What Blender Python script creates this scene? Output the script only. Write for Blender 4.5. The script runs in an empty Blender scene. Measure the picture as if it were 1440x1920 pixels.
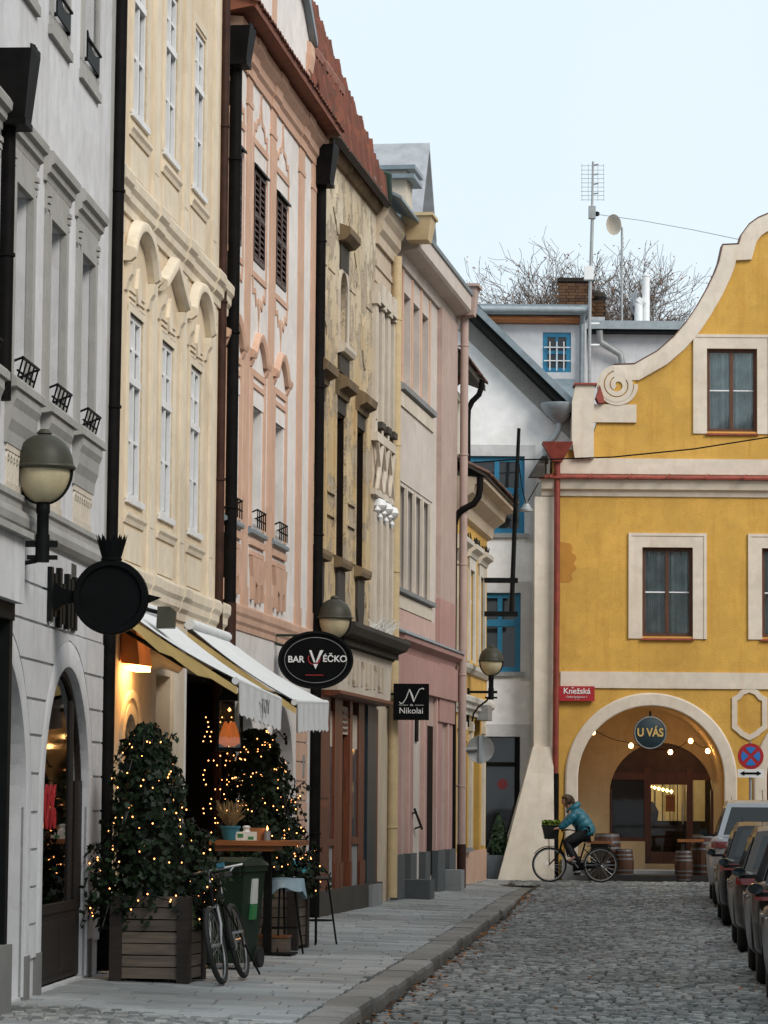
import bpy, bmesh, math, random
from mathutils import Vector, Matrix, noise
from mathutils.geometry import tessellate_polygon
random.seed(11)
PI = math.pi
scene = bpy.context.scene
col = scene.collection

# ------------------------------------------------------------------ camera
FPX, CAMH = 6000.0, 1.6
PITCH, ROLL = math.atan(540 / FPX), 0.008
_c, _s = math.cos(ROLL), math.sin(ROLL)
_fw = Vector((0, math.cos(PITCH), math.sin(PITCH)))
_u0 = Vector((0, -math.sin(PITCH), math.cos(PITCH)))
_r0 = Vector((1, 0, 0))
_R = _r0 * _c + _u0 * _s
_U = -_r0 * _s + _u0 * _c
cam_data = bpy.data.cameras.new('camera')
cam = bpy.data.objects.new('camera', cam_data)
col.objects.link(cam)
cam_data.sensor_fit = 'VERTICAL'
cam_data.sensor_height = 36
cam_data.lens = 36 * FPX / 1920
cam_data.clip_start = 0.5
cam_data.clip_end = 3000
m4 = Matrix((_R, _U, -_fw)).transposed().to_4x4()
m4.translation = (0, 0, CAMH)
cam.matrix_world = m4
scene.camera = cam

# ------------------------------------------------------------------ sky, sun, exposure
SUN_EL, SUN_AZ = math.radians(37), math.radians(135)      # azimuth clockwise from +Y (behind the camera, to the right)
world = bpy.data.worlds.new('World')
scene.world = world
world.use_nodes = True
wn = world.node_tree
for n in list(wn.nodes):
    wn.nodes.remove(n)
w_out = wn.nodes.new('ShaderNodeOutputWorld')
w_sky = wn.nodes.new('ShaderNodeTexSky')
w_sky.sky_type = 'NISHITA'
w_sky.sun_disc = False
w_sky.sun_elevation = SUN_EL
w_sky.sun_rotation = SUN_AZ
w_sky.air_density = 1.0
w_sky.dust_density = 4.0
w_bg1 = wn.nodes.new('ShaderNodeBackground')
w_bg1.inputs['Strength'].default_value = 0.05
wn.links.new(w_sky.outputs[0], w_bg1.inputs['Color'])
# even cloud layer over the clear sky: thin, pale, slightly blue, faintly mottled
w_tc = wn.nodes.new('ShaderNodeTexCoord')
w_ns = wn.nodes.new('ShaderNodeTexNoise')
w_ns.inputs['Scale'].default_value = 2.2
w_ns.inputs['Detail'].default_value = 4
wn.links.new(w_tc.outputs['Generated'], w_ns.inputs['Vector'])
w_rp = wn.nodes.new('ShaderNodeValToRGB')
w_rp.color_ramp.elements[0].position = 0.3
w_rp.color_ramp.elements[0].color = (0.50, 0.585, 0.635, 1)
w_rp.color_ramp.elements[1].position = 0.72
w_rp.color_ramp.elements[1].color = (0.615, 0.67, 0.70, 1)
wn.links.new(w_ns.outputs['Fac'], w_rp.inputs['Fac'])
w_bg2 = wn.nodes.new('ShaderNodeBackground')
w_bg2.inputs['Strength'].default_value = 0.95
wn.links.new(w_rp.outputs['Color'], w_bg2.inputs['Color'])
w_mix = wn.nodes.new('ShaderNodeMixShader')
w_mix.inputs[0].default_value = 0.9
wn.links.new(w_bg1.outputs[0], w_mix.inputs[1])
wn.links.new(w_bg2.outputs[0], w_mix.inputs[2])
wn.links.new(w_mix.outputs[0], w_out.inputs['Surface'])

sun_data = bpy.data.lights.new('sun', 'SUN')
sun_data.energy = 1.5
sun_data.angle = math.radians(28)
sun_data.color = (1.0, 0.94, 0.86)
sun = bpy.data.objects.new('sun', sun_data)
col.objects.link(sun)
sd = Vector((math.sin(SUN_AZ) * math.cos(SUN_EL), math.cos(SUN_AZ) * math.cos(SUN_EL), math.sin(SUN_EL)))
sun.rotation_euler = sd.to_track_quat('Z', 'Y').to_euler()
sun.location = (10, -10, 40)

vs = scene.view_settings
vs.view_transform = 'Standard'
vs.look = 'None'
vs.exposure = 0.84
vs.gamma = 1.0
vs.use_curve_mapping = False
scene.cycles.max_bounces = 6
scene.cycles.diffuse_bounces = 3
scene.cycles.glossy_bounces = 3
scene.cycles.transparent_max_bounces = 8

# ------------------------------------------------------------------ layout maths (street plan from the vanishing lines)
def ray(px, py):
    x, y = (px - 720) / FPX, -(py - 960) / FPX
    return _R * x + _U * y + _fw

def at(px, py, Y):
    d = ray(px, py)
    return d * (Y / d.y) + Vector((0, 0, CAMH))

def ground(px, py, z=0.0):
    d = ray(px, py)
    return d * ((z - CAMH) / d.z) + Vector((0, 0, CAMH))

# ------------------------------------------------------------------ materials
def lin(r, g, b):
    f = lambda c: (c / 255 / 12.92) if c / 255 <= 0.04045 else ((c / 255 + 0.055) / 1.055) ** 2.4
    return (f(r), f(g), f(b))

MATS = {}
class NT:
    def __init__(s, name):
        s.m = bpy.data.materials.new(name)
        s.m.use_nodes = True
        s.t = s.m.node_tree
        s.b = s.t.nodes['Principled BSDF']
        s.o = s.t.nodes['Material Output']
        s.pos = None
    def n(s, typ, **kw):
        nd = s.t.nodes.new(typ)
        for k, v in kw.items():
            if k in nd.inputs:
                nd.inputs[k].default_value = v
            else:
                setattr(nd, k, v)
        return nd
    def l(s, a, b):
        s.t.links.new(a, b)
    def P(s):
        if s.pos is None:
            s.pos = s.n('ShaderNodeNewGeometry').outputs['Position']
        return s.pos
    def scaled(s, sc, src=None):
        mp = s.n('ShaderNodeMapping')
        mp.inputs['Scale'].default_value = sc
        s.l(src or s.P(), mp.inputs['Vector'])
        return mp.outputs[0]
    def noise(s, scale, detail=4, vec=None, rough=0.55):
        nd = s.n('ShaderNodeTexNoise', Scale=scale, Detail=detail, Roughness=rough)
        s.l(vec or s.P(), nd.inputs['Vector'])
        return nd.outputs['Fac']
    def ramp(s, fac, stops):
        r = s.n('ShaderNodeValToRGB')
        e = r.color_ramp.elements
        while len(e) < len(stops):
            e.new(0.5)
        for i, (p, c) in enumerate(stops):
            e[i].position = p
            e[i].color = (c, c, c, 1) if isinstance(c, (int, float)) else (*c, 1)
        s.l(fac, r.inputs[0])
        return r.outputs['Color']
    def mix(s, fac, a, b, mode='MIX'):
        m = s.n('ShaderNodeMix', data_type='RGBA', blend_type=mode)
        for sock, v in ((m.inputs[0], fac), (m.inputs[6], a), (m.inputs[7], b)):
            if isinstance(v, (int, float)):
                sock.default_value = v
            elif isinstance(v, tuple):
                sock.default_value = (*v, 1) if len(v) == 3 else v
            else:
                s.l(v, sock)
        return m.outputs[2]
    def bump(s, h, strength=0.3, dist=0.02):
        b = s.n('ShaderNodeBump', Strength=strength, Distance=dist)
        s.l(h, b.inputs['Height'])
        s.l(b.outputs[0], s.b.inputs['Normal'])
    def color(s, c):
        if isinstance(c, tuple):
            s.b.inputs['Base Color'].default_value = (*c, 1)
        else:
            s.l(c, s.b.inputs['Base Color'])
    def set(s, **kw):
        for k, v in kw.items():
            s.b.inputs[k.replace('_', ' ')].default_value = v

def sc(c, k):
    return tuple(min(1, x * k) for x in c)

def plaster(name, c, var=0.10, stain=0.35, stain_col=None, bump=0.25, fine=60, rough=0.9):
    t = NT(name)
    big = t.noise(0.7, 5)
    mid = t.noise(4.5, 5)
    base = t.mix(t.ramp(big, [(0.3, 0.0), (0.7, 1.0)]), sc(c, 1 - var), sc(c, 1 + var * 0.6))
    base = t.mix(t.ramp(mid, [(0.35, 0.0), (0.75, 1.0)]), base, t.mix(1.0, base, (0.86, 0.86, 0.87), 'MULTIPLY'))
    streak = t.noise(1.0, 6, t.scaled((5.0, 5.0, 0.45)), 0.65)
    sf = t.ramp(streak, [(0.52, 0.0), (0.72, stain)])
    base = t.mix(sf, base, stain_col or sc(c, 0.5))
    # mended patches of slightly different tone and hairline cracks
    vp = t.n('ShaderNodeTexVoronoi', Scale=0.9)
    wob = t.n('ShaderNodeTexNoise', Scale=1.6, Detail=5)
    t.l(t.P(), wob.inputs['Vector'])
    wv = t.n('ShaderNodeVectorMath', operation='ADD')
    t.l(t.P(), wv.inputs[0])
    t.l(wob.outputs['Color'], wv.inputs[1])
    t.l(wv.outputs[0], vp.inputs['Vector'])
    sx = t.n('ShaderNodeSeparateColor')
    t.l(vp.outputs['Color'], sx.inputs[0])
    base = t.mix(t.ramp(sx.outputs[0], [(0.6, 0.0), (0.62, 0.5)]), base, t.mix(1.0, base, (0.88, 0.87, 0.85), 'MULTIPLY'))
    vc = t.n('ShaderNodeTexVoronoi', Scale=0.55, feature='DISTANCE_TO_EDGE')
    wv2 = t.n('ShaderNodeVectorMath', operation='MULTIPLY_ADD')
    t.l(wob.outputs['Color'], wv2.inputs[0])
    wv2.inputs[1].default_value = (1.6, 1.6, 1.6)
    t.l(t.P(), wv2.inputs[2])
    t.l(wv2.outputs[0], vc.inputs['Vector'])
    base = t.mix(t.ramp(vc.outputs['Distance'], [(0.0, stain * 0.55), (0.012, 0.0)]), base, stain_col or sc(c, 0.45))
    spot = t.noise(2.3, 8, None, 0.7)
    base = t.mix(t.ramp(spot, [(0.63, 0.0), (0.7, stain * 0.7)]), base, stain_col or sc(c, 0.62))
    t.color(base)
    t.set(Roughness=rough)
    t.bump(t.mix(0.5, t.noise(fine, 3), mid), bump, 0.015)
    MATS[name] = t.m
    return t.m

def plain(name, c, rough=0.6, var=0.12, metal=0.0, scale=6.0, bump=0.1, spec=0.5):
    t = NT(name)
    n1 = t.noise(scale, 5)
    t.color(t.mix(t.ramp(n1, [(0.3, 0.0), (0.7, 1.0)]), sc(c, 1 - var), sc(c, 1 + var)))
    t.set(Roughness=rough, Metallic=metal)
    t.b.inputs['Specular IOR Level'].default_value = spec
    if bump:
        t.bump(t.noise(scale * 7, 3), bump, 0.006)
    MATS[name] = t.m
    return t.m

def woodmat(name, c, axis=(1, 14, 14), rough=0.65, dark=0.45):
    t = NT(name)
    tc = t.n('ShaderNodeTexCoord')
    oi = t.n('ShaderNodeObjectInfo')
    add = t.n('ShaderNodeVectorMath', operation='ADD')
    t.l(tc.outputs['Object'], add.inputs[0])
    t.l(oi.outputs['Random'], add.inputs[1])
    v = t.scaled(axis, add.outputs[0])
    g = t.noise(2.2, 7, v, 0.65)
    base = t.mix(t.ramp(g, [(0.3, 0.0), (0.68, 1.0)]), sc(c, dark), sc(c, 1.15))
    wear = t.noise(1.7, 6, None, 0.7)
    base = t.mix(t.ramp(wear, [(0.5, 0.0), (0.75, 0.55)]), base, sc(c, 0.6))
    vr = t.n('ShaderNodeHueSaturation')
    mr = t.n('ShaderNodeMapRange')
    mr.inputs['To Min'].default_value = 0.75
    mr.inputs['To Max'].default_value = 1.25
    t.l(oi.outputs['Random'], mr.inputs[0])
    t.l(mr.outputs[0], vr.inputs['Value'])
    t.l(base, vr.inputs['Color'])
    t.color(vr.outputs[0])
    t.set(Roughness=rough)
    t.bump(g, 0.35, 0.006)
    MATS[name] = t.m
    return t.m

def emit(name, c, strength):
    t = NT(name)
    t.color(tuple(c))
    t.b.inputs['Emission Color'].default_value = (*c, 1)
    t.b.inputs['Emission Strength'].default_value = strength
    MATS[name] = t.m
    return t.m

def glass_dark(name, c=(0.02, 0.022, 0.025), rough=0.04):
    t = NT(name)
    n1 = t.noise(0.9, 3)
    t.color(t.mix(n1, sc(c, 0.6), sc(c, 1.5)))
    t.set(Roughness=rough)
    t.b.inputs['IOR'].default_value = 1.5
    t.bump(t.noise(1.6, 2), 0.04, 0.05)
    MATS[name] = t.m
    return t.m

def glass_clear(name, tint=(0.85, 0.9, 0.9), fac=0.9):
    t = NT(name)
    tr = t.n('ShaderNodeBsdfTransparent')
    tr.inputs[0].default_value = (*tint, 1)
    gl = t.n('ShaderNodeBsdfGlossy')
    gl.inputs['Roughness'].default_value = 0.03
    lw = t.n('ShaderNodeFresnel')
    lw.inputs['IOR'].default_value = 1.5
    mx = t.n('ShaderNodeMixShader')
    t.l(lw.outputs[0], mx.inputs[0])
    t.l(tr.outputs[0], mx.inputs[1])
    t.l(gl.outputs[0], mx.inputs[2])
    t.l(mx.outputs[0], t.o.inputs['Surface'])
    MATS[name] = t.m
    return t.m

# ------------------------------------------------------------------ mesh helpers
def tag(o, label=None, cat=None, group=None, kind=None):
    if label: o['label'] = label
    if cat: o['category'] = cat
    if group: o['group'] = group
    if kind: o['kind'] = kind
    return o

def empty(name, loc=(0, 0, 0), rz=0.0, label=None, cat=None, group=None, parent=None):
    o = bpy.data.objects.new(name, None)
    o.empty_display_size = 0.2
    col.objects.link(o)
    o.location = loc
    o.rotation_euler = (0, 0, rz)
    if parent: o.parent = parent
    tag(o, label, cat, group)
    return o

def inst(name, mesh, parent=None, loc=(0, 0, 0), rot=(0, 0, 0), scl=(1, 1, 1)):
    o = bpy.data.objects.new(name, mesh)
    col.objects.link(o)
    o.location, o.rotation_euler, o.scale = loc, rot, scl
    if parent: o.parent = parent
    return o

def copy_tree(o, parent=None):
    c = o.copy()
    col.objects.link(c)
    c.parent = parent
    for ch in list(o.children):
        copy_tree(ch, c)
    return c

OUTK = [1.0]                                    # how far the current house's mouldings stand out
def kout(o):
    return o * OUTK[0] if o > 0 else o

class MB:
    def __init__(s):
        s.v, s.f = [], []
        s.attr = None
    def poly(s, pts):
        i = len(s.v)
        s.v += [tuple(p) for p in pts]
        s.f.append(tuple(range(i, i + len(pts))))
        return s
    def box(s, x0, x1, y0, y1, z0, z1):
        i = len(s.v)
        s.v += [(x, y, z) for z in (z0, z1) for y in (y0, y1) for x in (x0, x1)]
        for q in ((0, 2, 3, 1), (4, 5, 7, 6), (0, 1, 5, 4), (2, 6, 7, 3), (0, 4, 6, 2), (1, 3, 7, 5)):
            s.f.append(tuple(i + k for k in q))
        return s
    def ob(s, u0, u1, z0, z1, o0, o1):          # box on a facade: out from the wall is -y
        return s.box(u0, u1, -kout(o1), -kout(o0), z0, z1)
    def loop_prism(s, A, B):
        i, n = len(s.v), len(A)
        s.v += [tuple(p) for p in A] + [tuple(p) for p in B]
        s.f.append(tuple(range(i, i + n)))
        s.f.append(tuple(range(i + 2 * n - 1, i + n - 1, -1)))
        for k in range(n):
            j = (k + 1) % n
            s.f.append((i + k, i + n + k, i + n + j, i + j))
        return s
    def prism(s, pts, y0, y1):                  # polygon in x,z pushed along y
        return s.loop_prism([(x, y0, z) for x, z in pts], [(x, y1, z) for x, z in pts])
    def prismx(s, pts, x0, x1):                 # profile (out, z) pushed along x
        return s.loop_prism([(x0, -kout(o), z) for o, z in pts], [(x1, -kout(o), z) for o, z in pts])
    def prismz(s, pts, z0, z1):
        return s.loop_prism([(x, y, z0) for x, y in pts], [(x, y, z1) for x, y in pts])
    def tube(s, pts, r, n=8, cap=True):
        pts = [Vector(p) for p in pts]
        rs = r if isinstance(r, (list, tuple)) else [r] * len(pts)
        i0 = len(s.v)
        up = None
        for k, p in enumerate(pts):
            a = pts[max(k - 1, 0)]
            b = pts[min(k + 1, len(pts) - 1)]
            t = (b - a).normalized()
            if up is None:
                up = Vector((0, 0, 1)) if abs(t.z) < 0.9 else Vector((1, 0, 0))
            x = (up - t * up.dot(t))
            if x.length < 1e-5:
                x = t.orthogonal()
            x.normalize()
            up = x
            y = t.cross(x)
            for j in range(n):
                an = 2 * PI * j / n
                s.v.append(tuple(p + (x * math.cos(an) + y * math.sin(an)) * rs[k]))
        for k in range(len(pts) - 1):
            for j in range(n):
                a = i0 + k * n + j
                b = i0 + k * n + (j + 1) % n
                s.f.append((a, b, b + n, a + n))
        if cap:
            s.f.append(tuple(range(i0 + n - 1, i0 - 1, -1)))
            e = i0 + (len(pts) - 1) * n
            s.f.append(tuple(range(e, e + n)))
        return s
    def lathe(s, prof, n=24, c=(0, 0, 0), axis='z'):
        i0 = len(s.v)
        for r, h in prof:
            for j in range(n):
                a = 2 * PI * j / n
                p = (r * math.cos(a), r * math.sin(a), h)
                if axis == 'y': p = (p[0], p[2], p[1])
                if axis == 'x': p = (p[2], p[0], p[1])
                s.v.append((p[0] + c[0], p[1] + c[1], p[2] + c[2]))
        for k in range(len(prof) - 1):
            for j in range(n):
                a = i0 + k * n + j
                b = i0 + k * n + (j + 1) % n
                s.f.append((a, b, b + n, a + n))
        if prof[0][0] > 1e-4: s.f.append(tuple(range(i0 + n - 1, i0 - 1, -1)))
        e = i0 + (len(prof) - 1) * n
        if prof[-1][0] > 1e-4: s.f.append(tuple(range(e, e + n)))
        return s
    def torus(s, R, r, n=40, m=8, c=(0, 0, 0), axis='y', sy=1.0):
        i0 = len(s.v)
        for a in range(n):
            A = 2 * PI * a / n
            for b in range(m):
                Bq = 2 * PI * b / m
                rr = R + r * math.cos(Bq)
                p = (rr * math.cos(A), r * sy * math.sin(Bq), rr * math.sin(A))
                if axis == 'z': p = (p[0], p[2], p[1])
                if axis == 'x': p = (p[1], p[0], p[2])
                s.v.append((p[0] + c[0], p[1] + c[1], p[2] + c[2]))
        for a in range(n):
            for b in range(m):
                s.f.append((i0 + a * m + b, i0 + ((a + 1) % n) * m + b, i0 + ((a + 1) % n) * m + (b + 1) % m, i0 + a * m + (b + 1) % m))
        return s
    def sweep(s, path, prof, closed=False):
        """path in (u, z); prof = closed list of (offset along left normal, out)"""
        n, i0, m = len(path), len(s.v), len(prof)
        for k in range(n):
            p = Vector(path[k])
            a = Vector(path[(k - 1) % n] if closed or k > 0 else path[k])
            b = Vector(path[(k + 1) % n] if closed or k < n - 1 else path[k])
            d1 = (p - a).normalized() if (p - a).length > 1e-6 else None
            d2 = (b - p).normalized() if (b - p).length > 1e-6 else None
            d1 = d1 or d2
            d2 = d2 or d1
            n1, n2 = Vector((-d1.y, d1.x)), Vector((-d2.y, d2.x))
            nn = (n1 + n2)
            nn = nn / max(0.35, nn.length_squared / 2)
            for off, out in prof:
                q = p + nn * off
                s.v.append((q.x, -kout(out), q.y))
        for k in range(n if closed else n - 1):
            for j in range(m):
                a, b = i0 + k * m + j, i0 + k * m + (j + 1) % m
                k2 = ((k + 1) % n) * m + i0
                s.f.append((a, b, k2 + (j + 1) % m, k2 + j))
        if not closed:
            s.f.append(tuple(range(i0, i0 + m)))
            s.f.append(tuple(range(i0 + (n - 1) * m + m - 1, i0 + (n - 1) * m - 1, -1)))
        return s
    def mesh(s, name, mat=None, smooth=False, angle=None):
        me = bpy.data.meshes.new(name)
        me.from_pydata(s.v, [], s.f)
        me.validate()
        if mat: me.materials.append(MATS[mat] if isinstance(mat, str) else mat)
        if smooth:
            me.polygons.foreach_set('use_smooth', [True] * len(me.polygons))
            if angle: me.set_sharp_from_angle(angle=math.radians(angle))
        me.update()
        return me
    def build(s, name, mat, parent=None, smooth=False, angle=40, loc=(0, 0, 0), rot=(0, 0, 0)):
        bm = bmesh.new()
        me = s.mesh(name, mat)
        bm.from_mesh(me)
        bmesh.ops.recalc_face_normals(bm, faces=bm.faces)
        bm.to_mesh(me)
        bm.free()
        if smooth:
            me.polygons.foreach_set('use_smooth', [True] * len(me.polygons))
            me.set_sharp_from_angle(angle=math.radians(angle))
        return inst(name, me, parent, loc, rot)

    # one object per loose piece
def build_each(mb, name, mat, parent, smooth=False, angle=40):
    par = list(range(len(mb.v)))
    def find(i):
        while par[i] != i:
            par[i] = par[par[i]]
            i = par[i]
        return i
    for f in mb.f:
        for k in f[1:]:
            par[find(k)] = find(f[0])
    groups = {}
    for f in mb.f:
        groups.setdefault(find(f[0]), []).append(f)
    out = []
    for fs in groups.values():
        m = MB()
        ix = {}
        for f in fs:
            for k in f:
                if k not in ix:
                    ix[k] = len(m.v)
                    m.v.append(mb.v[k])
            m.f.append(tuple(ix[k] for k in f))
        out.append(m.build(name, mat, parent, smooth, angle))
    return out
MB.each = build_each

def arc(cx, cz, r, a0, a1, n=24, rz=None):
    rz = rz or r
    return [(cx + r * math.cos(math.radians(a0 + (a1 - a0) * i / n)), cz + rz * math.sin(math.radians(a0 + (a1 - a0) * i / n))) for i in range(n + 1)]

def rect(u0, u1, z0, z1):
    return [(u0, z0), (u1, z0), (u1, z1), (u0, z1)]

def archhole(c, hw, z0, zs, n=18, rz=None):
    return [(c - hw, z0), (c + hw, z0)] + arc(c, zs, hw, 0, 180, n, rz)

def wall_mesh(outline, holes, reveal=0.25, depth=8.0):
    mb = MB()
    loops = [outline] + [h[0] if isinstance(h, tuple) else h for h in holes]
    flat = [p for lp in loops for p in lp]
    area = lambda lp: abs(sum(a[0] * b[1] - b[0] * a[1] for a, b in zip(lp, lp[1:] + lp[:1]))) / 2
    want = area(loops[0]) - sum(area(lp) for lp in loops[1:])
    rj = random.Random(1)
    for k in range(40):
        e = 0 if k == 0 else 4e-4 * (1 + k * .3)
        tris = tessellate_polygon([[Vector((x + rj.uniform(-e, e), z + rj.uniform(-e, e), 0)) for x, z in lp] for lp in loops])
        got = sum(area([flat[i] for i in t]) for t in tris)
        if abs(got - want) < .02 * want + .02:
            break
    mb.v = [(x, 0.0, z) for x, z in flat]
    mb.f = [tuple(t) for t in tris]
    n = len(outline)
    A = [(x, 0.0, z) for x, z in outline]
    Bk = [(x, depth, z) for x, z in outline]
    for k in range(n):
        j = (k + 1) % n
        mb.poly([A[k], A[j], Bk[j], Bk[k]])
    if depth > 1: mb.poly(Bk[::-1])
    for h in holes:
        lp, rv = (h if isinstance(h, tuple) else (h, reveal))
        for k in range(len(lp)):
            j = (k + 1) % len(lp)
            mb.poly([(lp[k][0], 0, lp[k][1]), (lp[j][0], 0, lp[j][1]), (lp[j][0], rv, lp[j][1]), (lp[k][0], rv, lp[k][1])])
    return mb

_wcache = {}
def window(parent, c, z0, w, h, y, frame='white_paint', glass='glass_dark', cols=2, rows=(), fw=0.055, mull=0.05, bar=0.028, name='window', curtain=None):
    """casement window: frame part with one pane sub-part per light; rows = heights (0..1, kind) of cross bars"""
    key = (round(w, 3), round(h, 3), frame, glass, cols, tuple(rows), fw, mull)
    if key not in _wcache:
        mb = MB()
        mb.box(-w / 2, -w / 2 + fw, -0.03, 0.05, 0, h).box(w / 2 - fw, w / 2, -0.03, 0.05, 0, h)
        mb.box(-w / 2 + fw, w / 2 - fw, -0.028, 0.048, 0, fw).box(-w / 2 + fw, w / 2 - fw, -0.028, 0.048, h - fw, h)
        xs = [-w / 2 + fw + (w - 2 * fw) * k / cols for k in range(cols + 1)]
        for x in xs[1:-1]:
            mb.box(x - mull / 2, x + mull / 2, -0.036, 0.046, fw, h - fw)
        zs = [fw]
        for r, kind in rows:
            t = mull * 0.7 if kind == 't' else bar / 2
            d = 0.05 if kind == 't' else 0.02
            mb.box(-w / 2 + fw, w / 2 - fw, -d, 0.044, h * r - t, h * r + t)
            zs.append(h * r)
        zs.append(h - fw)
        o = mb.build('tmp', frame)
        me = o.data
        me.name = 'window_frame'
        bpy.data.objects.remove(o)
        cells = [(xs[i], xs[i + 1], zs[j], zs[j + 1]) for i in range(cols) for j in range(len(zs) - 1)]
        panes = []
        for (a, b, p, q) in cells:
            m = MB().box(-(b - a) / 2, (b - a) / 2, 0.008, 0.014, -(q - p) / 2, (q - p) / 2)
            panes.append(((a + b) / 2, (p + q) / 2, m.mesh('pane', glass)))
        _wcache[key] = (me, panes)
    me, panes = _wcache[key]
    o = inst(name, me, parent, (c, y, z0))
    for x, z, pm in panes:
        inst('pane', pm, o, (x, 0, z), (random.uniform(-.004, .004), 0, random.uniform(-.006, .006)))
    return o

def text_mesh(txt, size, mat, parent, loc, rot, name='lettering', extrude=0.004, shear=0.0, space=1.0, sx=1.0, bold=0.0):
    cu = bpy.data.curves.new(name, 'FONT')
    cu.body, cu.size, cu.extrude, cu.shear, cu.space_character, cu.offset = txt, size, extrude, shear, space, bold
    cu.align_x, cu.align_y = 'CENTER', 'CENTER'
    tmp = bpy.data.objects.new('tmp_text', cu)
    col.objects.link(tmp)
    dg = bpy.context.evaluated_depsgraph_get()
    me = bpy.data.meshes.new_from_object(tmp.evaluated_get(dg))
    bpy.data.objects.remove(tmp)
    me.materials.clear()
    me.materials.append(MATS[mat])
    return inst(name, me, parent, loc, rot, (sx, 1, 1))

# ------------------------------------------------------------------ material library
plaster('gray_wall', (0.64, 0.645, 0.665), 0.09, 0.32, (0.3, 0.3, 0.3))
plaster('gray_trim', (0.37, 0.365, 0.345), 0.08, 0.3)
plaster('gray_plinth', (0.20, 0.20, 0.195), 0.12, 0.4)
plaster('cream_wall', (0.71, 0.585, 0.42), 0.09, 0.34, (0.42, 0.31, 0.19))
plaster('cream_trim', (0.74, 0.65, 0.51), 0.06, 0.3, (0.45, 0.34, 0.2))
plaster('ochre_wall', (0.42, 0.30, 0.13), 0.15, 0.4)
plaster('peach_white', (0.76, 0.725, 0.70), 0.07, 0.32, (0.5, 0.45, 0.4))
plaster('peach_trim', (0.62, 0.40, 0.29), 0.08, 0.3, (0.42, 0.2, 0.12))
plaster('beige_wall', (0.55, 0.455, 0.345), 0.08, 0.3)
plaster('ivory_trim', (0.62, 0.55, 0.46), 0.06, 0.3)
plaster('pink_upper', (0.58, 0.51, 0.46), 0.06, 0.25)
plaster('mauve_wall', (0.44, 0.325, 0.285), 0.08, 0.3)
plaster('pink_wall', (0.43, 0.25, 0.225), 0.1, 0.4, (0.33, 0.14, 0.12))
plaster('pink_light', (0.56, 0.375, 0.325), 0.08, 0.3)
plaster('small_yellow', (0.60, 0.36, 0.085), 0.10, 0.35, (0.36, 0.2, 0.07))
plaster('small_white', (0.62, 0.59, 0.53), 0.06, 0.35, (0.35, 0.32, 0.26))
plaster('yellow_wall', (0.63, 0.365, 0.075), 0.14, 0.6, (0.45, 0.22, 0.035), 1.0, 30)
plaster('yellow_cream', (0.70, 0.615, 0.515), 0.06, 0.3, (0.5, 0.36, 0.2))
plaster('orange_patch', (0.48, 0.22, 0.035), 0.1, 0.3)
plaster('white_wall', (0.89, 0.90, 0.91), 0.02, 0.12, (0.5, 0.52, 0.54))
plaster('far_wall', (0.60, 0.605, 0.63), 0.06, 0.25)
plaster('porch_wall', (0.64, 0.51, 0.32), 0.08, 0.35, (0.4, 0.27, 0.1))
plaster('slate', (0.085, 0.095, 0.10), 0.15, 0.4)
plaster('dark_stone', (0.05, 0.042, 0.033), 0.25, 0.5)
plaster('mossy_stone', (0.20, 0.14, 0.075), 0.3, 0.8, (0.05, 0.04, 0.025), 0.8)
plaster('slab_gray', (0.27, 0.28, 0.285), 0.12, 0.35)
plain('gray_reveal', (0.30, 0.295, 0.28), 0.85)
plain('black_iron', (0.006, 0.007, 0.007), 0.55, 0.25, spec=0.1)
plain('black_pipe', (0.006, 0.0055, 0.0055), 0.6, 0.4, spec=0.07)
plain('brown_pipe', (0.04, 0.017, 0.011), 0.6, 0.4, spec=0.2)
plain('cream_pipe', (0.52, 0.40, 0.23), 0.6, 0.12)
plain('red_pipe', (0.20, 0.03, 0.018), 0.5, 0.25)
plain('red_tin', (0.26, 0.05, 0.034), 0.6, 0.35)
plain('rust_edge', (0.10, 0.032, 0.022), 0.7, 0.4)
plain('hoop_iron', (0.16, 0.165, 0.17), 0.45, 0.3, 0.5)
plaster('buttress_white', (0.74, 0.67, 0.57), 0.08, 0.4, (0.5, 0.38, 0.26))
plain('zinc', (0.28, 0.32, 0.345), 0.45, 0.15, 0.3)
plain('zinc_roof', (0.20, 0.25, 0.28), 0.5, 0.15, 0.2)
plain('pale_tin', (0.36, 0.375, 0.40), 0.45, 0.15, 0.2)
plain('steel', (0.45, 0.45, 0.45), 0.3, 0.1, 0.9)
plain('galv', (0.30, 0.31, 0.315), 0.5, 0.15, 0.4)
plain('white_paint', (0.72, 0.73, 0.74), 0.5, 0.06)
plain('blue_paint', (0.012, 0.175, 0.32), 0.5, 0.15)
plain('dark_wood_paint', (0.05, 0.018, 0.011), 0.5, 0.3)
plain('lamp_green', (0.045, 0.044, 0.032), 0.5, 0.25, spec=0.25)
plain('globe_frost', (0.46, 0.40, 0.26), 0.25, 0.15)
plain('soffit_red', (0.20, 0.062, 0.03), 0.7, 0.3)
plain('rubber', (0.011, 0.011, 0.011), 0.75, 0.2)
plain('sign_black', (0.004, 0.0045, 0.005), 0.6, 0.2, spec=0.06)
plain('sign_white', (0.72, 0.72, 0.72), 0.5, 0.04)
plain('sign_teal', (0.012, 0.03, 0.04), 0.45, 0.2)
plain('sign_gold', (0.60, 0.40, 0.13), 0.5, 0.05)
plain('sign_red', (0.36, 0.012, 0.018), 0.45, 0.1)
plain('sign_blue', (0.02, 0.16, 0.50), 0.45, 0.1)
plain('curtain', (0.76, 0.79, 0.82), 0.9, 0.25, scale=3)
plain('bin_green', (0.007, 0.022, 0.012), 0.5, 0.2, spec=0.3)
plain('label_white', (0.6, 0.62, 0.6), 0.6, 0.1)
plain('label_green', (0.03, 0.2, 0.06), 0.6, 0.1)
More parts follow.
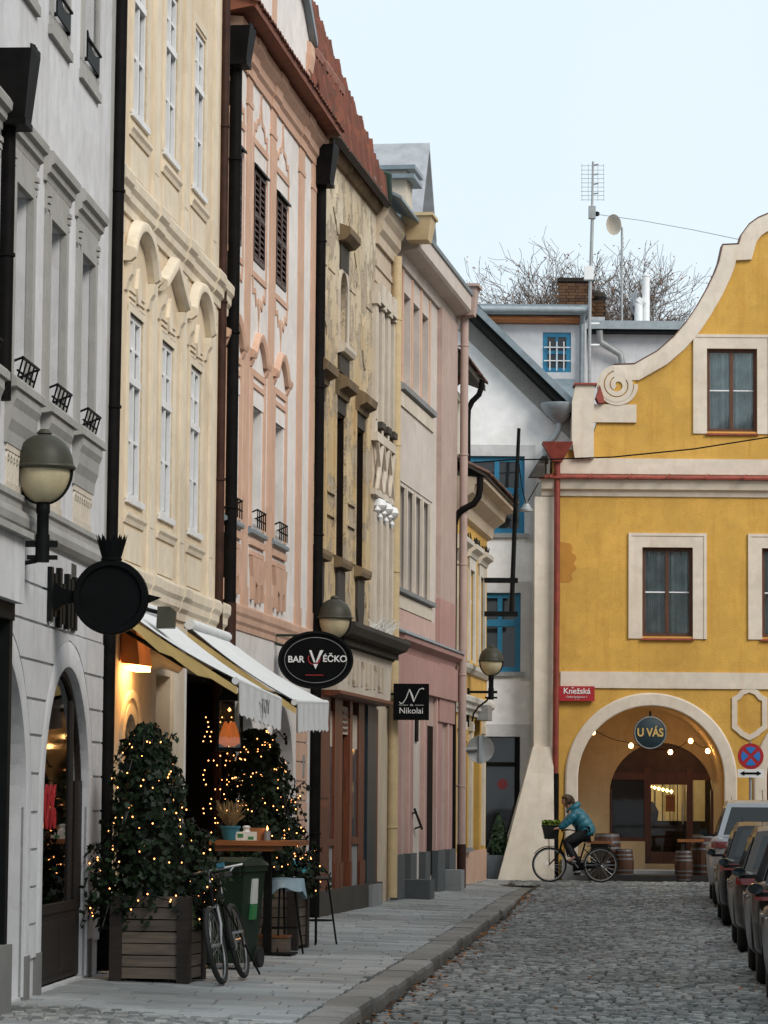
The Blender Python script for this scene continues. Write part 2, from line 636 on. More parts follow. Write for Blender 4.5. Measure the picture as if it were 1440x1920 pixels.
plain('teal_jacket', (0.011, 0.135, 0.19), 0.4, 0.3, scale=14, bump=0.4)
plain('navy_cloth', (0.01, 0.011, 0.014), 0.8, 0.3)
plain('skin', (0.42, 0.23, 0.16), 0.55, 0.08)
plain('hair', (0.085, 0.05, 0.025), 0.6, 0.5, scale=60, bump=0.8)
plain('shoe', (0.03, 0.02, 0.016), 0.6, 0.2)
plain('pale_blue_cloth', (0.30, 0.42, 0.50), 0.9, 0.12, scale=14, bump=0.5)
plain('teal_cloth', (0.05, 0.27, 0.32), 0.9, 0.12, scale=14, bump=0.5)
plain('canvas', (0.66, 0.68, 0.69), 0.85, 0.05, bump=0.2)
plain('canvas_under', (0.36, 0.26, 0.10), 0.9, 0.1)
plain('pot_blue', (0.03, 0.16, 0.22), 0.5, 0.1)
plain('pot_gray', (0.13, 0.155, 0.18), 0.7, 0.1)
plain('paper_white', (0.68, 0.68, 0.66), 0.7, 0.05)
plain('basket', (0.35, 0.14, 0.05), 0.8, 0.3)
plain('copper', (0.55, 0.20, 0.06), 0.32, 0.2, 0.9)
plain('soil', (0.02, 0.014, 0.01), 0.95, 0.3)
plain('red_lens', (0.22, 0.006, 0.008), 0.2, 0.1)
plain('chrome', (0.6, 0.6, 0.6), 0.12, 0.05, 1.0)
plain('dry_grass', (0.22, 0.14, 0.06), 0.9, 0.2)
plain('grass_green', (0.14, 0.22, 0.02), 0.8, 0.3)
plain('dirt', (0.03, 0.022, 0.014), 0.95, 0.3)
plain('dark_deck', (0.016, 0.014, 0.013), 0.8, 0.3)
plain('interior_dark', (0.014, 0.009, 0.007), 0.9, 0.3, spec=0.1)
plain('interior_cream', (0.62, 0.50, 0.30), 0.9, 0.1)
woodmat('weathered_wood', (0.14, 0.11, 0.085))
woodmat('dark_wood', (0.022, 0.014, 0.010))
woodmat('table_wood', (0.30, 0.105, 0.03), rough=0.45)
woodmat('shop_wood', (0.19, 0.05, 0.018), (14, 14, 1), 0.5, 0.35)
woodmat('door_wood', (0.10, 0.03, 0.012), (14, 14, 1), 0.45, 0.4)
woodmat('window_wood', (0.12, 0.04, 0.016), (14, 14, 1), 0.55, 0.4)
woodmat('barrel_wood', (0.085, 0.030, 0.012), (14, 14, 1), 0.5, 0.4)
woodmat('fascia_wood', (0.30, 0.11, 0.03), (1, 14, 14), 0.6, 0.5)
glass_dark('glass_dark')
glass_dark('glass_sky', (0.10, 0.11, 0.125), 0.07)
glass_dark('glass_car', (0.012, 0.02, 0.022), 0.03)
glass_clear('glass_clear')
glass_clear('glass_lamp', (0.85, 0.78, 0.55))
emit('bulb_warm', (1.0, 0.52, 0.17), 14.0)
emit('bulb_fairy', (1.0, 0.38, 0.11), 4.0)
emit('flame_orange', (0.7, 0.15, 0.03), 0.35)
emit('bulb_inside', (1.0, 0.62, 0.28), 5.0)

def leafmat(name, c1, c2, rough=0.45):
    t = NT(name)
    g = t.n('ShaderNodeNewGeometry')
    r = t.ramp(g.outputs['Random Per Island'], [(0.0, c1), (0.75, c2), (1.0, sc(c2, 1.7))])
    t.color(r)
    t.set(Roughness=rough)
    t.b.inputs['Specular IOR Level'].default_value = 0.2
    MATS[name] = t.m
leafmat('ivy_leaf', (0.002, 0.006, 0.0035), (0.011, 0.023, 0.009), 0.5)
leafmat('conifer_leaf', (0.008, 0.02, 0.008), (0.022, 0.05, 0.018))
leafmat('brown_leaf', (0.08, 0.04, 0.025), (0.18, 0.09, 0.045), 0.8)
leafmat('bark', (0.075, 0.056, 0.048), (0.11, 0.085, 0.072), 0.9)
leafmat('fallen_leaf', (0.08, 0.03, 0.01), (0.26, 0.10, 0.025), 0.8)

# weathered ochre plaster that has come off in patches
t = NT('peeling')
big = t.noise(0.55, 6, None, 0.6)
base = t.mix(t.ramp(big, [(0.32, 0.0), (0.62, 1.0)]), (0.44, 0.30, 0.14), (0.56, 0.44, 0.27))
gz = t.n('ShaderNodeSeparateXYZ')
t.l(t.P(), gz.inputs[0])
hi = t.n('ShaderNodeMapRange')
hi.inputs['From Min'].default_value = 7.2
hi.inputs['From Max'].default_value = 9.6
t.l(gz.outputs['Z'], hi.inputs[0])
base = t.mix(hi.outputs[0], base, t.mix(t.ramp(big, [(0.35, 0.0), (0.65, 1.0)]), (0.50, 0.41, 0.27), (0.66, 0.59, 0.47)))
st = t.noise(1.0, 7, t.scaled((2.4, 2.4, 0.6)), 0.7)
base = t.mix(t.ramp(st, [(0.53, 0.0), (0.68, 0.6)]), base, (0.13, 0.09, 0.05))
pt = t.noise(1.5, 9, None, 0.72)
peel = t.ramp(pt, [(0.525, 0.0), (0.545, 1.0)])
base = t.mix(peel, base, t.mix(t.noise(9, 4), (0.30, 0.24, 0.17), (0.48, 0.40, 0.30)))
brk = t.noise(2.4, 9, None, 0.75)
base = t.mix(t.ramp(brk, [(0.625, 0.0), (0.64, 0.9)]), base, (0.13, 0.06, 0.035))
t.color(base)
t.set(Roughness=0.92)
inv = t.n('ShaderNodeMath', operation='SUBTRACT')
inv.inputs[0].default_value = 1.0
t.l(peel, inv.inputs[1])
t.bump(t.mix(0.35, inv.outputs[0], t.noise(25, 4)), 0.8, 0.03)
MATS['peeling'] = t.m

# red clay roof tile, each tile a little different
t = NT('roof_tile')
oi = t.n('ShaderNodeObjectInfo')
base = t.mix(t.ramp(oi.outputs['Random'], [(0, 0.0), (1, 1.0)]), (0.11, 0.036, 0.024), (0.20, 0.065, 0.038))
base = t.mix(t.ramp(t.noise(3.2, 7, None, 0.7), [(0.5, 0.0), (0.68, 0.75)]), base, (0.085, 0.05, 0.032))
t.color(base)
t.set(Roughness=0.85)
t.bump(t.noise(30, 4), 0.4, 0.01)
MATS['roof_tile'] = t.m

plain('eave_clay', (0.10, 0.05, 0.035), 0.85, 0.4)
# stone setts: tone stored per stone, worn wet-looking top
def stone(name, c1, c2, rough, rnd):
    t = NT(name)
    if rnd == 'attr':
        a = t.n('ShaderNodeAttribute', attribute_name='tone')
        f = a.outputs['Fac']
    else:
        f = t.n('ShaderNodeObjectInfo').outputs['Random']
    base = t.mix(f, c1, c2)
    base = t.mix(t.ramp(t.noise(0.35, 4), [(0.35, 0.0), (0.62, 1.0)]), base, t.mix(1.0, base, (0.60, 0.59, 0.56), 'MULTIPLY'))
    base = t.mix(t.ramp(t.noise(55, 5, None, 0.7), [(0.4, 0.0), (0.7, 0.5)]), base, sc(c1, 0.6))
    base = t.mix(t.ramp(t.noise(1.9, 7, None, 0.75), [(0.56, 0.0), (0.70, 0.6)]), base, sc(c1, 0.42))
    t.color(base)
    t.l(t.ramp(t.noise(4, 4), [(0.3, rough - 0.12), (0.7, rough + 0.15)]), t.b.inputs['Roughness'])
    t.bump(t.noise(40, 4), 0.35, 0.01)
    MATS[name] = t.m
stone('sett', (0.12, 0.13, 0.132), (0.46, 0.465, 0.46), 0.55, 'attr')
stone('sett_piece', (0.12, 0.13, 0.132), (0.46, 0.465, 0.46), 0.55, 'obj')
stone('paving', (0.30, 0.32, 0.332), (0.48, 0.50, 0.512), 0.62, 'obj')
stone('paving_far', (0.30, 0.32, 0.332), (0.48, 0.50, 0.512), 0.62, 'attr')
stone('kerb_granite', (0.22, 0.215, 0.205), (0.34, 0.33, 0.32), 0.7, 'obj')
stone('brick', (0.075, 0.035, 0.016), (0.20, 0.095, 0.04), 0.85, 'obj')
# cobbled ground beyond the modelled setts
t = NT('joint_dirt')
vo = t.n('ShaderNodeTexVoronoi', Scale=7.5)
t.l(t.P(), vo.inputs['Vector'])
d = t.ramp(vo.outputs['Distance'], [(0.35, 1.0), (0.55, 0.0)])
t.color(t.mix(t.noise(3, 5), (0.012, 0.010, 0.007), (0.04, 0.032, 0.02)))
t.set(Roughness=0.95)
MATS['joint_dirt'] = t.m
t = NT('far_cobble')
vo = t.n('ShaderNodeTexVoronoi', Scale=7.0)
t.l(t.P(), vo.inputs['Vector'])
t.color(t.mix(t.ramp(vo.outputs['Distance'], [(0.38, 0.0), (0.56, 1.0)]), t.mix(t.noise(9, 3), (0.15, 0.155, 0.16), (0.26, 0.265, 0.265)), (0.04, 0.032, 0.02)))
t.set(Roughness=0.75)
MATS['far_cobble'] = t.m

# ------------------------------------------------------------------ street plan
FRONT = [(-3.45, 16.0), (-2.8345, 25.834), (-2.576, 29.811), (-1.849, 37.08), (-0.9763, 44.062), (0.1181, 51.61), (1.3192, 59.617), (2.1333, 65.88)]
KPX = [(635, 1914), (693, 1876), (769, 1827), (851, 1771), (927, 1716), (973, 1684), (1020, 1660)]
KERB = [(g.x, g.y) for g in (ground(x, y, -0.07) for x, y in KPX)]
k0, k1 = KERB[0], KERB[1]
KERB = [(k0[0] - 0.09 * (k0[1] - 15), 15.0)] + KERB

def interp(pl, Y):
    for (xa, ya), (xb, yb) in zip(pl, pl[1:]):
        if Y <= yb:
            return xa + (xb - xa) * (Y - ya) / (yb - ya)
    (xa, ya), (xb, yb) = pl[-2], pl[-1]
    return xa + (xb - xa) * (Y - ya) / (yb - ya)

def XW(Y): return interp(FRONT, Y)
def XK(Y): return interp(KERB, Y)
def ZP(X, Y):
    w = XW(Y)
    return -0.07 * max(0, min(1, (X - w) / max(0.5, XK(Y) - w)))
def ZR(Y):
    t = max(0, min(1, (Y - 48) / 14))
    return -0.195 + 0.175 * t * t * (3 - 2 * t)

g = MB()
g.poly([(-400, -60, -0.45), (400, -60, -0.45), (400, 900, -0.45), (-400, 900, -0.45)])
tag(g.build('ground', 'joint_dirt'), kind='structure')

# road bed: strip mesh that follows the kerb, joints of dirt between the setts
def strip(fa, fb, fz, ys, na):
    m = MB()
    for Y in ys:
        a, b = fa(Y), fb(Y)
        for k in range(na + 1):
            X = a + (b - a) * k / na
            m.v.append((X, Y, fz(X, Y)))
    for j in range(len(ys) - 1):
        for k in range(na):
            i = j * (na + 1) + k
            m.f.append((i, i + 1, i + na + 2, i + na + 1))
    return m
YS = [15 + i for i in range(56)]
road = strip(lambda Y: (XK(Y) - 0.05) if Y < 63 else -2.0, lambda Y: 0.15 * Y + 1.0, lambda X, Y: ZR(Y) - 0.012, YS, 6).build('road', 'joint_dirt')
tag(road, kind='structure')
side = strip(lambda Y: 0.15 * Y + 1.0, lambda Y: 40.0, lambda X, Y: ZR(Y) - 0.002, YS, 4).build('road_margin', 'far_cobble', road)
cross = MB().poly([(-2, 70, -0.022), (40, 70, -0.022), (40, 140, -0.022), (-2, 140, -0.022)]).build('square', 'far_cobble')
tag(cross, kind='structure')

def sett_mesh(w, d, seed):
    r = random.Random(seed)
    h = 0.03
    b = [(-w / 2, -d / 2), (w / 2, -d / 2), (w / 2, d / 2), (-w / 2, d / 2)]
    mb = MB()
    j = lambda a: r.uniform(-a, a)
    low = [(x + j(.004), y + j(.004), -h) for x, y in b]
    mid = [(x * .97 + j(.004), y * .96 + j(.004), -0.010) for x, y in b]
    top = [(x * .76 + j(.012), y * .70 + j(.012), 0.006 + j(.004)) for x, y in b]
    mb.v = low + mid + top
    mb.f = [(8, 9, 10, 11)]
    for k in range(4):
        n = (k + 1) % 4
        mb.f += [(k, n, n + 4, k + 4), (k + 4, n + 4, n + 8, k + 8)]
    return mb
SV = [sett_mesh(1, 1, i) for i in range(8)]
rs = random.Random(5)
setts = []
Y = 21.6
row = 0
while Y < 66:
    d = rs.uniform(0.105, 0.145)
    X = XK(Y) + 0.02 + rs.uniform(0, 0.1) if Y < 62.6 else 2.6
    xe = 0.15 * Y + 1.0
    while X < xe:
        w = rs.uniform(0.09, 0.17)
        arcd = 0.10 * math.sin((X - XK(min(Y, 62))) * 1.6)
        setts.append((X + w / 2, Y + d / 2 + arcd + rs.uniform(-.008, .008), w - 0.022, d - 0.03, rs.uniform(-.013, .009), rs.uniform(-.05, .05), rs.random(), rs.randrange(8)))
        X += w
    Y += d
    row += 1
vis = [s for s in setts if s[0] < 0.121 * s[1]]
near = set(id(s) for s in sorted(vis, key=lambda s: s[1])[:300])
pm = [m.mesh('cobble', 'sett_piece') for m in SV]
big = MB()
tone = []
for s_ in setts:
    X, Yc, w, d, dz, rz, tn, vi = s_
    z = ZR(Yc) + dz
    if id(s_) in near:
        inst('cobble', pm[vi], road, (X, Yc, z), (rs.uniform(-.03, .03), rs.uniform(-.03, .03), rz), (w, d, 1))
        continue
    i = len(big.v)
    src = SV[vi]
    c_, s2 = math.cos(rz), math.sin(rz)
    tx, ty = rs.uniform(-.04, .04), rs.uniform(-.04, .04)
    for (x, y, zz) in src.v:
        x, y = x * w, y * d
        big.v.append((X + x * c_ - y * s2, Yc + x * s2 + y * c_, z + zz + x * tx + y * ty))
    for f in src.f:
        big.f.append(tuple(i + k for k in f))
        tone.append(tn)
o = big.build('cobbles', 'sett', road)
at_ = o.data.attributes.new('tone', 'FLOAT', 'FACE')
at_.data.foreach_set('value', tone[:len(at_.data)])
tag(o, kind='stuff')

# pavement: bed, slabs, a strip of small setts, granite kerb
pave = strip(lambda Y: XW(Y) - 0.6, lambda Y: XK(Y) - 0.02 if Y < 62.5 else 3.4, lambda X, Y: ZP(X, Y) - 0.035, YS[:52], 4).build('pavement', 'joint_dirt')
tag(pave, kind='structure')
def slab_mesh(seed):
    r = random.Random(seed)
    mb = MB()
    b = [(-.5, -.5), (.5, -.5), (.5, .5), (-.5, .5)]
    mb.v = [(x, y, -.04) for x, y in b] + [(x, y, -.006) for x, y in b] + [(x * .985, y * .975, r.uniform(-.001, .001)) for x, y in b]
    mb.f = [(8, 9, 10, 11)]
    for k in range(4):
        n = (k + 1) % 4
        mb.f += [(k, n, n + 4, k + 4), (k + 4, n + 4, n + 8, k + 8)]
    return mb
SL = [slab_mesh(i) for i in range(5)]
slm = [m.mesh('paving_slab', 'paving') for m in SL]
def strip_lo(X): return 23.55 - 0.35 * (X + 2.9)
def strip_hi(X): return 25.35 - 0.55 * (X + 2.9)
slabs = []
Y, row = 18.0, 0
while Y < 66:
    d = 0.34
    xw, xk = XW(Y) - 0.5, (XK(Y) - 0.30 if Y < 62.4 else 3.3)
    X = xw - (0.3 if row % 2 else 0)
    while X < xk - 0.05:
        w = min(rs.choice([0.52, 0.6, 0.66]), xk - X)
        xc, yc = X + w / 2, Y + d / 2
        if not (strip_lo(xc) - .1 < yc < strip_hi(xc)) and w > 0.08:
            slabs.append((xc, yc, w - .012, d - .012, rs.uniform(-.004, .004), rs.choice(range(5)), rs.random()))
        X += w
    Y += d
    row += 1
visb = sorted([s for s in slabs if s[1] > 22.8], key=lambda s: s[1])
near = set(id(s) for s in visb[:300])
big = MB()
tone = []
for s_ in slabs:
    xc, yc, w, d, dz, vi, tn = s_
    z = ZP(xc, yc) + dz
    slope = -0.07 / max(0.5, XK(yc) - XW(yc))
    if id(s_) in near:
        inst('paving_slab', slm[vi], pave, (xc, yc, z), (rs.uniform(-.006, .006), -slope + rs.uniform(-.006, .006), -0.04), (w, d, 1))
    else:
        i = len(big.v)
        for x, y, zz in SL[vi].v:
            big.v.append((xc + x * w, yc + y * d, z + zz + x * w * slope))
        for f in SL[vi].f:
            big.f.append(tuple(i + k for k in f))
            tone.append(tn)
o = big.build('paving_slabs', 'paving_far', pave)
at_ = o.data.attributes.new('tone', 'FLOAT', 'FACE')
at_.data.foreach_set('value', tone[:len(at_.data)])
tag(o, kind='stuff')
# strip of small setts across the pavement
Y = 21.0
while Y < 26:
    X = XW(Y) - 0.3
    while X < XK(Y) - 0.3:
        w = rs.uniform(.09, .13)
        if strip_lo(X) < Y + .05 < strip_hi(X) - 0.06:
            inst('cobble', pm[rs.randrange(8)], pave, (X + w / 2, Y + .055, ZP(X, Y) + rs.uniform(-.012, .002)), (rs.uniform(-.05, .05), rs.uniform(-.05, .05), rs.uniform(-.1, .1)), (w - .014, .095, 1))
        X += w
    Y += 0.108
# kerb stones, slightly out of line, dropped edge worn
Y = 15.5
while Y < 62.0:
    L = rs.uniform(0.85, 1.35)
    y0, y1 = Y + 0.006, Y + L - 0.006
    jx = rs.uniform(-.022, .022)
    jz = rs.uniform(-.008, .008)
    mb = MB()
    ns = 6
    prof = None
    rings = []
    for k in range(ns + 1):
        yy = y0 + (y1 - y0) * k / ns
        xo = XK(yy) + jx + 0.018 * noise.noise((yy * 2.3, 4.0, 0))
        zt = -0.072 + jz + 0.004 * noise.noise((yy * 4, 1, 2))
        rings.append([(xo - 0.30, yy, zt - 0.2), (xo - 0.30, yy, zt + 0.008), (xo - 0.045, yy, zt + 0.002), (xo - 0.012, yy, zt - 0.014), (xo + 0.012 * noise.noise((yy * 6, 9, 2)), yy, zt - 0.05), (xo + 0.012, yy, zt - 0.25)])
    for r in rings: mb.v += r
    for k in range(ns):
        for j in range(5):
            a = k * 6 + j
            mb.f.append((a, a + 1, a + 7, a + 6))
    mb.f += [(0, 1, 2, 3, 4, 5), tuple(ns * 6 + q for q in (5, 4, 3, 2, 1, 0))]
    mb.build('kerb_stone', 'kerb_granite', pave)
    Y += L
# fallen leaves and litter in the gutter
lv = MB()
for k in range(700):
    yy = rs.uniform(22.5, 58)
    if rs.random() < 0.75:
        X = XK(yy) + abs(rs.gauss(0.02, 0.14)) + 0.02
        z = ZR(yy) + 0.012
    else:
        X = XK(yy) + rs.uniform(0.1, 4)
        z = ZR(yy) + 0.012
    a = rs.uniform(0, 2 * PI)
    s_ = rs.uniform(.018, .045)
    tl = rs.uniform(-.012, .02)
    p = [(X + s_ * math.cos(a + q) * (1 if i % 2 == 0 else .6), yy + s_ * math.sin(a + q) * (1 if i % 2 == 0 else .6), z + (tl if i < 2 else 0.002)) for i, q in enumerate((0, PI / 2, PI, 1.5 * PI))]
    lv.poly(p)
o = lv.build('fallen_leaves', 'fallen_leaf')
tag(o, 'scattered brown autumn leaves lying along the kerb and gutter', 'leaves', kind='stuff')

# ------------------------------------------------------------------ left terrace
def house(name, a, b, label):
    rz = math.atan2(b[1] - a[1], b[0] - a[0])
    r = empty(name, (a[0], a[1], 0), rz, label, 'house', 'row of old town houses along the left pavement')
    return r, math.hypot(b[0] - a[0], b[1] - a[1])

CORN = lambda o, z0, z1: [(-.02, z0), (o * .25, z0), (o * .3, z0 + (z1 - z0) * .22), (o * .62, z0 + (z1 - z0) * .34), (o * .66, z0 + (z1 - z0) * .55), (o * .95, z0 + (z1 - z0) * .68), (o, z0 + (z1 - z0) * .93), (o * .9, z1), (-.02, z1 + .03)]
def bandp(z0, z1, o): return [(-.02, z0), (o, z0), (o, z1), (-.02, z1)]

# ---- pale shop front at the very left edge (only its end shows)
r = empty('shop_front', (-3.02, 21.9, 0), math.atan2(2.35, 0.155), 'pale projecting shop front with dark frame at left edge of picture', 'shop front')
MB().ob(0, 2.36, 3.06, 3.55, -.4, .14).build('fascia', 'gray_wall', r)
MB().prismx([(-.02, 3.55), (.2, 3.55), (.2, 3.6), (-.02, 3.66)], -.02, 2.4).build('fascia_cap', 'gray_trim', r)
MB().ob(2.22, 2.34, 0.12, 3.05, -.3, .06).ob(1.2, 1.3, .12, 3.05, -.3, .05).ob(0, 2.34, 2.93, 3.057, -.28, .075).build('frame', 'black_iron', r)
MB().ob(.02, 2.22, .5, 2.93, -.06, -.05).build('pane', 'glass_dark', r)
MB().ob(-.02, 2.35, -.05, .5, -.35, .1).build('plinth', 'gray_plinth', r)

# ---- grey house
OUTK[0] = 0.42
r, L = house('grey_house', FRONT[1], FRONT[2], 'light grey plastered house with arched shop openings, nearest on left')
CX = (-2.46, -0.84, 0.78, 2.40)
holes = [rect(c - .38, c + .38, 4.86, 6.39) for c in CX] + [rect(c - .36, c + .36, 8.1, 9.75) for c in CX]
arch_c = (-1.44, 1.76)
holes += [(archhole(arch_c[0], 1.2, 0.02, 1.52, 22), 0.55), (archhole(arch_c[1], 1.2, 0.02, 1.52, 22), 0.07)]
wall_mesh([(-3.6, -.2), (3.96, -.2), (3.96, 13.2), (-3.6, 13.2)], holes, 0.34).build('wall', 'gray_wall', r)
for c in CX:
    w = window(r, c, 4.86, .76, 1.53, .30, 'gray_trim', 'glass_dark', 2, ((.66, 't'),))
    w = window(r, c, 8.1, .72, 1.65, .30, 'gray_trim', 'glass_dark', 2, ((.66, 't'),))
    s = MB()
    s.ob(c - .56, c - .38, 4.82, 6.44, -.02, .06).ob(c + .38, c + .56, 4.82, 6.44, -.02, .06).ob(c - .56, c + .56, 6.39, 6.7, -.02, .055)
    s.ob(c - .46, c - .375, 4.82, 6.47, -.02, .085).ob(c + .375, c + .46, 4.82, 6.47, -.02, .085).ob(c - .46, c + .46, 6.385, 6.47, -.02, .08)
    s.build('window_surround', 'gray_trim', r)
    MB().prismx([(-.02, 6.66), (.06, 6.66), (.08, 6.71), (.15, 6.73), (.16, 6.78), (.24, 6.80), (.26, 6.86), (.20, 6.9), (-.02, 6.93)], c - .64, c + .64).build('hood', 'gray_trim', r)
    b = MB()
    for q in (-.5, .5):
        for k in range(3):
            b.ob(c + q - .05, c + q + .05, 6.54 - k * .055, 6.58 - k * .055, .05, .12 - k * .02)
    b.each('hood_bracket', 'gray_trim', r)
    MB().prismx([(-.02, 4.72), (.27, 4.74), (.27, 4.80), (.2, 4.83), (-.02, 4.86)], c - .68, c + .68).build('sill', 'gray_trim', r)
    MB().prismx([(-.02, 4.32), (.05, 4.32), (.07, 4.42), (.14, 4.5), (.16, 4.6), (.22, 4.66), (.22, 4.735), (-.02, 4.735)], c - .56, c + .56).build('sill_corbel', 'gray_trim', r)
    rail = MB()
    for k in range(5):
        rail.tube([(c - .34 + .17 * k, -.06, 4.85), (c - .34 + .17 * k, -.1, 5.0)], .008, 6)
    rail.tube([(c - .36, -.1, 5.0), (c + .36, -.1, 5.0)], .013, 6).tube([(c - .36, -.06, 4.9), (c + .36, -.06, 4.9)], .01, 6).tube([(c - .36, -.1, 5.0), (c - .36, .1, 4.92)], .01, 6).tube([(c + .36, -.1, 5.0), (c + .36, .1, 4.92)], .01, 6)
    rail.build('flower_rail', 'black_iron', r)
    p = MB().ob(c - .5, c + .5, 3.97, 4.03, -.02, .035).ob(c - .5, c + .5, 4.27, 4.32, -.02, .035)
    for k in range(8):
        x = c - .43 + k * .123
        p.sweep(arc(x, 4.2, .05, 0, 180, 8), [(-.012, -.02), (.012, -.02), (.012, .04), (-.012, .04)])
        p.ob(x - .062, x - .04, 4.03, 4.2, -.02, .04)
    p.build('balustrade_panel', 'ivory_trim', r)
    s = MB()
    s.ob(c - .5, c - .36, 8.08, 9.9, -.02, .045).ob(c + .36, c + .5, 8.08, 9.9, -.02, .045).ob(c - .5, c + .5, 7.95, 8.1, -.02, .04).ob(c - .5, c + .5, 9.75, 9.9, -.02, .04)
    s.ob(c - .54, c + .54, 7.91, 7.99, -.02, .09)
    s.build('window_surround', 'gray_trim', r)
    rail = MB()
    rail.prism([(c - .34, 8.12), (c + .34, 8.12), (c + .34, 8.3), (c + .2, 8.26), (c, 8.24), (c - .2, 8.3), (c - .34, 8.38)], -.045, -.03)
    rail.tube([(c - .35, -.05, 8.3), (c + .35, -.05, 8.3)], .015, 6).tube([(c - .34, -.04, 8.12), (c - .34, .05, 8.12)], .02, 6).tube([(c + .34, -.04, 8.12), (c + .34, .05, 8.12)], .02, 6)
    rail.build('flower_rail', 'black_iron', r)
MB().prismx([(-.02, 3.66), (.08, 3.68), (.15, 3.72), (.17, 3.78), (.13, 3.83), (.05, 3.85), (.05, 3.9), (.1, 3.92), (.1, 3.965), (-.02, 3.98)], -3.6, 3.94).build('belt', 'gray_trim', r)
MB().ob(3.72, 3.9, 3.98, 13.1, -.02, .03).build('corner_strip', 'gray_trim', r)
# rusticated ground storey: blocks cut by recessed joints (grooves between raised blocks)
ZG = [0.30, 0.58, 0.88, 1.18, 1.48, 1.79, 2.10, 2.39, 2.70, 3.01, 3.31, 3.645]
def clip_arch(z, c, ro, zs):
    return ro if z <= zs else (math.sqrt(max(0, ro * ro - (z - zs) ** 2)) if z - zs < ro else None)
for z0, z1 in zip(ZG, ZG[1:]):
    a, b = z0 + .011, z1 - .011
    xs = [[-3.6, 3.7]]
    n = 6
    left, right = [], []
    # pier between the two arches
    def edges(c, side):
        out = []
        for k in range(n + 1):
            z = a + (b - a) * k / n
            h = clip_arch(z, c, 1.43, 1.52)
            out.append((c + side * (h if h is not None else 0), z))
        return out
    e0, e1 = edges(arch_c[0], 1), edges(arch_c[1], -1)
    if e0[-1][0] < e1[-1][0] - .01 and e0[0][0] < e1[0][0] - .02:
        MB().prism(e0[:1] + e1 + e0[:0:-1], -.022, .01).build('rustication_block', 'gray_wall', r)
    e2 = edges(arch_c[1], 1)
    if a > 2.95:
        MB().ob(arch_c[1], 3.68, a, b, -.01, .0215).build('rustication_block', 'gray_wall', r)
        MB().ob(-3.5, arch_c[0], a, b, -.01, .0215).build('rustication_block', 'gray_wall', r)
    else:
        MB().prism(e2[:1] + [(3.68, a), (3.68, b)] + e2[:0:-1], -.022, .01).build('rustication_block', 'gray_wall', r)
for c in arch_c:
    path = [(c + 1.2, .02)] + arc(c, 1.52, 1.2, 0, 180, 30) + [(c - 1.2, .02)]
    MB().sweep(path, [(-.0, -.02), (-.22, -.02), (-.22, .035), (-.2, .06), (-.02, .06), (0, .05)]).build('arch_moulding', 'gray_wall', r, True, 30)
    MB().ob(c + 1.205, c + 1.44, -.1, .34, -.02, .075).ob(c - 1.44, c - 1.205, -.1, .34, -.02, .075).each('arch_base', 'gray_plinth', r)
# shop window in the nearer full arch
c = arch_c[1]
path = archhole(c, 1.2, .02, 1.52, 22)
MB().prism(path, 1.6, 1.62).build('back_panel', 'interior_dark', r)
f = MB()
f.box(c - 1.19, c + 1.19, .05, .1, .04, .62).box(c - 1.19, c - 1.13, .045, .1, .62, 1.75).box(c + .98, c + 1.19, .04, .1, .62, 1.75).box(c + .62, c + .7, .045, .1, .62, 2.45).box(c - 1.15, c + 1.15, .04, .1, .62, .7)
f.sweep(arc(c, 1.52, 1.18, 0, 180, 24), [(.0, -.045), (.0, -.1), (.05, -.1), (.05, -.045)])
f.box(c + .1, c + .94, .04, .05, .1, .56).box(c - 1.0, c - .02, .04, .05, .1, .56)
f.build('shop_window_frame', 'dark_wood', r)
MB().prism([(c - 1.13, .7), (c + .62, .7), (c + .62, 2.53), (c + .3, 2.67), (c, 2.7), (c - .4, 2.63), (c - .8, 2.41), (c - 1.13, 1.85)], .07, .074).build('pane', 'glass_clear', r)
MB().prism([(c + .7, .7), (c + .98, .7), (c + .98, 2.15), (c + .7, 2.46)], .07, .074).build('pane', 'glass_clear', r)
MB().box(c - 1.1, c + .6, .11, .5, .7, .74).build('display_shelf', 'paper_white', r)
text_mesh('0%', .5, 'sign_red', r, (c - .35, .066, 1.5), (PI / 2, 0, 0), bold=.014)
MB().loop_prism([(c - 1.0, .2, .9), (c + .5, .2, .9), (c + .5, .2, 1.2), (c - 1.0, .2, 1.4)], [(c - 1.0, .23, .9), (c + .5, .23, .9), (c + .5, .23, 1.2), (c - 1.0, .23, 1.4)]).build('poster', 'beige_wall', r)
MB().box(c + 1.12, c + 1.16, .11, 1.6, .1, 2.7).box(c - 1.2, c + 1.12, .11, 1.6, .02, .1).build('shop_side', 'interior_dark', r)
gl = MB()
for k in range(24):
    gl.lathe([(0, -.010), (.010, 0), (0, .010)], 6, (c + .35 + .14 * math.sin(k * 1.9), .15 + .03 * math.cos(k * 1.3), .95 + k * .066))
tag(gl.build('fairy_lights', 'bulb_fairy', r), kind='stuff')
for k in range(2):
    MB().lathe([(.01, .18), (.05, .14), (.12, 0), (.11, 0), (.04, .12)], 16, (c - .5 + .5 * k, .28, 1.95 + .2 * k)).build('shop_lamp', 'bulb_inside', r)
# far arch at frame edge: dark door in it
c = arch_c[0]
MB().prism(archhole(c, 1.2, .02, 1.52, 22), .56, .6).build('door_panel', 'gray_reveal', r)
MB().ob(.95 + c, 1.18 + c, 1.25, 1.5, -.56, -.5).build('intercom', 'galv', r)
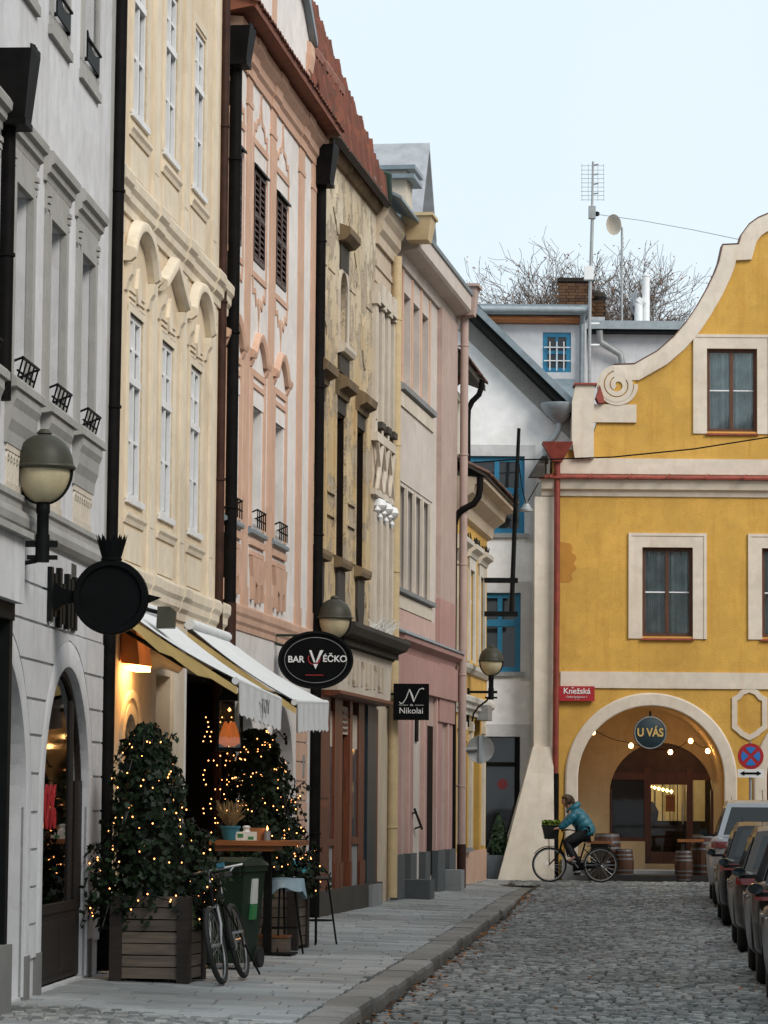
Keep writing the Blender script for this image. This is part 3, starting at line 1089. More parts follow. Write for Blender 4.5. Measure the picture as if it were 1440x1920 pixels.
# raised shop letters seen almost edge-on
sg = MB()
sg.ob(.45, 2.05, 3.03, 3.62, .03, .05)
sg.build('sign_plate', 'sign_teal', r)
sg = MB()
for k, (h0, h1, o) in enumerate([(3.05, 3.5, .14), (3.1, 3.46, .13), (3.02, 3.52, .15), (3.06, 3.4, .13), (3.03, 3.5, .15), (3.05, 3.47, .14), (3.04, 3.5, .14)]):
    sg.ob(.55 + k * .21, .66 + k * .21, h0, h1, .05, o)
    sg.ob(.66 + k * .21, .71 + k * .21, h1 - .09, h1 - .01, .05, o - .02)
sg.build('sign_letters', 'black_iron', r)

# ---- cream rococo house
OUTK[0] = 0.34
r, L = house('cream_house', FRONT[2], FRONT[3], 'cream house with curved window hoods and moulded cornices above white awnings')
CC = (1.30, 3.16, 5.03)
holes = [rect(c - .39, c + .39, 4.5, 6.3) for c in CC] + [rect(c - .39, c + .39, 8.27, 10.03) for c in CC]
holes += [(archhole(1.28, .36, 1.2, 2.05, 14), .3), (rect(2.75, 3.62, .05, 2.86), .5), (rect(4.45, 6.95, .02, 2.95), 1.6)]
wall_mesh([(0, -.2), (L, -.2), (L, 12.6), (0, 12.6)], holes, 0.1).build('wall', 'cream_wall', r)
for c in CC:
    window(r, c, 4.5, .78, 1.8, .05, 'white_paint', 'glass_sky', 2, ((.32, 'b'), (.64, 't'), (.82, 'b')))
    window(r, c, 8.27, .78, 1.76, .05, 'white_paint', 'glass_sky', 2, ((.34, 'b'), (.65, 't'), (.83, 'b')))
    for zb in (4.5, 8.27):
        s = MB().ob(c - .5, c - .39, zb - .03, zb + 1.86, -.02, .04).ob(c + .39, c + .5, zb - .03, zb + 1.86, -.02, .04).ob(c - .5, c + .5, zb + 1.8, zb + 1.9, -.02, .038)
        s.build('window_surround', 'cream_trim', r)
        MB().prismx(bandp(zb - .06, zb, .09), c - .48, c + .48).build('sill', 'white_paint', r)
        MB().prismx([(-.02, zb - .26), (.05, zb - .26), (.08, zb - .22), (.14, zb - .19), (.14, zb - .155), (-.02, zb - .13)], c - .55, c + .55).build('apron_moulding', 'cream_trim', r)
        MB().ob(c - .45, c + .45, zb - .62, zb - .3, -.02, .035).build('apron_panel', 'cream_trim', r)
        MB().prismx([(-.02, zb - .72), (.04, zb - .71), (.07, zb - .67), (.07, zb - .64), (-.02, zb - .63)], c - .5, c + .5).build('apron_moulding', 'cream_trim', r)
PR = [(-.03, -.02), (.0, -.02), (.0, .2), (.035, .34), (.10, .36), (.12, .33), (.15, .06), (.12, -.02)]
for i, c in enumerate(CC):
    if i == 1:
        path = [(c + .74, 6.74), (c + .6, 6.78), (c, 7.06), (c - .6, 6.78), (c - .74, 6.74)]
    else:
        path = [(c + .74, 6.74), (c + .64, 6.74)] + arc(c, 6.74, .58, 15, 165, 14, .36) + [(c - .64, 6.74), (c - .74, 6.74)]
    MB().sweep(path[::-1], PR).build('hood', 'cream_trim', r, True, 35)
    k = MB()
    for q in (-.62, .62):
        k.prismx([(-.02, 6.45), (.06, 6.47), (.12, 6.56), (.22, 6.62), (.25, 6.72), (-.02, 6.72)], c + q - .07, c + q + .07)
    k.prism([(c - .07, 6.42), (c + .07, 6.42), (c + .12, 6.56), (c + .06, 6.68), (c, 6.78), (c - .06, 6.68), (c - .12, 6.56)], -.035, .01)
    k.each('hood_bracket', 'cream_trim', r)
    o_ = MB()
    for q in range(3):
        o_.ob(c - .42, c - .1, 6.38 + q * .06, 6.41 + q * .06, -.02, .05).ob(c + .1, c + .42, 6.38 + q * .06, 6.41 + q * .06, -.02, .05)
    o_.each('frieze_relief', 'cream_trim', r)
PIL = (.22, 2.24, 4.12, 6.15)
for u in PIL:
    MB().ob(u - .17, u + .17, 3.8, 7.2, -.02, .06).ob(u - .11, u + .11, 4.3, 6.9, .05, .075).ob(u - .2, u + .2, 3.8, 4.1, -.02, .09).ob(u - .2, u + .2, 6.98, 7.12, -.02, .1).build('pilaster', 'cream_trim', r)
    MB().ob(u - .17, u + .17, 7.56, 12.4, -.02, .06).ob(u - .11, u + .11, 7.9, 12.2, .05, .075).ob(u - .2, u + .2, 7.56, 7.8, -.02, .09).build('pilaster', 'cream_trim', r)
MB().ob(6.72, 7.1, 3.8, 12.4, -.02, .05).build('corner_strip', 'cream_trim', r)
MB().prismx(CORN(.3, 7.2, 7.55), 0.02, L - .1).build('main_cornice', 'cream_trim', r)
for u in PIL:
    MB().prismx(CORN(.38, 7.195, 7.556), u - .24, u + .24).build('cornice_break', 'cream_trim', r)
MB().prismx(CORN(.26, 3.48, 3.82), 0.02, L - .1).build('lower_cornice', 'cream_trim', r)
for u in PIL + (6.9,):
    MB().prismx(CORN(.33, 3.475, 3.826), u - .24, u + .24).build('cornice_break', 'cream_trim', r)
# ground storey of the cream house
MB().ob(0.03, 2.72, -.1, 3.46, -.02, .02).build('ground_facing', 'ochre_wall', r) if False else None
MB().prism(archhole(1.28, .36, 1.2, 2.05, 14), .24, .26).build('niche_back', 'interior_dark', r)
MB().sweep([(1.64, 1.2)] + arc(1.28, 2.05, .36, 0, 180, 16) + [(.92, 1.2)], [(0, -.02), (-.1, -.02), (-.1, .06), (0, .04)]).sweep([(1.8, 1.5)] + arc(1.28, 2.05, .52, 0, 180, 16) + [(.76, 1.5)], [(0, -.02), (-.07, -.02), (-.07, .1), (0, .08)]).build('niche_moulding', 'cream_trim', r, True, 30)
MB().ob(2.76, 3.61, .06, 2.85, -.5, -.45).build('side_door', 'dark_wood', r)
MB().ob(3.66, 4.36, -.05, 3.3, -.02, .09).ob(3.62, 4.4, 3.2, 3.4, -.02, .14).build('pier', 'cream_trim', r)
MB().ob(4.38, 4.44, .02, 3.0, -.02, .12).build('door_post', 'white_paint', r)
fr = MB().ob(4.46, 4.56, .04, 2.93, -1.2, -1.1).ob(6.84, 6.94, .04, 2.93, -1.2, -1.1).ob(5.3, 5.38, .04, 2.93, -1.2, -1.1).ob(6.1, 6.18, .04, 2.93, -1.2, -1.1).ob(4.46, 6.94, 2.1, 2.2, -1.2, -1.09)
fr.build('entrance_frame', 'dark_wood', r)
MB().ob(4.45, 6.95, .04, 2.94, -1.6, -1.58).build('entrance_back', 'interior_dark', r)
MB().ob(4.56, 5.3, .5, 2.1, -1.16, -1.15).build('pane', 'glass_dark', r)
MB().ob(5.38, 6.1, .5, 2.1, -1.16, -1.15).build('pane', 'glass_dark', r)
MB().ob(6.18, 6.84, .5, 2.1, -1.16, -1.15).build('pane', 'glass_dark', r)
MB().box(6.9, 6.94, .02, 1.58, .03, 2.93).box(4.47, 6.94, .02, 1.58, 2.9, 2.94).box(4.46, 6.94, .0, 1.58, .0, .03).each('entrance_shade_lining', 'interior_dark', r)  # dark sheets over jamb, ceiling and floor stand in for the entrance's shade
# small projecting beast head above the side door
MB().tube([(2.45, 0, 2.98), (2.45, -.12, 3.0), (2.46, -.22, 2.95), (2.47, -.3, 2.88)], [.11, .1, .075, .04], 10).build('carved_head', 'cream_trim', r, True)

# ---- peach house
OUTK[0] = 0.34
r, L = house('peach_house', FRONT[3], FRONT[4], 'white house with peach pilasters and dark louvred shutters')
CP = (.45, 2.2, 3.95)
holes = [rect(c - .32, c + .32, 5.03, 6.4) for c in CP] + [rect(c - .44, c + .44, 8.18, 9.36) for c in CP]
holes += [(archhole(4.35, 1.05, .02, 1.75, 20), .6), (archhole(1.3, 1.05, .02, 1.75, 20), .6)]
wall_mesh([(0, -.2), (L, -.2), (L, 10.75), (6.25, 10.75), (6.25, 11.95), (5.6, 12.35), (4.0, 12.75), (0, 13.2)], holes, 0.26).build('wall', 'peach_white', r)
for c in CP:
    window(r, c, 5.03, .64, 1.37, .22, 'white_paint', 'glass_dark', 2, ((.66, 't'),))
    f = MB()
    f.ob(c - .56, c - .42, 4.9, 6.76, -.02, .06).ob(c + .42, c + .56, 4.9, 6.76, -.02, .06).ob(c - .56, c + .56, 6.76, 6.84, -.02, .065).ob(c - .5, c + .5, 6.62, 6.68, -.02, .055)
    f.build('window_surround', 'peach_trim', r)
    MB().ob(c - .42, c + .42, 6.4, 6.58, -.02, .03).build('lintel_panel', 'peach_white', r)
    path = [(c - .68, 6.98), (c - .5, 6.98)] + [(c - .42 + .84 * k / 12, 6.99 + .27 * math.sin(PI * k / 12) ** .8) for k in range(13)] + [(c + .5, 6.98), (c + .68, 6.98)]
    MB().sweep(path, [(-.03, -.02), (-.03, .16), (.02, .22), (.06, .22), (.09, .04), (.09, -.02)]).build('hood', 'peach_trim', r, True, 35)
    k = MB()
    for q in (-.55, .55):
        k.prismx([(-.02, 6.84), (.05, 6.86), (.14, 6.93), (.15, 6.97), (-.02, 6.97)], c + q - .06, c + q + .06)
    k.each('hood_bracket', 'peach_trim', r)
    MB().prismx([(-.02, 4.8), (.16, 4.82), (.16, 4.86), (-.02, 4.92)], c - .62, c + .62).build('sill', 'zinc_roof', r)
    ap = MB().prismx(bandp(4.68, 4.76, .1), c - .55, c + .55).prismx(bandp(4.56, 4.62, .07), c - .52, c + .52)
    ap.prism([(c - .5, 4.54), (c + .5, 4.54), (c + .42, 4.3), (c + .4, 4.02), (c + .3, 4.02), (c + .26, 4.25), (c + .1, 4.2), (c + .06, 3.99), (c - .06, 3.99), (c - .1, 4.2), (c - .26, 4.25), (c - .3, 4.02), (c - .4, 4.02), (c - .42, 4.3)], -.05, .01)
    ap.build('apron_drops', 'peach_trim', r)
    rail = MB().tube([(c - .32, -.07, 5.12), (c + .32, -.07, 5.12)], .012, 6).tube([(c - .32, -.07, 5.0), (c + .32, -.07, 5.0)], .012, 6)
    for q in range(5):
        rail.tube([(c - .3 + .15 * q, -.07, 4.9), (c - .3 + .15 * q, -.07, 5.12)], .008, 5)
    rail.tube([(c - .32, -.07, 5.12), (c - .32, .1, 5.05)], .01, 6).tube([(c + .32, -.07, 5.12), (c + .32, .1, 5.05)], .01, 6)
    rail.build('flower_rail', 'black_iron', r)
    # louvred shutters, one object per slat
    for side in (-1, 1):
        cx = c + side * .21
        sh = MB().ob(cx - .2, cx - .165, 8.2, 9.34, -.05, .03).ob(cx + .165, cx + .2, 8.2, 9.34, -.05, .03).ob(cx - .165, cx + .165, 8.2, 8.26, -.045, .028).ob(cx - .165, cx + .165, 9.28, 9.34, -.045, .028).ob(cx - .165, cx + .165, 8.75, 8.79, -.045, .028)
        sh = sh.build('shutter', 'dark_wood_paint', r)
        if 'slat' not in _wcache:
            _wcache['slat'] = MB().prismx([(-.03, -.002), (.022, -.05), (.03, -.044), (-.02, .006)], -.165, .165).mesh('slat', 'dark_wood_paint')
        for q in range(13):
            z = 8.32 + q * .075
            inst('slat', _wcache['slat'], sh, (cx, 0, z))
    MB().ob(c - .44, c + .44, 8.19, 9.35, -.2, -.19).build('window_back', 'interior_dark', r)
    MB().prismx([(-.02, 9.36), (.16, 9.33), (.16, 9.36), (-.02, 9.43)], c - .47, c + .47).build('shutter_cover', 'black_iron', r)
    fr = MB().ob(c - .56, c - .5, 8.05, 9.62, -.02, .035).ob(c + .5, c + .56, 8.05, 9.62, -.02, .035).ob(c - .56, c + .56, 9.62, 9.7, -.02, .05).ob(c - .56, c + .56, 7.98, 8.05, -.02, .05)
    fr.build('upper_surround', 'peach_trim', r)
    path = [(c - .5, 9.7), (c - .48, 9.86), (c - .34, 9.84), (c - .26, 9.95), (c - .1, 9.98), (c, 10.24), (c + .1, 9.98), (c + .26, 9.95), (c + .34, 9.84), (c + .48, 9.86), (c + .5, 9.7)]
    MB().sweep(path, [(-.035, -.02), (-.035, .04), (.035, .04), (.035, -.02)]).ob(c - .03, c + .03, 10.2, 10.34, -.02, .045).build('stucco_gable', 'peach_trim', r)
    path = [(c - .5, 7.98), (c - .46, 7.8), (c - .3, 7.83), (c - .22, 7.68), (c - .08, 7.74), (c, 7.52), (c + .08, 7.74), (c + .22, 7.68), (c + .3, 7.83), (c + .46, 7.8), (c + .5, 7.98)]
    MB().sweep(path, [(-.03, -.02), (-.03, .04), (.03, .04), (.03, -.02)]).ob(c - .015, c + .015, 7.36, 7.55, -.02, .03).build('stucco_drop', 'peach_trim', r)
for u0, u1 in ((-.08, .02), (1.13, 1.5), (2.93, 3.36), (4.9, 5.0), (5.34, 5.82), (6.5, 6.9)):
    if u0 == 4.9: continue
    MB().ob(u0 + .02, u1, 3.9, 10.35, -.02, .06).ob(u0 - .03, u1 + .04, 3.9, 4.15, -.02, .085).ob(u0 - .02, u1 + .04, 10.0, 10.06, -.02, .085).build('pilaster', 'peach_trim', r)
MB().prismx(CORN(.16, 3.6, 3.9), 0.05, L - .05).build('belt', 'peach_trim', r)
MB().prismx([(-.02, 10.36), (.08, 10.36), (.1, 10.46), (.2, 10.5), (.22, 10.6), (.42, 10.68), (.45, 10.78), (-.02, 10.8)], -.05, L + .1).build('main_cornice', 'peach_trim', r)
for u in (1.32, 3.15, 5.58):
    MB().prismx([(-.02, 10.35), (.12, 10.35), (.14, 10.46), (.25, 10.5), (.27, 10.62), (.47, 10.69), (.49, 10.785), (-.02, 10.81)], u - .28, u + .28).build('cornice_break', 'peach_trim', r)
MB().prismx([(-.02, 10.80), (.9, 10.86), (1.0, 10.82), (1.02, 10.9), (-.02, 11.1)], -.25, L + .15).build('eave', 'soffit_red', r)
tm = MB().loop_prism([(-.09 + .18 * k / 6, 0, .03 * math.sin(PI * k / 6)) for k in range(7)] + [(.09 - .18 * k / 6, 0, .03 * math.sin(PI * (1 - k / 6)) - .018) for k in range(7)], [(-.08 + .16 * k / 6, .42, .03 * math.sin(PI * k / 6) + .14) for k in range(7)] + [(.08 - .16 * k / 6, .42, .03 * math.sin(PI * (1 - k / 6)) + .122) for k in range(7)]).mesh('eave_tile', 'roof_tile')
for k in range(38):
    inst('eave_tile', tm, r, (-.2 + k * .195, -.38, 10.90 + rs.uniform(-.008, .008)), (0, rs.uniform(-.05, .05), 0))
for u0, u1 in ((1.2, 1.45), (3.0, 3.3), (5.9, 6.22)):
    MB().ob(u0, u1, 11.05, 12.2 if u0 < 5 else 11.75, -.02, .05).build('attic_pilaster', 'peach_trim', r)
MB().loop_prism([(0, -.06, 13.2), (4.0, -.06, 12.75), (5.6, -.1, 12.35), (6.35, -.1, 11.92), (6.35, -.1, 12.02), (5.62, -.1, 12.47), (4.0, -.1, 12.87), (0, -.1, 13.32)], [(0, .5, 13.2), (4.0, .5, 12.75), (5.6, .5, 12.35), (6.35, .5, 11.92), (6.35, .5, 12.02), (5.62, .5, 12.47), (4.0, .5, 12.87), (0, .5, 13.32)]).build('coping', 'zinc_roof', r)
MB().prismx([(-.02, 11.5), (.1, 11.55), (.2, 11.75), (.16, 11.92), (-.02, 11.95)], 6.0, 6.34).build('coping_scroll', 'peach_trim', r)
# chimney-like gable pier above
MB().ob(5.0, 5.7, 12.2, 13.4, -.9, -.3).ob(4.9, 5.8, 13.3, 13.5, -1.0, -.2).build('chimney', 'peach_white', r)
# ground storey arches and rusticated pier
for c in (4.35, 1.3):
    MB().sweep([(c + 1.05, .02)] + arc(c, 1.75, 1.05, 0, 180, 24) + [(c - 1.05, .02)], [(0, -.02), (-.2, -.02), (-.2, .04), (-.16, .06), (-.02, .06), (0, .03)]).build('arch_moulding', 'peach_white', r, True, 30)
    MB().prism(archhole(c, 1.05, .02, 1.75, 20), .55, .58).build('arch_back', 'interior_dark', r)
for c in (4.35,):
    MB().prism(archhole(c, 1.04, .02, 1.75, 20), .30, .33).build('arch_door', 'door_wood', r)
for k in range(11):
    z0 = .02 + k * .26
    MB().ob(5.66, 6.6, z0 + .012, z0 + .25, -.01, .05).build('rustication_block', 'peach_trim', r)
MB().ob(6.15, 6.3, 1.9, 2.2, .05, .08).build('notice', 'galv', r)
MB().ob(-.05, L - .3, -.1, .02, -.02, .07).build('plinth', 'gray_plinth', r)

# ---- weathered ochre house with wooden shop front
OUTK[0] = 0.5
r, L = house('weathered_house', FRONT[4], FRONT[5], 'weathered ochre house with peeling plaster and a red brown shop front')
NB = 5.32
CB = (.42, 2.3, 4.2)
holes = [(rect(c - .42, c + .42, 5.1, 7.2), .3) for c in CB] + [(archhole(2.45, .36, 8.25, 8.95, 12), .5), (rect(.05, 5.5, .32, 3.05), .5)]
wall_mesh([(0, -.2), (6.1, -.2), (6.1, 4.1), (NB, 4.1), (NB + .35, 11.0), (0, 10.8)], holes, .5).build('wall', 'peeling', r)
for c in CB:
    window(r, c, 5.1, .84, 2.1, .22, 'dark_wood_paint', 'interior_dark', 2, ((.66, 't'),))
    MB().prismx([(-.02, 7.42), (.1, 7.42), (.14, 7.5), (.36, 7.55), (.4, 7.66), (.3, 7.7), (-.02, 7.78)], c - .5, c + .5).build('hood', 'mossy_stone', r)
    MB().box(c + .395, c + .418, .015, .2, 5.12, 7.18).build('jamb_shade_strip', 'interior_dark', r)  # dark strip over the far jamb, painting in the shade of the opening
    f = MB().ob(c - .6, c - .44, 5.1, 7.42, -.02, .05).ob(c + .44, c + .6, 5.1, 7.42, -.02, .05)
    f.build('window_surround', 'peeling', r)
    MB().ob(c - .42, c + .42, 7.2, 7.42, -.02, .03).build('lintel_panel', 'dark_stone', r)
    MB().prismx([(-.02, 4.92), (.22, 4.94), (.26, 5.0), (.26, 5.06), (-.02, 5.12)], c - .5, c + .5).build('sill', 'mossy_stone', r)
    MB().prism([(c - .34, 4.9), (c + .34, 4.9), (c + .34, 4.45), (c + .24, 4.25), (c - .24, 4.25), (c - .34, 4.45)], -.04, .01).build('apron', 'dark_stone', r)
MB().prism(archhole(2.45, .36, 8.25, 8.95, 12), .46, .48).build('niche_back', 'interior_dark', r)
MB().sweep([(2.81, 8.25)] + arc(2.45, 8.95, .36, 0, 180, 14) + [(2.09, 8.25)], [(0, -.02), (-.1, -.02), (-.1, .05), (0, .04)]).build('niche_moulding', 'ivory_trim', r, True, 30)
MB().ob(2.08, 2.82, 9.32, 9.7, -.02, .05).build('niche_panel', 'dark_stone', r)
MB().prismx([(-.02, 9.7), (.2, 9.72), (.36, 9.8), (.36, 9.9), (-.02, 9.97)], 1.95, 2.95).build('hood', 'mossy_stone', r)
MB().prismx([(-.02, 8.05), (.2, 8.08), (.26, 8.14), (.26, 8.2), (-.02, 8.26)], 1.95, 2.95).build('sill', 'ivory_trim', r)
MB().ob(2.0, 2.9, 7.8, 8.05, -.02, .07).build('apron', 'dark_stone', r)
for z in (5.95, 5.62):
    for a, b in ((.98, 1.7), (2.86, 3.6)):
        MB().prismx(bandp(z, z + .08, .07), a, b).each('string_course', 'peeling', r)
for u in (.62, 1.35, 3.3, 5.0):
    MB().prismx(bandp(9.15, 9.2, .03), u - .3, u + .3).each('string_course', 'peeling', r)
pr_ = [(-.02, 10.74), (.1, 10.76), (.2, 10.83), (.24, 10.9), (-.02, 10.92)]
MB().prismx(pr_, 0, NB + .3).build('eave', 'mossy_stone', r)
# torn plaster: ragged raised edges
for (u, z, w, h) in ((1.9, 10.1, .9, .7), (3.7, 10.0, .5, .9), (4.6, 8.6, .6, .8), (1.0, 8.5, .5, .6)):
    pts = []
    for k in range(14):
        a = 2 * PI * k / 14
        rr = 1 + .45 * noise.noise((u + math.cos(a) * 2, z + math.sin(a) * 2, 1.3))
        pts.append((u + w * .5 * rr * math.cos(a), z + h * .5 * rr * math.sin(a)))
    MB().prism(pts, -.018, .01).build('plaster_patch', 'peeling', r)
# tiled roof: steep slope rising from the eave, every tile its own piece
def pantile():
    mb = MB()
    n = 8
    xs = [(-.13 + .26 * k / n, .05 * math.sin(2 * PI * k / n)) for k in range(n + 1)]
    A = [(x, 0, z) for x, z in xs] + [(x, 0, z - .016) for x, z in xs[::-1]]
    B_ = [(x, .40, z - .012) for x, z in xs] + [(x, .40, z - .028) for x, z in xs[::-1]]
    mb.loop_prism(A, B_)
    return mb.mesh('roof_tile', 'roof_tile')
ptm = pantile()
PA = math.radians(68)
roof = MB().loop_prism([(-.05, -.12, 10.88), (NB + .3, -.12, 10.88), (NB + .3, 1.6, 15.13), (-.05, 1.6, 15.13)], [(-.05, .1, 10.88), (NB + .3, .1, 10.88), (NB + .3, 1.8, 15.13), (-.05, 1.8, 15.13)]).build('roof', 'soffit_red', r)
for i in range(24):
    u = .0 + i * .24
    for j in range(12):
        inst('roof_tile', ptm, roof, (u, -.21 + j * .335 * math.cos(PA), 10.90 + j * .335 * math.sin(PA) + rs.uniform(-.02, .02)), (PA + .27 + rs.uniform(-.06, .06), rs.uniform(-.06, .06), rs.uniform(-.03, .03)))
MB().prismx([(.5, 10.93), (.36, 10.86), (.36, 10.84), (.5, 10.9)], 0, NB + .3).build('gutter_edge', 'dark_stone', r)
# dormer with a flat dark eave on that slope
MB().box(-.3, 3.0, .62, 2.8, 11.6, 12.5).build('dormer_wall', 'soffit_red', roof)
MB().loop_prism([(-.5, .18, 12.2), (3.6, .18, 12.2), (3.6, .18, 12.32), (-.5, .18, 12.32)], [(-.5, 1.5, 14.3), (3.6, 1.5, 14.3), (3.6, 1.5, 14.42), (-.5, 1.5, 14.42)]).build('dormer_roof', 'soffit_red', roof)
w_ = MB()
for k in range(3):
    w_.tube([(4.6 - k * .6, -.24, 10.98), (3.9 - k * .6, .2, 12.0), (3.0 - k * .6, .55, 13.0)], .014, 5)
w_.build('cable', 'galv', roof)
MB().lathe([(.0, 0), (.22, 0), (.24, .04), (.24, .42), (.2, .46), (0, .48)], 18, (5.4, -.05, 10.92)).build('rain_hopper', 'bin_green', r, True)
# shop front
OUTK[0] = 1.0
SH = [(0.02, .85), (2.05, 2.75), (3.05, 3.75)]
MB().ob(-.02, 6.0, -.15, .34, -.3, .14).build('plinth', 'dark_stone', r)
MB().ob(.02, 1.02, .34, 3.06, -.2, .1).build('side_panel', 'shop_wood', r)
p_ = MB().ob(.12, .92, .5, 1.5, .09, .115).ob(.12, .92, 1.62, 2.9, .09, .115)
p_.build('panel_moulding', 'shop_wood', r)
for (u0, u1, kind) in ((1.02, 1.6, 'w'), (2.4, 3.0, 'd'), (3.25, 3.95, 'w')):
    if kind == 'w':
        MB().ob(u0, u1, .34, .95, -.1, .05).build('stall_riser', 'slab_gray', r)
        MB().ob(u0, u1, .95, 1.05, -.1, .085).build('window_ledge', 'shop_wood', r)
        MB().ob(u0, u1, 1.05, 2.35, .02, .03).build('pane', 'glass_sky', r)
        MB().ob(u0, u1, 2.35, 2.85, .0, .035).build('blind', 'ivory_trim', r)
    else:
        MB().ob(u0, u1, .34, 2.55, -.12, -.02).build('shop_door', 'dark_wood', r)
        MB().ob(u0, u1, 2.55, 2.95, -.05, .04).build('vent', 'ivory_trim', r)
        v = MB()
        for k in range(4):
            v.ob(u0 + .08, u1 - .08, 2.6 + k * .08, 2.63 + k * .08, .04, .06)
        v.build('vent_slats', 'shop_wood', r)
for u0, u1 in ((1.6, 1.72), (2.0, 2.4), (3.0, 3.25), (3.95, 4.55), (1.72, 2.0)):
    MB().ob(u0, u1, .34, 3.06, -.2, .075 if u1 - u0 < .3 else .06).build('post', 'shop_wood', r)
    MB().ob(u0 + .03, u1 - .03, .34, .7, .05, .09).build('post_foot', 'shop_wood', r)
MB().ob(4.6, 5.5, .3, 3.06, -.2, .1).build('tarred_pilaster', 'sign_teal', r)
MB().ob(4.55, 5.55, -.1, .32, -.2, .2).build('pilaster_foot', 'slab_gray', r)
MB().ob(5.55, 5.75, .1, 3.0, -.2, .09).build('post', 'shop_wood', r)
MB().prism([(.4, 3.75), (5.75, 3.75), (5.55, 3.1), (.4, 3.1)], -.3, .01).build('sign_board', 'ivory_trim', r)
lt = MB()
for k in range(9):
    u = 1.3 + k * .42
    lt.ob(u, u + .09, 3.2 + rs.uniform(0, .05), 3.6, .3, .315)
    if k % 3 == 0: lt.ob(u, u + .28, 3.52, 3.6, .3, .315)
    if k % 3 == 1: lt.ob(u, u + .28, 3.22, 3.3, .3, .315)
lt.each('faded_letter', 'beige_wall', r)
MB().prismx([(-.02, 3.04), (.24, 3.04), (.34, 3.07), (.34, 3.115), (-.02, 3.12)], .35, 5.62).build('sign_rail', 'shop_wood', r)
MB().prismx([(-.02, 3.74), (.3, 3.74), (.34, 3.84), (.5, 3.9), (.56, 4.0), (.56, 4.06), (-.02, 4.14)], .3, 5.95).build('shop_cornice', 'dark_stone', r)
d_ = MB()
for k in range(34):
    d_.ob(.4 + k * .16, .49 + k * .16, 3.76, 3.85, .3, .4)
tag(d_.build('dentils', 'dark_stone', r), kind='stuff')
sp = MB()
for k in range(60):
    u = 3.6 + k * .03 + rs.uniform(-.02, .02)
    sp.tube([(u, -.3 + rs.uniform(-.1, .1), 4.1), (u + rs.uniform(-.06, .06), -.35 + rs.uniform(-.2, .2), 4.2 + rs.uniform(0, .14))], .006, 3)
tag(sp.build('pigeon_spikes', 'paper_white', r), kind='stuff')

# ---- narrow beige house with white window bays
OUTK[0] = 0.5
a = Vector((FRONT[4][0], FRONT[4][1], 0))
dv = (Vector((*FRONT[5], 0)) - a).normalized()
q0 = a + dv * (NB + .02)
r = empty('narrow_house', (q0.x, q0.y, 0), math.atan2(dv.y, dv.x), 'narrow beige house with white carved window bays beside the weathered house', 'house', 'row of old town houses along the left pavement')
LN = L - NB
CN = (.46, 1.12, 1.78)
holes = [(rect(c - .2, c + .2, 7.5, 9.35), .2) for c in CN] + [(rect(c - .2, c + .2, 4.35, 6.0), .2) for c in CN]
wall_mesh([(0, 4.12), (.36, -.2) if False else (0, 4.1), (LN, 4.1), (LN, 10.95), (.36, 10.95)], holes, .2).build('wall', 'beige_wall', r)
MB().ob(.8, LN, -.2, 4.1, -6, .0).build('ground_wall', 'beige_wall', r)
for c in CN:
    window(r, c, 7.5, .4, 1.85, .16, 'ivory_trim', 'glass_dark', 1, ((.7, 't'),), .04)
    window(r, c, 4.35, .4, 1.65, .16, 'ivory_trim', 'glass_dark', 1, ((.7, 't'),), .04)
for c in (.13, .79, 1.45, 2.11):
    MB().ob(c - .12, c + .12, 7.3, 9.4, -.02, .13).ob(c - .07, c + .07, 7.5, 9.2, .12, .16).ob(c - .16, c + .16, 9.3, 9.5, -.02, .2).build('bay_pilaster', 'ivory_trim', r)
    MB().ob(c - .12, c + .12, 4.2, 6.05, -.02, .13).ob(c - .07, c + .07, 4.3, 5.9, .12, .16).build('bay_pilaster', 'ivory_trim', r)
for c in CN:
    k = MB().lathe([(0, -.12), (.09, -.08), (.13, 0), (.1, .08), (0, .12)], 10, (c, -.07, 6.18))
    k.lathe([(0, -.08), (.06, 0), (0, .08)], 8, (c - .13, -.06, 6.1)).lathe([(0, -.08), (.06, 0), (0, .08)], 8, (c + .13, -.06, 6.1)).lathe([(0, -.1), (.05, 0), (0, .1)], 8, (c, -.08, 6.0))
    k.build('carved_head', 'white_paint', r, True)
    MB().ob(c - .22, c + .22, 9.35, 9.65, -.02, .24).build('bay_hood', 'ivory_trim', r)
    MB().ob(c - .2, c + .2, 7.38, 7.48, -.02, .28).build('sill', 'dark_stone', r)
    x = MB()
    x.loop_prism([(c - .3, -.05, 6.42), (c - .22, -.05, 6.42), (c + .3, -.05, 7.15), (c + .22, -.05, 7.15)], [(c - .3, -.1, 6.42), (c - .22, -.1, 6.42), (c + .3, -.1, 7.15), (c + .22, -.1, 7.15)])
    x.loop_prism([(c + .3, -.045, 6.42), (c + .22, -.045, 6.42), (c - .3, -.045, 7.15), (c - .22, -.045, 7.15)], [(c + .3, -.095, 6.42), (c + .22, -.095, 6.42), (c - .3, -.095, 7.15), (c - .22, -.095, 7.15)])
    x.build('lattice_panel', 'ivory_trim', r)
MB().prismx(bandp(7.16, 7.3, .2), 0, LN).prismx(bandp(6.32, 6.42, .16), 0, LN).prismx(bandp(4.12, 4.22, .18), 0, LN).each('string_course', 'ivory_trim', r)
MB().prismx(CORN(.38, 10.3, 10.98), .3, LN + .02).build('main_cornice', 'beige_wall', r)
MB().prismx(bandp(9.95, 10.05, .05), .3, LN).prismx(bandp(9.7, 9.76, .04), .2, LN).each('frieze_line', 'beige_wall', r)
MB().loop_prism([(.2, -.42, 10.98), (LN + .1, -.42, 10.98), (LN + .1, -.42, 11.03), (.2, -.42, 11.03)], [(.2, 4, 13.2), (LN + .1, 4, 13.2), (LN + .1, 4, 13.3), (.2, 4, 13.3)]).build('roof', 'zinc_roof', r)

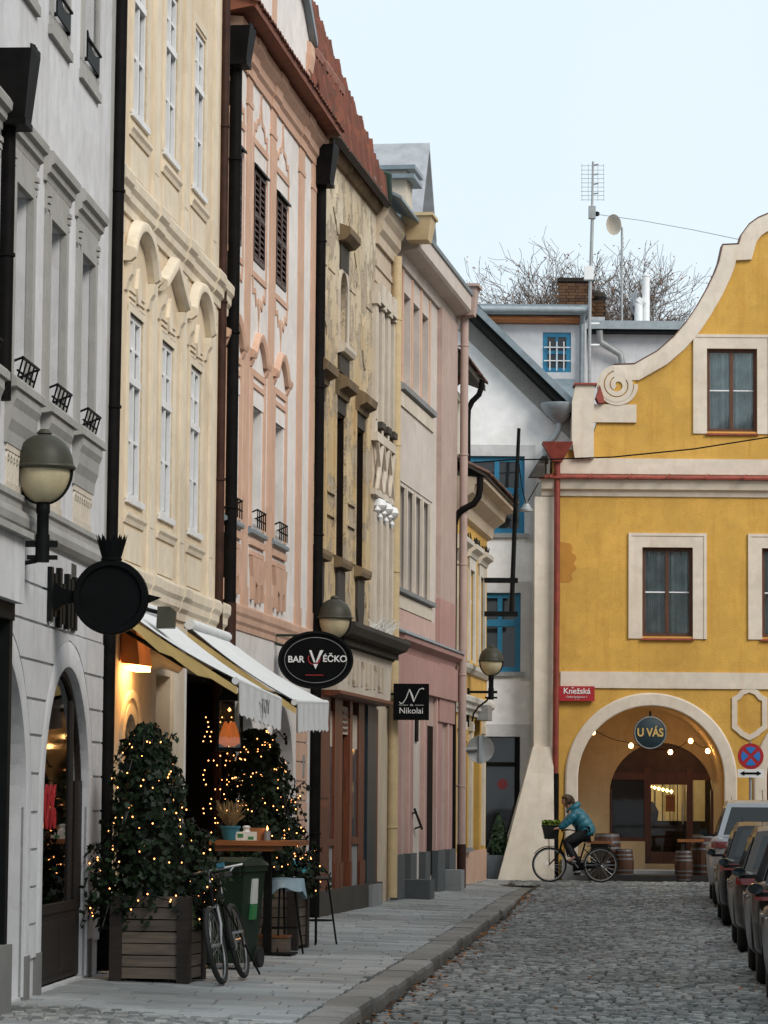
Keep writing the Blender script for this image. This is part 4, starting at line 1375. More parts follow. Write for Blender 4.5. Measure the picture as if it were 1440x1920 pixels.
# ---- pink house
OUTK[0] = 0.55
r, L = house('pink_house', FRONT[5], FRONT[6], 'pink house with grouped windows, deep eave and grey plinth blocks')
holes = [(rect(1.2 + k * 1.12, 2.06 + k * 1.12, 8.52, 10.05), .3) for k in range(3)]
holes += [(rect(.72 + k * .98, 1.6 + k * .98, 5.1, 6.78), .3) for k in range(4)]
wall_mesh([(0, -.2), (L, -.2), (L, 10.8), (0, 10.8)], holes, .3, 5.0).build('wall', 'pink_upper', r)
for k in range(3):
    window(r, 1.63 + k * 1.12, 8.52, .86, 1.53, .24, 'white_paint', 'glass_dark', 2, ((.66, 't'),))
for k in range(4):
    window(r, 1.16 + k * .98, 5.1, .88, 1.68, .24, 'white_paint', 'glass_dark', 1, ((.66, 't'),))
m = MB()
for k in range(4):
    m.ob(1.06 + k * 1.12 - .05, 1.2 + k * 1.12 - .03, 8.5, 10.4, -.02, .03)
m.each('orange_strip', 'peach_trim', r)
m = MB()
for k in range(5):
    m.ob(.58 + k * .98, .7 + k * .98, 5.08, 6.8, -.02, .06)
m.each('mullion', 'ivory_trim', r)
MB().prismx([(-.02, 8.36), (.14, 8.38), (.16, 8.46), (-.02, 8.52)], .9, 4.95).prismx([(-.02, 4.98), (.16, 5.0), (.18, 5.06), (-.02, 5.1)], .55, 4.95).each('sill', 'slab_gray', r)
MB().ob(.9, 4.95, 8.1, 8.33, -.02, .05).ob(.65, 4.9, 4.75, 4.96, -.02, .05).each('sill_band', 'ivory_trim', r)
MB().ob(.8, 4.9, 6.85, 8.0, -.02, .03).build('blank_panel', 'pink_upper', r)
MB().ob(.3, 5.3, 4.25, 4.74, -.02, .025).build('pink_panel', 'pink_light', r)
MB().ob(5.5, 7.75, 5.2, 10.45, -.02, .16).build('corner_pilaster', 'mauve_wall', r)
MB().ob(5.48, 7.78, 3.0, 5.2, -.02, .165).build('corner_pilaster_foot', 'pink_wall', r)
MB().prismx([(-.02, 4.0), (.14, 4.0), (.2, 4.12), (.4, 4.2), (.42, 4.28), (-.02, 4.42)], .1, L - .12).each('belt', 'pink_wall', r)
MB().prismx([(-.02, 4.36), (.46, 4.285), (.46, 4.30), (-.02, 4.44)], .05, L - .1).build('belt_cover', 'zinc_roof', r)
OUTK[0] = 1.0
MB().ob(.1, L - .15, 3.42, 4.0, -.02, .13).build('fascia_band', 'pink_wall', r)
for u0, u1 in ((.25, 1.0), (1.75, 2.4), (3.6, 4.1), (5.2, 6.1), (6.8, 7.6)):
    MB().ob(u0, u1, .72, 3.42, -.02, .055).build('pilaster', 'pink_wall', r)
    MB().ob(u0 - .015, u0 + .13, .72, 3.42, -.02, .075).build('pilaster_lit_edge', 'pink_light', r)  # paler strip paints in the light on each pilaster's near side
    MB().ob(u0 - .05, u1 + .04, -.15, .72, -.02, .12).build('plinth_block', 'slate', r)
for u0, u1 in ((1.0, 1.75), (6.1, 6.8)):
    MB().ob(u0, u1, .72, 3.42, -.02, .012).build('recess_panel', 'mauve_wall', r)
MB().ob(2.45, 3.6, .4, 3.36, -.46, -.02).build('entrance_recess', 'mauve_wall', r)
MB().ob(4.15, 5.15, .3, 2.9, -.3, .015).build('door', 'interior_dark', r)
MB().ob(4.15, 5.15, 2.9, 3.4, -.3, .02).build('door_transom', 'mauve_wall', r)
MB().ob(2.9, 3.2, 2.6, 3.1, -.02, .03).build('vent', 'interior_dark', r)
MB().ob(1.25, 1.85, -.12, .3, -.1, .5).build('step', 'slate', r)
MB().ob(6.2, 6.7, -.12, .36, -.1, .4).build('step', 'slab_gray', r)
MB().tube([(2.2, -.11, 1.45), (3.1, -.11, 1.12)], .022, 8).tube([(2.35, -.11, 1.4), (2.35, -.0, 1.36)], .015, 6).tube([(3.0, -.11, 1.16), (3.0, -.0, 1.12)], .015, 6).build('handrail', 'black_iron', r, True)
OUTK[0] = 0.5
MB().prismx([(-.02, 10.42), (.1, 10.42), (.14, 10.6), (.62, 10.66), (.7, 10.7), (.72, 10.98), (-.02, 11.0)], .55, L + .1).build('main_cornice', 'pink_upper', r)
MB().prismx([(-.02, 11.0), (.78, 10.97), (.8, 11.03), (-.02, 11.12)], .5, L + .15).build('eave_cover', 'zinc_roof', r)
MB().loop_prism([(.2, -.38, 11.05), (L, -.38, 11.05), (L, 5, 13.6), (.2, 5, 13.6)], [(.2, -.3, 10.95), (L, -.3, 10.95), (L, 5, 13.4), (.2, 5, 13.4)]).build('roof', 'zinc_roof', r)
# dormers
def dormer(u, y, w, z0, zc, zt, mat, tall):
    MB().prism([(u - w, z0), (u + w, z0), (u + w, zc), (u, zt - .15), (u - w, zc)], y, y + 2.6).build('dormer_wall', mat, r)
    for s_ in (-1, 1):
        MB().loop_prism([(u, y - .35, zt), (u + s_ * (w + .28), y - .35, zc - .25), (u + s_ * (w + .28), y - .35, zc - .35), (u, y - .35, zt - .12)], [(u, y + 3, zt), (u + s_ * (w + .28), y + 3, zc - .25), (u + s_ * (w + .28), y + 3, zc - .35), (u, y + 3, zt - .12)]).build('dormer_roof', 'pale_tin', r)
dormer(4.3, .35, .75, 11.1, 11.9, 13.2, 'pink_upper', 1)
MB().box(.75, 1.45, -.1, 1.5, 11.0, 11.85).build('dormer_wall', 'ivory_trim', r)
MB().box(.6, 1.6, -.25, 1.6, 11.85, 11.92).build('dormer_roof', 'zinc_roof', r)
MB().box(1.75, 2.5, .05, 1.6, 11.1, 12.2).build('dormer_wall', 'ivory_trim', r)
MB().box(1.6, 2.65, -.12, 1.7, 12.2, 12.27).build('dormer_roof', 'zinc_roof', r)
MB().loop_prism([(.1, -.55, 10.72), (.55, -.55, 10.72), (.55, -.2, 10.72), (.1, -.2, 10.72)], [(.0, -.62, 11.1), (.62, -.62, 11.1), (.62, -.15, 11.1), (.0, -.15, 11.1)]).box(-.03, .65, -.65, -.12, 11.1, 11.15).build('gutter_box', 'cream_pipe', r)
MB().loop_prism([(7.6, -.4, 10.62), (7.95, -.4, 10.62), (7.95, -.1, 10.62), (7.6, -.1, 10.62)], [(7.55, -.45, 11.15), (8.05, -.45, 11.15), (8.05, -.05, 11.15), (7.55, -.05, 11.15)]).box(7.5, 8.1, -.5, -.02, 11.15, 11.2).build('gutter_box', 'mauve_wall', r)

# ---- small yellow house at the corner
OUTK[0] = 0.62
r, L = house('small_yellow_house', FRONT[6], FRONT[7], 'small yellow house with white window surrounds and a tiled eave at the corner')
CY = (1.1, 3.1, 5.1)
holes = [(rect(c - .42, c + .42, 4.35, 6.1), .12) for c in CY] + [(rect(1.7, 2.6, .7, 2.75), .15), (rect(3.9, 5.0, .1, 3.2), .3)]
wall_mesh([(0, -.2), (L, -.2), (L, 7.6), (0, 7.6)], holes, .12, 3.4).build('wall', 'small_yellow', r)
for c in CY:
    window(r, c, 4.35, .84, 1.75, .08, 'white_paint', 'glass_sky', 2, ((.66, 't'),))
    MB().ob(c - .62, c - .42, 4.3, 6.3, -.02, .07).ob(c + .42, c + .62, 4.3, 6.3, -.02, .07).ob(c - .62, c + .62, 6.1, 6.32, -.02, .065).build('window_surround', 'small_white', r)
    MB().prismx([(-.02, 6.32), (.1, 6.34), (.14, 6.42), (.3, 6.48), (.32, 6.56), (-.02, 6.62)], c - .72, c + .72).build('hood', 'small_white', r)
    b = MB()
    for k in range(16):
        b.tube([(c + rs.uniform(-.6, .6), -.1 + rs.uniform(-.07, .07), 6.56), (c + rs.uniform(-.65, .65), -.1 + rs.uniform(-.08, .08), 6.7)], .012, 3)
    tag(b.build('pigeon_spikes', 'dark_stone', r), kind='stuff')
MB().prismx([(-.02, 4.05), (.1, 4.06), (.2, 4.14), (.22, 4.22), (-.02, 4.28)], .02, L).prismx(CORN(.3, 3.25, 3.6), .02, L + .05).each('belt', 'small_white', r)
MB().ob(.02, L, 3.6, 4.05, -.02, .02).build('frieze', 'small_yellow', r)
MB().prismx([(-.02, 6.95), (.15, 7.0), (.2, 7.2), (.55, 7.35), (.62, 7.5), (.9, 7.55), (.92, 7.62), (-.02, 7.66)], -.02, L + .25).build('main_cornice', 'beige_wall', r)
for u in (.7, 1.48, 2.85, 5.4):
    MB().ob(u, u + .22, .7, 3.2, -.02, .1).ob(u - .05, u + .27, 2.95, 3.1, -.02, .14).build('pilaster', 'small_white', r)
MB().ob(1.7, 2.6, .72, 2.73, -.12, -.1).build('pane', 'glass_sky', r)
MB().prismx(bandp(.62, .7, .18), 1.55, 2.75).build('sill', 'slab_gray', r)
MB().ob(3.92, 4.98, .1, 3.18, -.28, -.24).build('door', 'dark_wood', r)
MB().ob(4.3, 4.42, .6, 3.0, -.24, -.2).build('door_post', 'galv', r)
MB().ob(.0, L + .01, -.15, .62, -.02, .035).build('plinth', 'peach_trim', r)
MB().ob(4.1, 5.0, 3.2, 3.5, .05, .4).build('awning_box', 'galv', r)
# tiled eave
et = MB().loop_prism([(-.11 + .22 * k / 6, 0, .045 * math.sin(PI * k / 6)) for k in range(7)] + [(.11 - .22 * k / 6, 0, .045 * math.sin(PI * (1 - k / 6)) - .02) for k in range(7)], [(-.1 + .2 * k / 6, .5, .045 * math.sin(PI * k / 6) + .24) for k in range(7)] + [(.1 - .2 * k / 6, .5, .045 * math.sin(PI * (1 - k / 6)) + .22) for k in range(7)]).mesh('eave_tile', 'eave_clay')
MB().loop_prism([(-.1, -.6, 7.62), (L + .2, -.6, 7.62), (L + .2, 3.2, 9.75), (-.1, 3.2, 9.75)], [(-.1, -.6, 7.68), (L + .2, -.6, 7.68), (L + .2, 3.2, 9.82), (-.1, 3.2, 9.82)]).build('roof', 'dark_stone', r)
for k in range(28):
    for j in range(3):
        inst('eave_tile', et, r, (k * .232, -.66 + j * .46, 7.7 + j * .24 + rs.uniform(-.01, .01)), (0, rs.uniform(-.05, .05), 0))
# white dormer storey with its own dark eave
MB().box(-.1, 3.6, .35, 2.8, 7.9, 9.85).build('dormer_wall', 'small_white', r)
MB().ob(.5, .75, 8.2, 9.5, -.36, -.28).ob(3.2, 3.55, 8.1, 9.6, -.36, -.26).ob(.3, 3.6, 9.45, 9.6, -.36, -.24).build('dormer_trim', 'small_white', r)
MB().loop_prism([(-.3, -.15, 9.8), (4.3, -.15, 9.8), (4.3, 2.8, 10.9), (-.3, 2.8, 10.9)], [(-.3, -.15, 9.92), (4.3, -.15, 9.92), (4.3, 2.8, 11.05), (-.3, 2.8, 11.05)]).build('dormer_roof', 'dark_stone', r)
for k in range(17):
    inst('eave_tile', et, r, (-.15 + k * .26, -.22, 9.93), (0, rs.uniform(-.05, .05), 0))

# ------------------------------------------------------------------ yellow gabled house facing the street (front at Y = 67)
OX = 5.6
yel = empty('yellow_gabled_house', (OX, 67.0, -0.02), 0, 'big yellow house with curved baroque gable and arched porch at street end', 'house')
r = yel
U = lambda x: x - OX
PEAK = 9.2
def mir(pts): return [(2 * PEAK - x, z) for x, z in pts[::-1]]
outer = [(4.62, 10.05), (4.5, 10.4), (4.6, 10.66), (4.82, 10.76), (5.27, 10.78), (5.77, 11.07), (6.12, 11.38), (6.39, 11.70), (6.62, 12.05), (6.84, 12.44), (7.0, 12.78), (7.09, 13.02), (7.16, 13.34), (7.50, 13.36), (7.56, 13.58), (7.72, 13.8), (7.9, 13.93), (8.2, 14.06), (8.7, 14.2)]
gab = [(U(x), z) for x, z in outer + mir(outer)]
body = [(U(3.56), -.2), (U(14.84), -.2), (U(14.84), 8.8), (U(14.1), 8.8)] + gab[::-1] + [(U(4.1), 10.0), (U(4.1), 8.8), (U(3.56), 8.8)]
# tidy outline: gable curve between the parapet blocks
body = [(U(3.56), -.2), (U(14.84), -.2), (U(14.84), 9.0), (U(2 * PEAK - 4.3), 9.0)] + gab[::-1] + [(U(4.3), 9.0), (U(3.56), 9.0)]
AC, AR, AS = U(5.615), 1.525, 2.1
holes = [(rect(U(5.43), U(6.5), 5.08, 6.95), .18), (rect(U(7.94), U(9.0), 5.08, 6.95), .18), (rect(U(10.44), U(11.5), 5.08, 6.95), .18), (rect(U(6.79), U(7.85), 9.41, 11.17), .18), (rect(U(2 * PEAK - 7.85), U(2 * PEAK - 6.79), 9.41, 11.17), .18)]
holes += [(archhole(AC, AR, .0, AS, 30), .45), (archhole(U(9.55), AR, .0, AS, 30), .45)]
wall_mesh(body, holes, .18, .55).build('wall', 'yellow_wall', r)
MB().box(U(3.56), U(3.75), .55, 9, -.2, 8.8).box(U(14.6), U(14.84), .55, 9, -.2, 8.8).box(U(3.75), U(14.6), 8.8, 9, -.2, 8.8).box(U(3.75), U(14.6), .55, 8.8, 8.6, 8.8).each('outer_wall', 'yellow_wall', r)
for x0, z0, h in ((5.43, 5.08, 1.87), (7.94, 5.08, 1.87), (10.44, 5.08, 1.87), (6.79, 9.41, 1.76), (2 * PEAK - 7.85, 9.41, 1.76)):
    c = U(x0 + .53)
    w = window(r, c, z0, 1.06, h, .12, 'window_wood', 'glass_clear', 2, (), .07, .075, .02)
    MB().box(c - .46, c - .04, .10, .125, z0 + h * .5 - .014, z0 + h * .5 + .014).box(c + .04, c + .46, .10, .125, z0 + h * .5 - .012, z0 + h * .5 + .012).each('white_bar', 'white_paint', r)
    cu = MB()
    for sgn in (-1, 1):
        n = 40
        pts = []
        for k in range(n + 1):
            x = c + sgn * (.02 + .48 * k / n)
            y = .23 + .022 * math.sin(k * 1.25 + 2.2 * math.sin(k * .31) + sgn) + .02 * math.sin(k * .37)
            pts.append((x, y))
        for (xa, ya), (xb, yb) in zip(pts, pts[1:]):
            cu.poly([(xa, ya, z0 + .02), (xb, yb, z0 + .02), (xb, yb, z0 + h - .02), (xa, ya, z0 + h - .02)])
    cu.build('curtain', 'curtain', w.parent, True, 80)
    MB().box(c - .54, c + .54, .42, .44, z0 - .05, z0 + h + .05).build('window_back', 'interior_dark', r)
    fx0, fx1, fz0, fz1 = c - .82, c + .82, z0 - .05, z0 + h + .3
    f = MB()
    f.ob(fx0, c - .53, fz0, fz1, -.02, .05).ob(c + .53, fx1, fz0, fz1, -.02, .05).ob(c - .53, c + .53, z0 + h, fz1, -.02, .048)
    f.ob(fx0 - .0, fx0 + .06, fz0 + .0, fz1, .045, .075).ob(fx1 - .06, fx1, fz0, fz1, .045, .075).ob(fx0 + .06, fx1 - .06, fz1 - .06, fz1, .045, .073)
    f.build('window_surround', 'yellow_cream', r)
    MB().prismx([(-.1, z0 - .06), (.1, z0 - .08), (.1, z0 - .055), (-.1, z0)], c - .56, c + .56).build('sill', 'red_tin', r)
# storey bands
MB().ob(U(3.72), U(14.84), 3.99, 4.33, -.02, .06).build('belt', 'yellow_cream', r)
MB().prismx([(-.02, 8.0), (.06, 8.02), (.1, 8.12), (.22, 8.16), (.26, 8.28), (.30, 8.36), (-.02, 8.38)], U(3.3), U(15.0)).build('main_cornice', 'yellow_cream', r)
MB().prismx([(-.02, 8.37), (.42, 8.365), (.43, 8.40), (.1, 8.47), (-.02, 8.48)], U(3.25), U(15.1)).build('cornice_cover', 'red_tin', r)
sl = MB()
for k in range(15):
    x = U(3.5 + k * .8 + rs.uniform(-.05, .05))
    sl.loop_prism([(x, -.435, 8.363), (x + .03, -.435, 8.363), (x + .03, -.435, 8.41), (x, -.435, 8.41)], [(x + .08, -.05, 8.46), (x + .11, -.05, 8.46), (x + .11, -.05, 8.5), (x + .08, -.05, 8.5)])
sl.each('cover_seam', 'red_tin', r)
MB().ob(U(3.7), U(14.7), 8.49, 8.82, -.02, .05).build('gable_band', 'yellow_cream', r)
# gable edge moulding follows the curve
gl_ = outer[3:]
path = [(U(x), z) for x, z in gl_ + mir(gl_)]
MB().sweep(path, [(.04, -.3), (.04, .12), (-.0, .14), (-.3, .12), (-.31, -.02)]).build('gable_moulding', 'yellow_cream', r, True, 35)
MB().sweep(path, [(.042, -.35), (.06, -.35), (.06, .15), (.042, .15)]).build('gable_capping', 'rust_edge', r, True, 35)
for sgn in (0, 1):
    f_ = (lambda x: U(x)) if not sgn else (lambda x: U(2 * PEAK - x))
    # spiral volute
    sp_ = []
    for k in range(64):
        a = math.radians(100 + k * 13.5)
        rr = .37 - .0047 * k
        sp_.append((4.9 + rr * math.cos(a), 10.37 + rr * math.sin(a)))
    sp_ = [(f_(x), z) for x, z in sp_]
    MB().sweep(sp_, [(.05, .04), (.05, .13), (-.05, .13), (-.05, .04)]).build('volute', 'yellow_cream', r, True, 35)
    MB().prism([(f_(4.9 + .39 * math.cos(a * PI / 14)), 10.37 + .39 * math.sin(a * PI / 14)) for a in range(28)], -.05, .02).build('volute_disc', 'yellow_wall', r)
    MB().sweep([(f_(4.9 + .40 * math.cos(math.radians(a))), 10.37 + .40 * math.sin(math.radians(a))) for a in range(75, 372, 9)], [(.05, -.02), (.05, .12), (-.03, .12), (-.03, -.02)]).build('volute_rim', 'yellow_cream', r, True, 35)
    x0, x1 = sorted((f_(4.0), f_(4.33)))
    MB().prism([(f_(4.0), 8.8), (f_(4.40), 8.8), (f_(4.40), 10.1), (f_(4.42), 10.36), (f_(4.02), 10.36), (f_(3.94), 10.0), (f_(3.94), 9.2)], -.13, .4).build('parapet_block', 'yellow_cream', r)
    MB().prism([(f_(3.98), 10.36), (f_(4.46), 10.36), (f_(4.46), 10.4), (f_(3.98), 10.4)], -.18, .45).build('parapet_cap', 'red_tin', r)
    x0, x1 = sorted((f_(4.39), f_(5.30)))
    MB().ob(x0, x1, 9.58, 9.96, -.02, .10).build('gable_arm', 'yellow_cream', r)
    MB().prism([(f_(4.44), 10.1), (f_(4.52), 10.36), (f_(4.6), 10.1), (f_(4.62), 9.98), (f_(4.5), 9.97)], -.17, .2).build('volute_flashing', 'red_tin', r)
# corner pier, buttress
MB().ob(U(3.17), U(3.6), 2.6, 8.0, -.5, .03).build('corner_pier', 'buttress_white', r)
MB().loop_prism([(U(3.15), -.12, 2.75), (U(3.57), -.12, 2.75), (U(3.57), -.75, -.1), (U(2.38), -.75, -.1)], [(U(3.15), .6, 2.75), (U(3.57), .6, 2.75), (U(3.57), .6, -.1), (U(2.38), .6, -.1)]).build('buttress', 'buttress_white', r)
# arch mouldings
for ac in (AC, U(9.55)):
    MB().sweep([(ac + AR, .0)] + arc(ac, AS, AR, 0, 180, 40) + [(ac - AR, .0)], [(0, -.02), (-.27, -.02), (-.27, .05), (-.24, .08), (-.02, .08), (0, .06)]).build('arch_moulding', 'yellow_cream', r, True, 30)
MB().prism(archhole(U(9.55), AR, .0, AS, 30), .4, .45).build('gate', 'door_wood', r)
# porch behind the arch: side walls, vault, back wall with glazed arch, floor
D0, D1 = .45, 2.3
for ac in (AC,):
    v = MB()
    path = [(ac + AR + .02, -.1)] + arc(ac, AS, AR + .02, 0, 180, 30) + [(ac - AR - .02, -.1)]
    for (xa, za), (xb, zb) in zip(path, path[1:]):
        v.poly([(xa, D0 - .02, za), (xb, D0 - .02, zb), (xb, D1, zb), (xa, D1, za)])
    v.build('porch_vault', 'porch_wall', r, True, 40)
    bc, bw, bs = ac + .42, 1.12, 1.78
    wall_mesh([(ac - AR - .1, -.1), (ac + AR + .1, -.1), (ac + AR + .1, 4.2), (ac - AR - .1, 4.2)], [(archhole(bc, bw, .30, bs, 22), .2)], .2, .2).build('porch_back', 'porch_wall', r, loc=(0, D1, 0))
    MB().box(ac - AR, ac + AR, -.1, D1, -.1, .08).build('porch_floor', 'slab_gray', r)
    # glazing
    fy = D1 + .1
    f = MB()
    for x0, x1 in ((bc - .37, bc - .22), (bc + .55, bc + .68), (bc - bw, bc - bw + .06), (bc + bw - .05, bc + bw)):
        f.box(x0, x1, fy - .06, fy + .06, .3, 2.35 if abs(x0 - bc) < .8 else 1.9)
    f.box(bc - bw, bc + bw, fy - .055, fy + .055, 2.1, 2.25)
    f.box(bc - bw, bc - .37, fy - .06, fy + .06, .78, .86).box(bc - .22, bc + .55, fy - .05, fy + .05, .3, .55).box(bc - .22, bc + .55, fy - .05, fy + .05, 2.0, 2.1)
    f.build('door_frame', 'door_wood', r)
    MB().box(bc - bw, bc - .37, fy - .3, fy + .1, .1, .78).build('stall_riser', 'porch_wall', r)
    fan = [(bc - bw + .06, 2.25), (bc + bw - .06, 2.25)] + arc(bc, bs, bw, 24, 156, 16)
    MB().prism(fan, fy - .01, fy).build('fanlight', 'dark_wood_paint', r)
    MB().box(bc - bw + .06, bc - .37, fy, fy + .006, .86, 2.1).build('pane', 'glass_dark', r)
    MB().box(bc - .22, bc + .55, fy, fy + .006, .55, 2.0).build('door_pane', 'glass_clear', r)
    MB().box(bc + .68, bc + bw - .05, fy, fy + .006, .5, 2.1).build('pane', 'glass_clear', r)
    MB().tube([(bc + .46, fy - .09, 1.15), (bc + .46, fy - .09, 1.6)], .015, 6).build('door_handle', 'steel', r, True)
    MB().box(bc + .1, bc + .3, fy - .012, fy - .004, 1.42, 1.78).build('notice', 'fascia_wood', r)
    # room behind the glass
    rm = MB()
    y0, y1 = D1 + .25, D1 + 3.6
    rm.box(bc - .6, bc + 1.3, y1, y1 + .05, 1.2, 2.6)
    rm.build('room_back', 'interior_cream', r)
    rm = MB()
    rm.poly([(ac - 2, y0, -.1), (ac - 2, y1, -.1), (ac - 2, y1, 3.2), (ac - 2, y0, 3.2)]).poly([(ac + 2, y0, -.1), (ac + 2, y1, -.1), (ac + 2, y1, 3.2), (ac + 2, y0, 3.2)]).poly([(ac - 2, y0, 3.2), (ac + 2, y0, 3.2), (ac + 2, y1, 3.2), (ac - 2, y1, 3.2)])
    rm.box(ac - 2, ac + 2, y0, y1, -.1, .1).poly([(ac - 2, y1 + .06, -.1), (ac + 2, y1 + .06, -.1), (ac + 2, y1 + .06, 3.2), (ac - 2, y1 + .06, 3.2)])
    rm.build('room_shell', 'interior_dark', r)
    bars = MB()
    for k in range(9):
        bars.box(bc - .55 + k * .17, bc - .53 + k * .17, y1 - .3, y1 - .28, .1, 2.4)
    bars.each('room_bar', 'black_iron', r)
    MB().box(bc - .3, bc + .45, y1 - .9, y1 - .35, .1, 1.15).lathe([(.02, 1.15), (.17, 1.2), (.2, 1.4), (.1, 1.6), (.0, 1.66)], 12, (bc, y1 - .6, 0)).build('room_counter', 'interior_dark', r)
    gl = MB()
    for k in range(7):
        gl.lathe([(0, -.04), (.04, 0), (0, .04)], 8, (bc - .2 + k * .1, D1 + 1.6 + .08 * k, 1.98 - .02 * k))
    gl.each('room_light', 'bulb_warm', r)
lamp = bpy.data.lights.new('room_glow', 'POINT')
lamp.energy = 45
lamp.color = (1, .72, .4)
lamp.shadow_soft_size = .15
lo = bpy.data.objects.new('room_glow', lamp)
col.objects.link(lo)
lo.parent = r
lo.location = (AC + .5, D1 + 2.2, 2.3)
# dark terrace in front of the arch
MB().box(AC - AR + .35, AC + AR + 1.2, -1.3, -.02, -.12, .13).build('terrace_step', 'dark_deck', r)
MB().box(AC - AR + .1, AC + AR - .05, -.1, 1.4, .06, .2).build('stone_step', 'slab_gray', r)
MB().box(AC - AR - .35, AC - AR + .2, -.4, 0.0, -.1, .42).build('guard_stone', 'slab_gray', r)
# cartouche
cp = [(7.36, 3.78), (7.36, 3.2), (7.46, 3.12), (7.52, 3.06), (7.67, 2.98), (7.82, 3.06), (7.88, 3.12), (7.99, 3.2), (7.99, 3.78), (7.9, 3.82), (7.82, 3.92), (7.67, 3.98), (7.52, 3.92), (7.44, 3.82)]
MB().sweep([(U(x), z) for x, z in cp], [(.055, -.02), (.055, .05), (-.055, .05), (-.055, -.02)], True).build('cartouche', 'yellow_cream', r)
# damp patch where the plaster has been mended
pts = [(U(3.72), 6.2)] + [(U(3.9 + .13 * math.sin(k * .24) + .04 * math.sin(k * 1.7) + .02 * math.sin(k * 3.1)), 6.2 + .063 * k) for k in range(14)] + [(U(3.72), 7.05)]
MB().prism(pts, -.006, .01).build('mended_patch', 'orange_patch', r)
# red downpipe with hopper
px_ = U(3.63)
MB().tube([(px_, -.16, 8.75), (px_, -.16, 6), (px_ - .02, -.16, 2.2)], .065, 12).build('downpipe', 'red_pipe', r, True)
MB().tube([(px_ - .02, -.16, 2.2), (px_ - .03, -.16, 0.0)], .078, 12).build('downpipe_foot', 'black_pipe', r, True)
MB().loop_prism([(px_ - .1, -.3, 8.72), (px_ + .1, -.3, 8.72), (px_ + .1, -.02, 8.72), (px_ - .1, -.02, 8.72)], [(px_ - .32, -.46, 9.12), (px_ + .32, -.46, 9.12), (px_ + .32, .1, 9.12), (px_ - .32, .1, 9.12)]).build('rain_hopper', 'red_tin', r)
MB().loop_prism([(px_ - .55, -.4, 8.38), (px_ - .28, -.4, 8.38), (px_ - .2, .3, 8.42), (px_ - .6, .3, 8.42)], [(px_ - .42, -.36, 8.62), (px_ - .28, -.36, 8.62), (px_ - .2, .3, 8.9), (px_ - .3, .3, 8.9)]).build('corner_flashing', 'dark_stone', r)
# roof behind the gable
MB().loop_prism([(U(4.6), .5, 9.2), (U(13.8), .5, 9.2), (U(PEAK), .5, 13.3)], [(U(4.6), 9, 9.2), (U(13.8), 9, 9.2), (U(PEAK), 9, 13.3)]).build('roof', 'roof_tile', r)

# porch string lights
st = empty('string_lights', (OX + AC, 68.0, 2.6), 0, 'string of warm glowing bulbs hung inside the arched porch', 'string lights')
P3 = [at(1112, 1373, 67.9), at(1183, 1398, 68.2), at(1257, 1410, 68.4), at(1295, 1389, 68.2), at(1327, 1408, 68.2), at(1348, 1400, 67.9)]
O = Vector((OX + AC, 68.0, 2.6))
ln = [p - O + Vector((0, 0, .07)) for p in P3]
ln2 = []
for a, b in zip(ln, ln[1:]):
    for k in range(6):
        t = k / 6
        ln2.append(a.lerp(b, t) - Vector((0, 0, .07 * 4 * t * (1 - t))))
MB().tube([ln[0] + Vector((-.3, 0, .1))] + ln2 + [ln[-1]], .008, 5).build('cable', 'black_iron', st)
bm_ = MB().lathe([(0, -.055), (.035, -.045), (.05, -.01), (.04, .03), (.018, .05), (0, .055)], 12).mesh('bulb', 'bulb_warm')
for p in P3:
    inst('bulb', bm_, st, p - O)

# ------------------------------------------------------------------ white house in the gap
r = empty('white_house', (2.4, 73.0, -0.02), 0, 'white gabled house with blue windows standing behind the corner', 'house')
V = lambda x: x - 2.4
h1, h2, dr = rect(V(1.95), V(3.22), 7.72, 9.5), rect(V(2.2), V(3.14), 4.55, 6.36), rect(V(2.0), V(3.14), .45, 3.08)
wall_mesh([(V(-1.5), -.2), (V(3.8), -.2), (V(3.8), 9.5), (V(5.2), 9.5), (V(4.55), 10.2), (V(1.0), 13.65), (V(-1.5), 13.65)], [h1, h2, dr], .2, 8).build('wall', 'white_wall', r)
for (a, b, p, q, c_, rows, gl_) in ((1.95, 3.22, 7.72, 9.5, 2, ((.55, 't'),), 'glass_dark'), (2.2, 3.14, 4.55, 6.36, 2, ((.62, 't'),), 'glass_dark')):
    window(r, V((a + b) / 2), p, b - a, q - p, .1, 'blue_paint', gl_, c_, rows, .12, .11)
    MB().ob(V(a - .24), V(a), p - .2, q + .26, -.02, .02).ob(V(b), V(b + .24), p - .2, q + .26, -.02, .02).ob(V(a), V(b), q, q + .26, -.02, .018).build('window_surround', 'gray_wall', r)
    MB().prismx(bandp(p - .1, p, .12), V(a - .1), V(b + .1)).build('sill', 'galv', r)
MB().ob(V(3.14), V(3.38), .2, 3.36, -.02, .02).ob(V(2.0), V(3.14), 3.08, 3.36, -.02, .018).build('door_surround', 'gray_wall', r)
MB().ob(V(2.0), V(3.14), .45, 3.06, -.16, -.12).build('door_glazing', 'glass_dark', r)
MB().ob(V(3.02), V(3.13), .45, 3.06, -.12, -.06).ob(V(2.0), V(3.02), 2.4, 2.5, -.12, -.07).ob(V(2.0), V(3.02), .45, .56, -.12, -.07).build('door_frame', 'black_iron', r)
MB().lathe([(0, 0), (.12, 0), (.12, .004), (0, .004)], 20, (V(2.75), .115, 2.0), 'y').build('door_sticker', 'red_lens', r)
MB().ob(V(2.0), V(3.3), -.1, .4, -.2, .1).build('door_step', 'slab_gray', r)
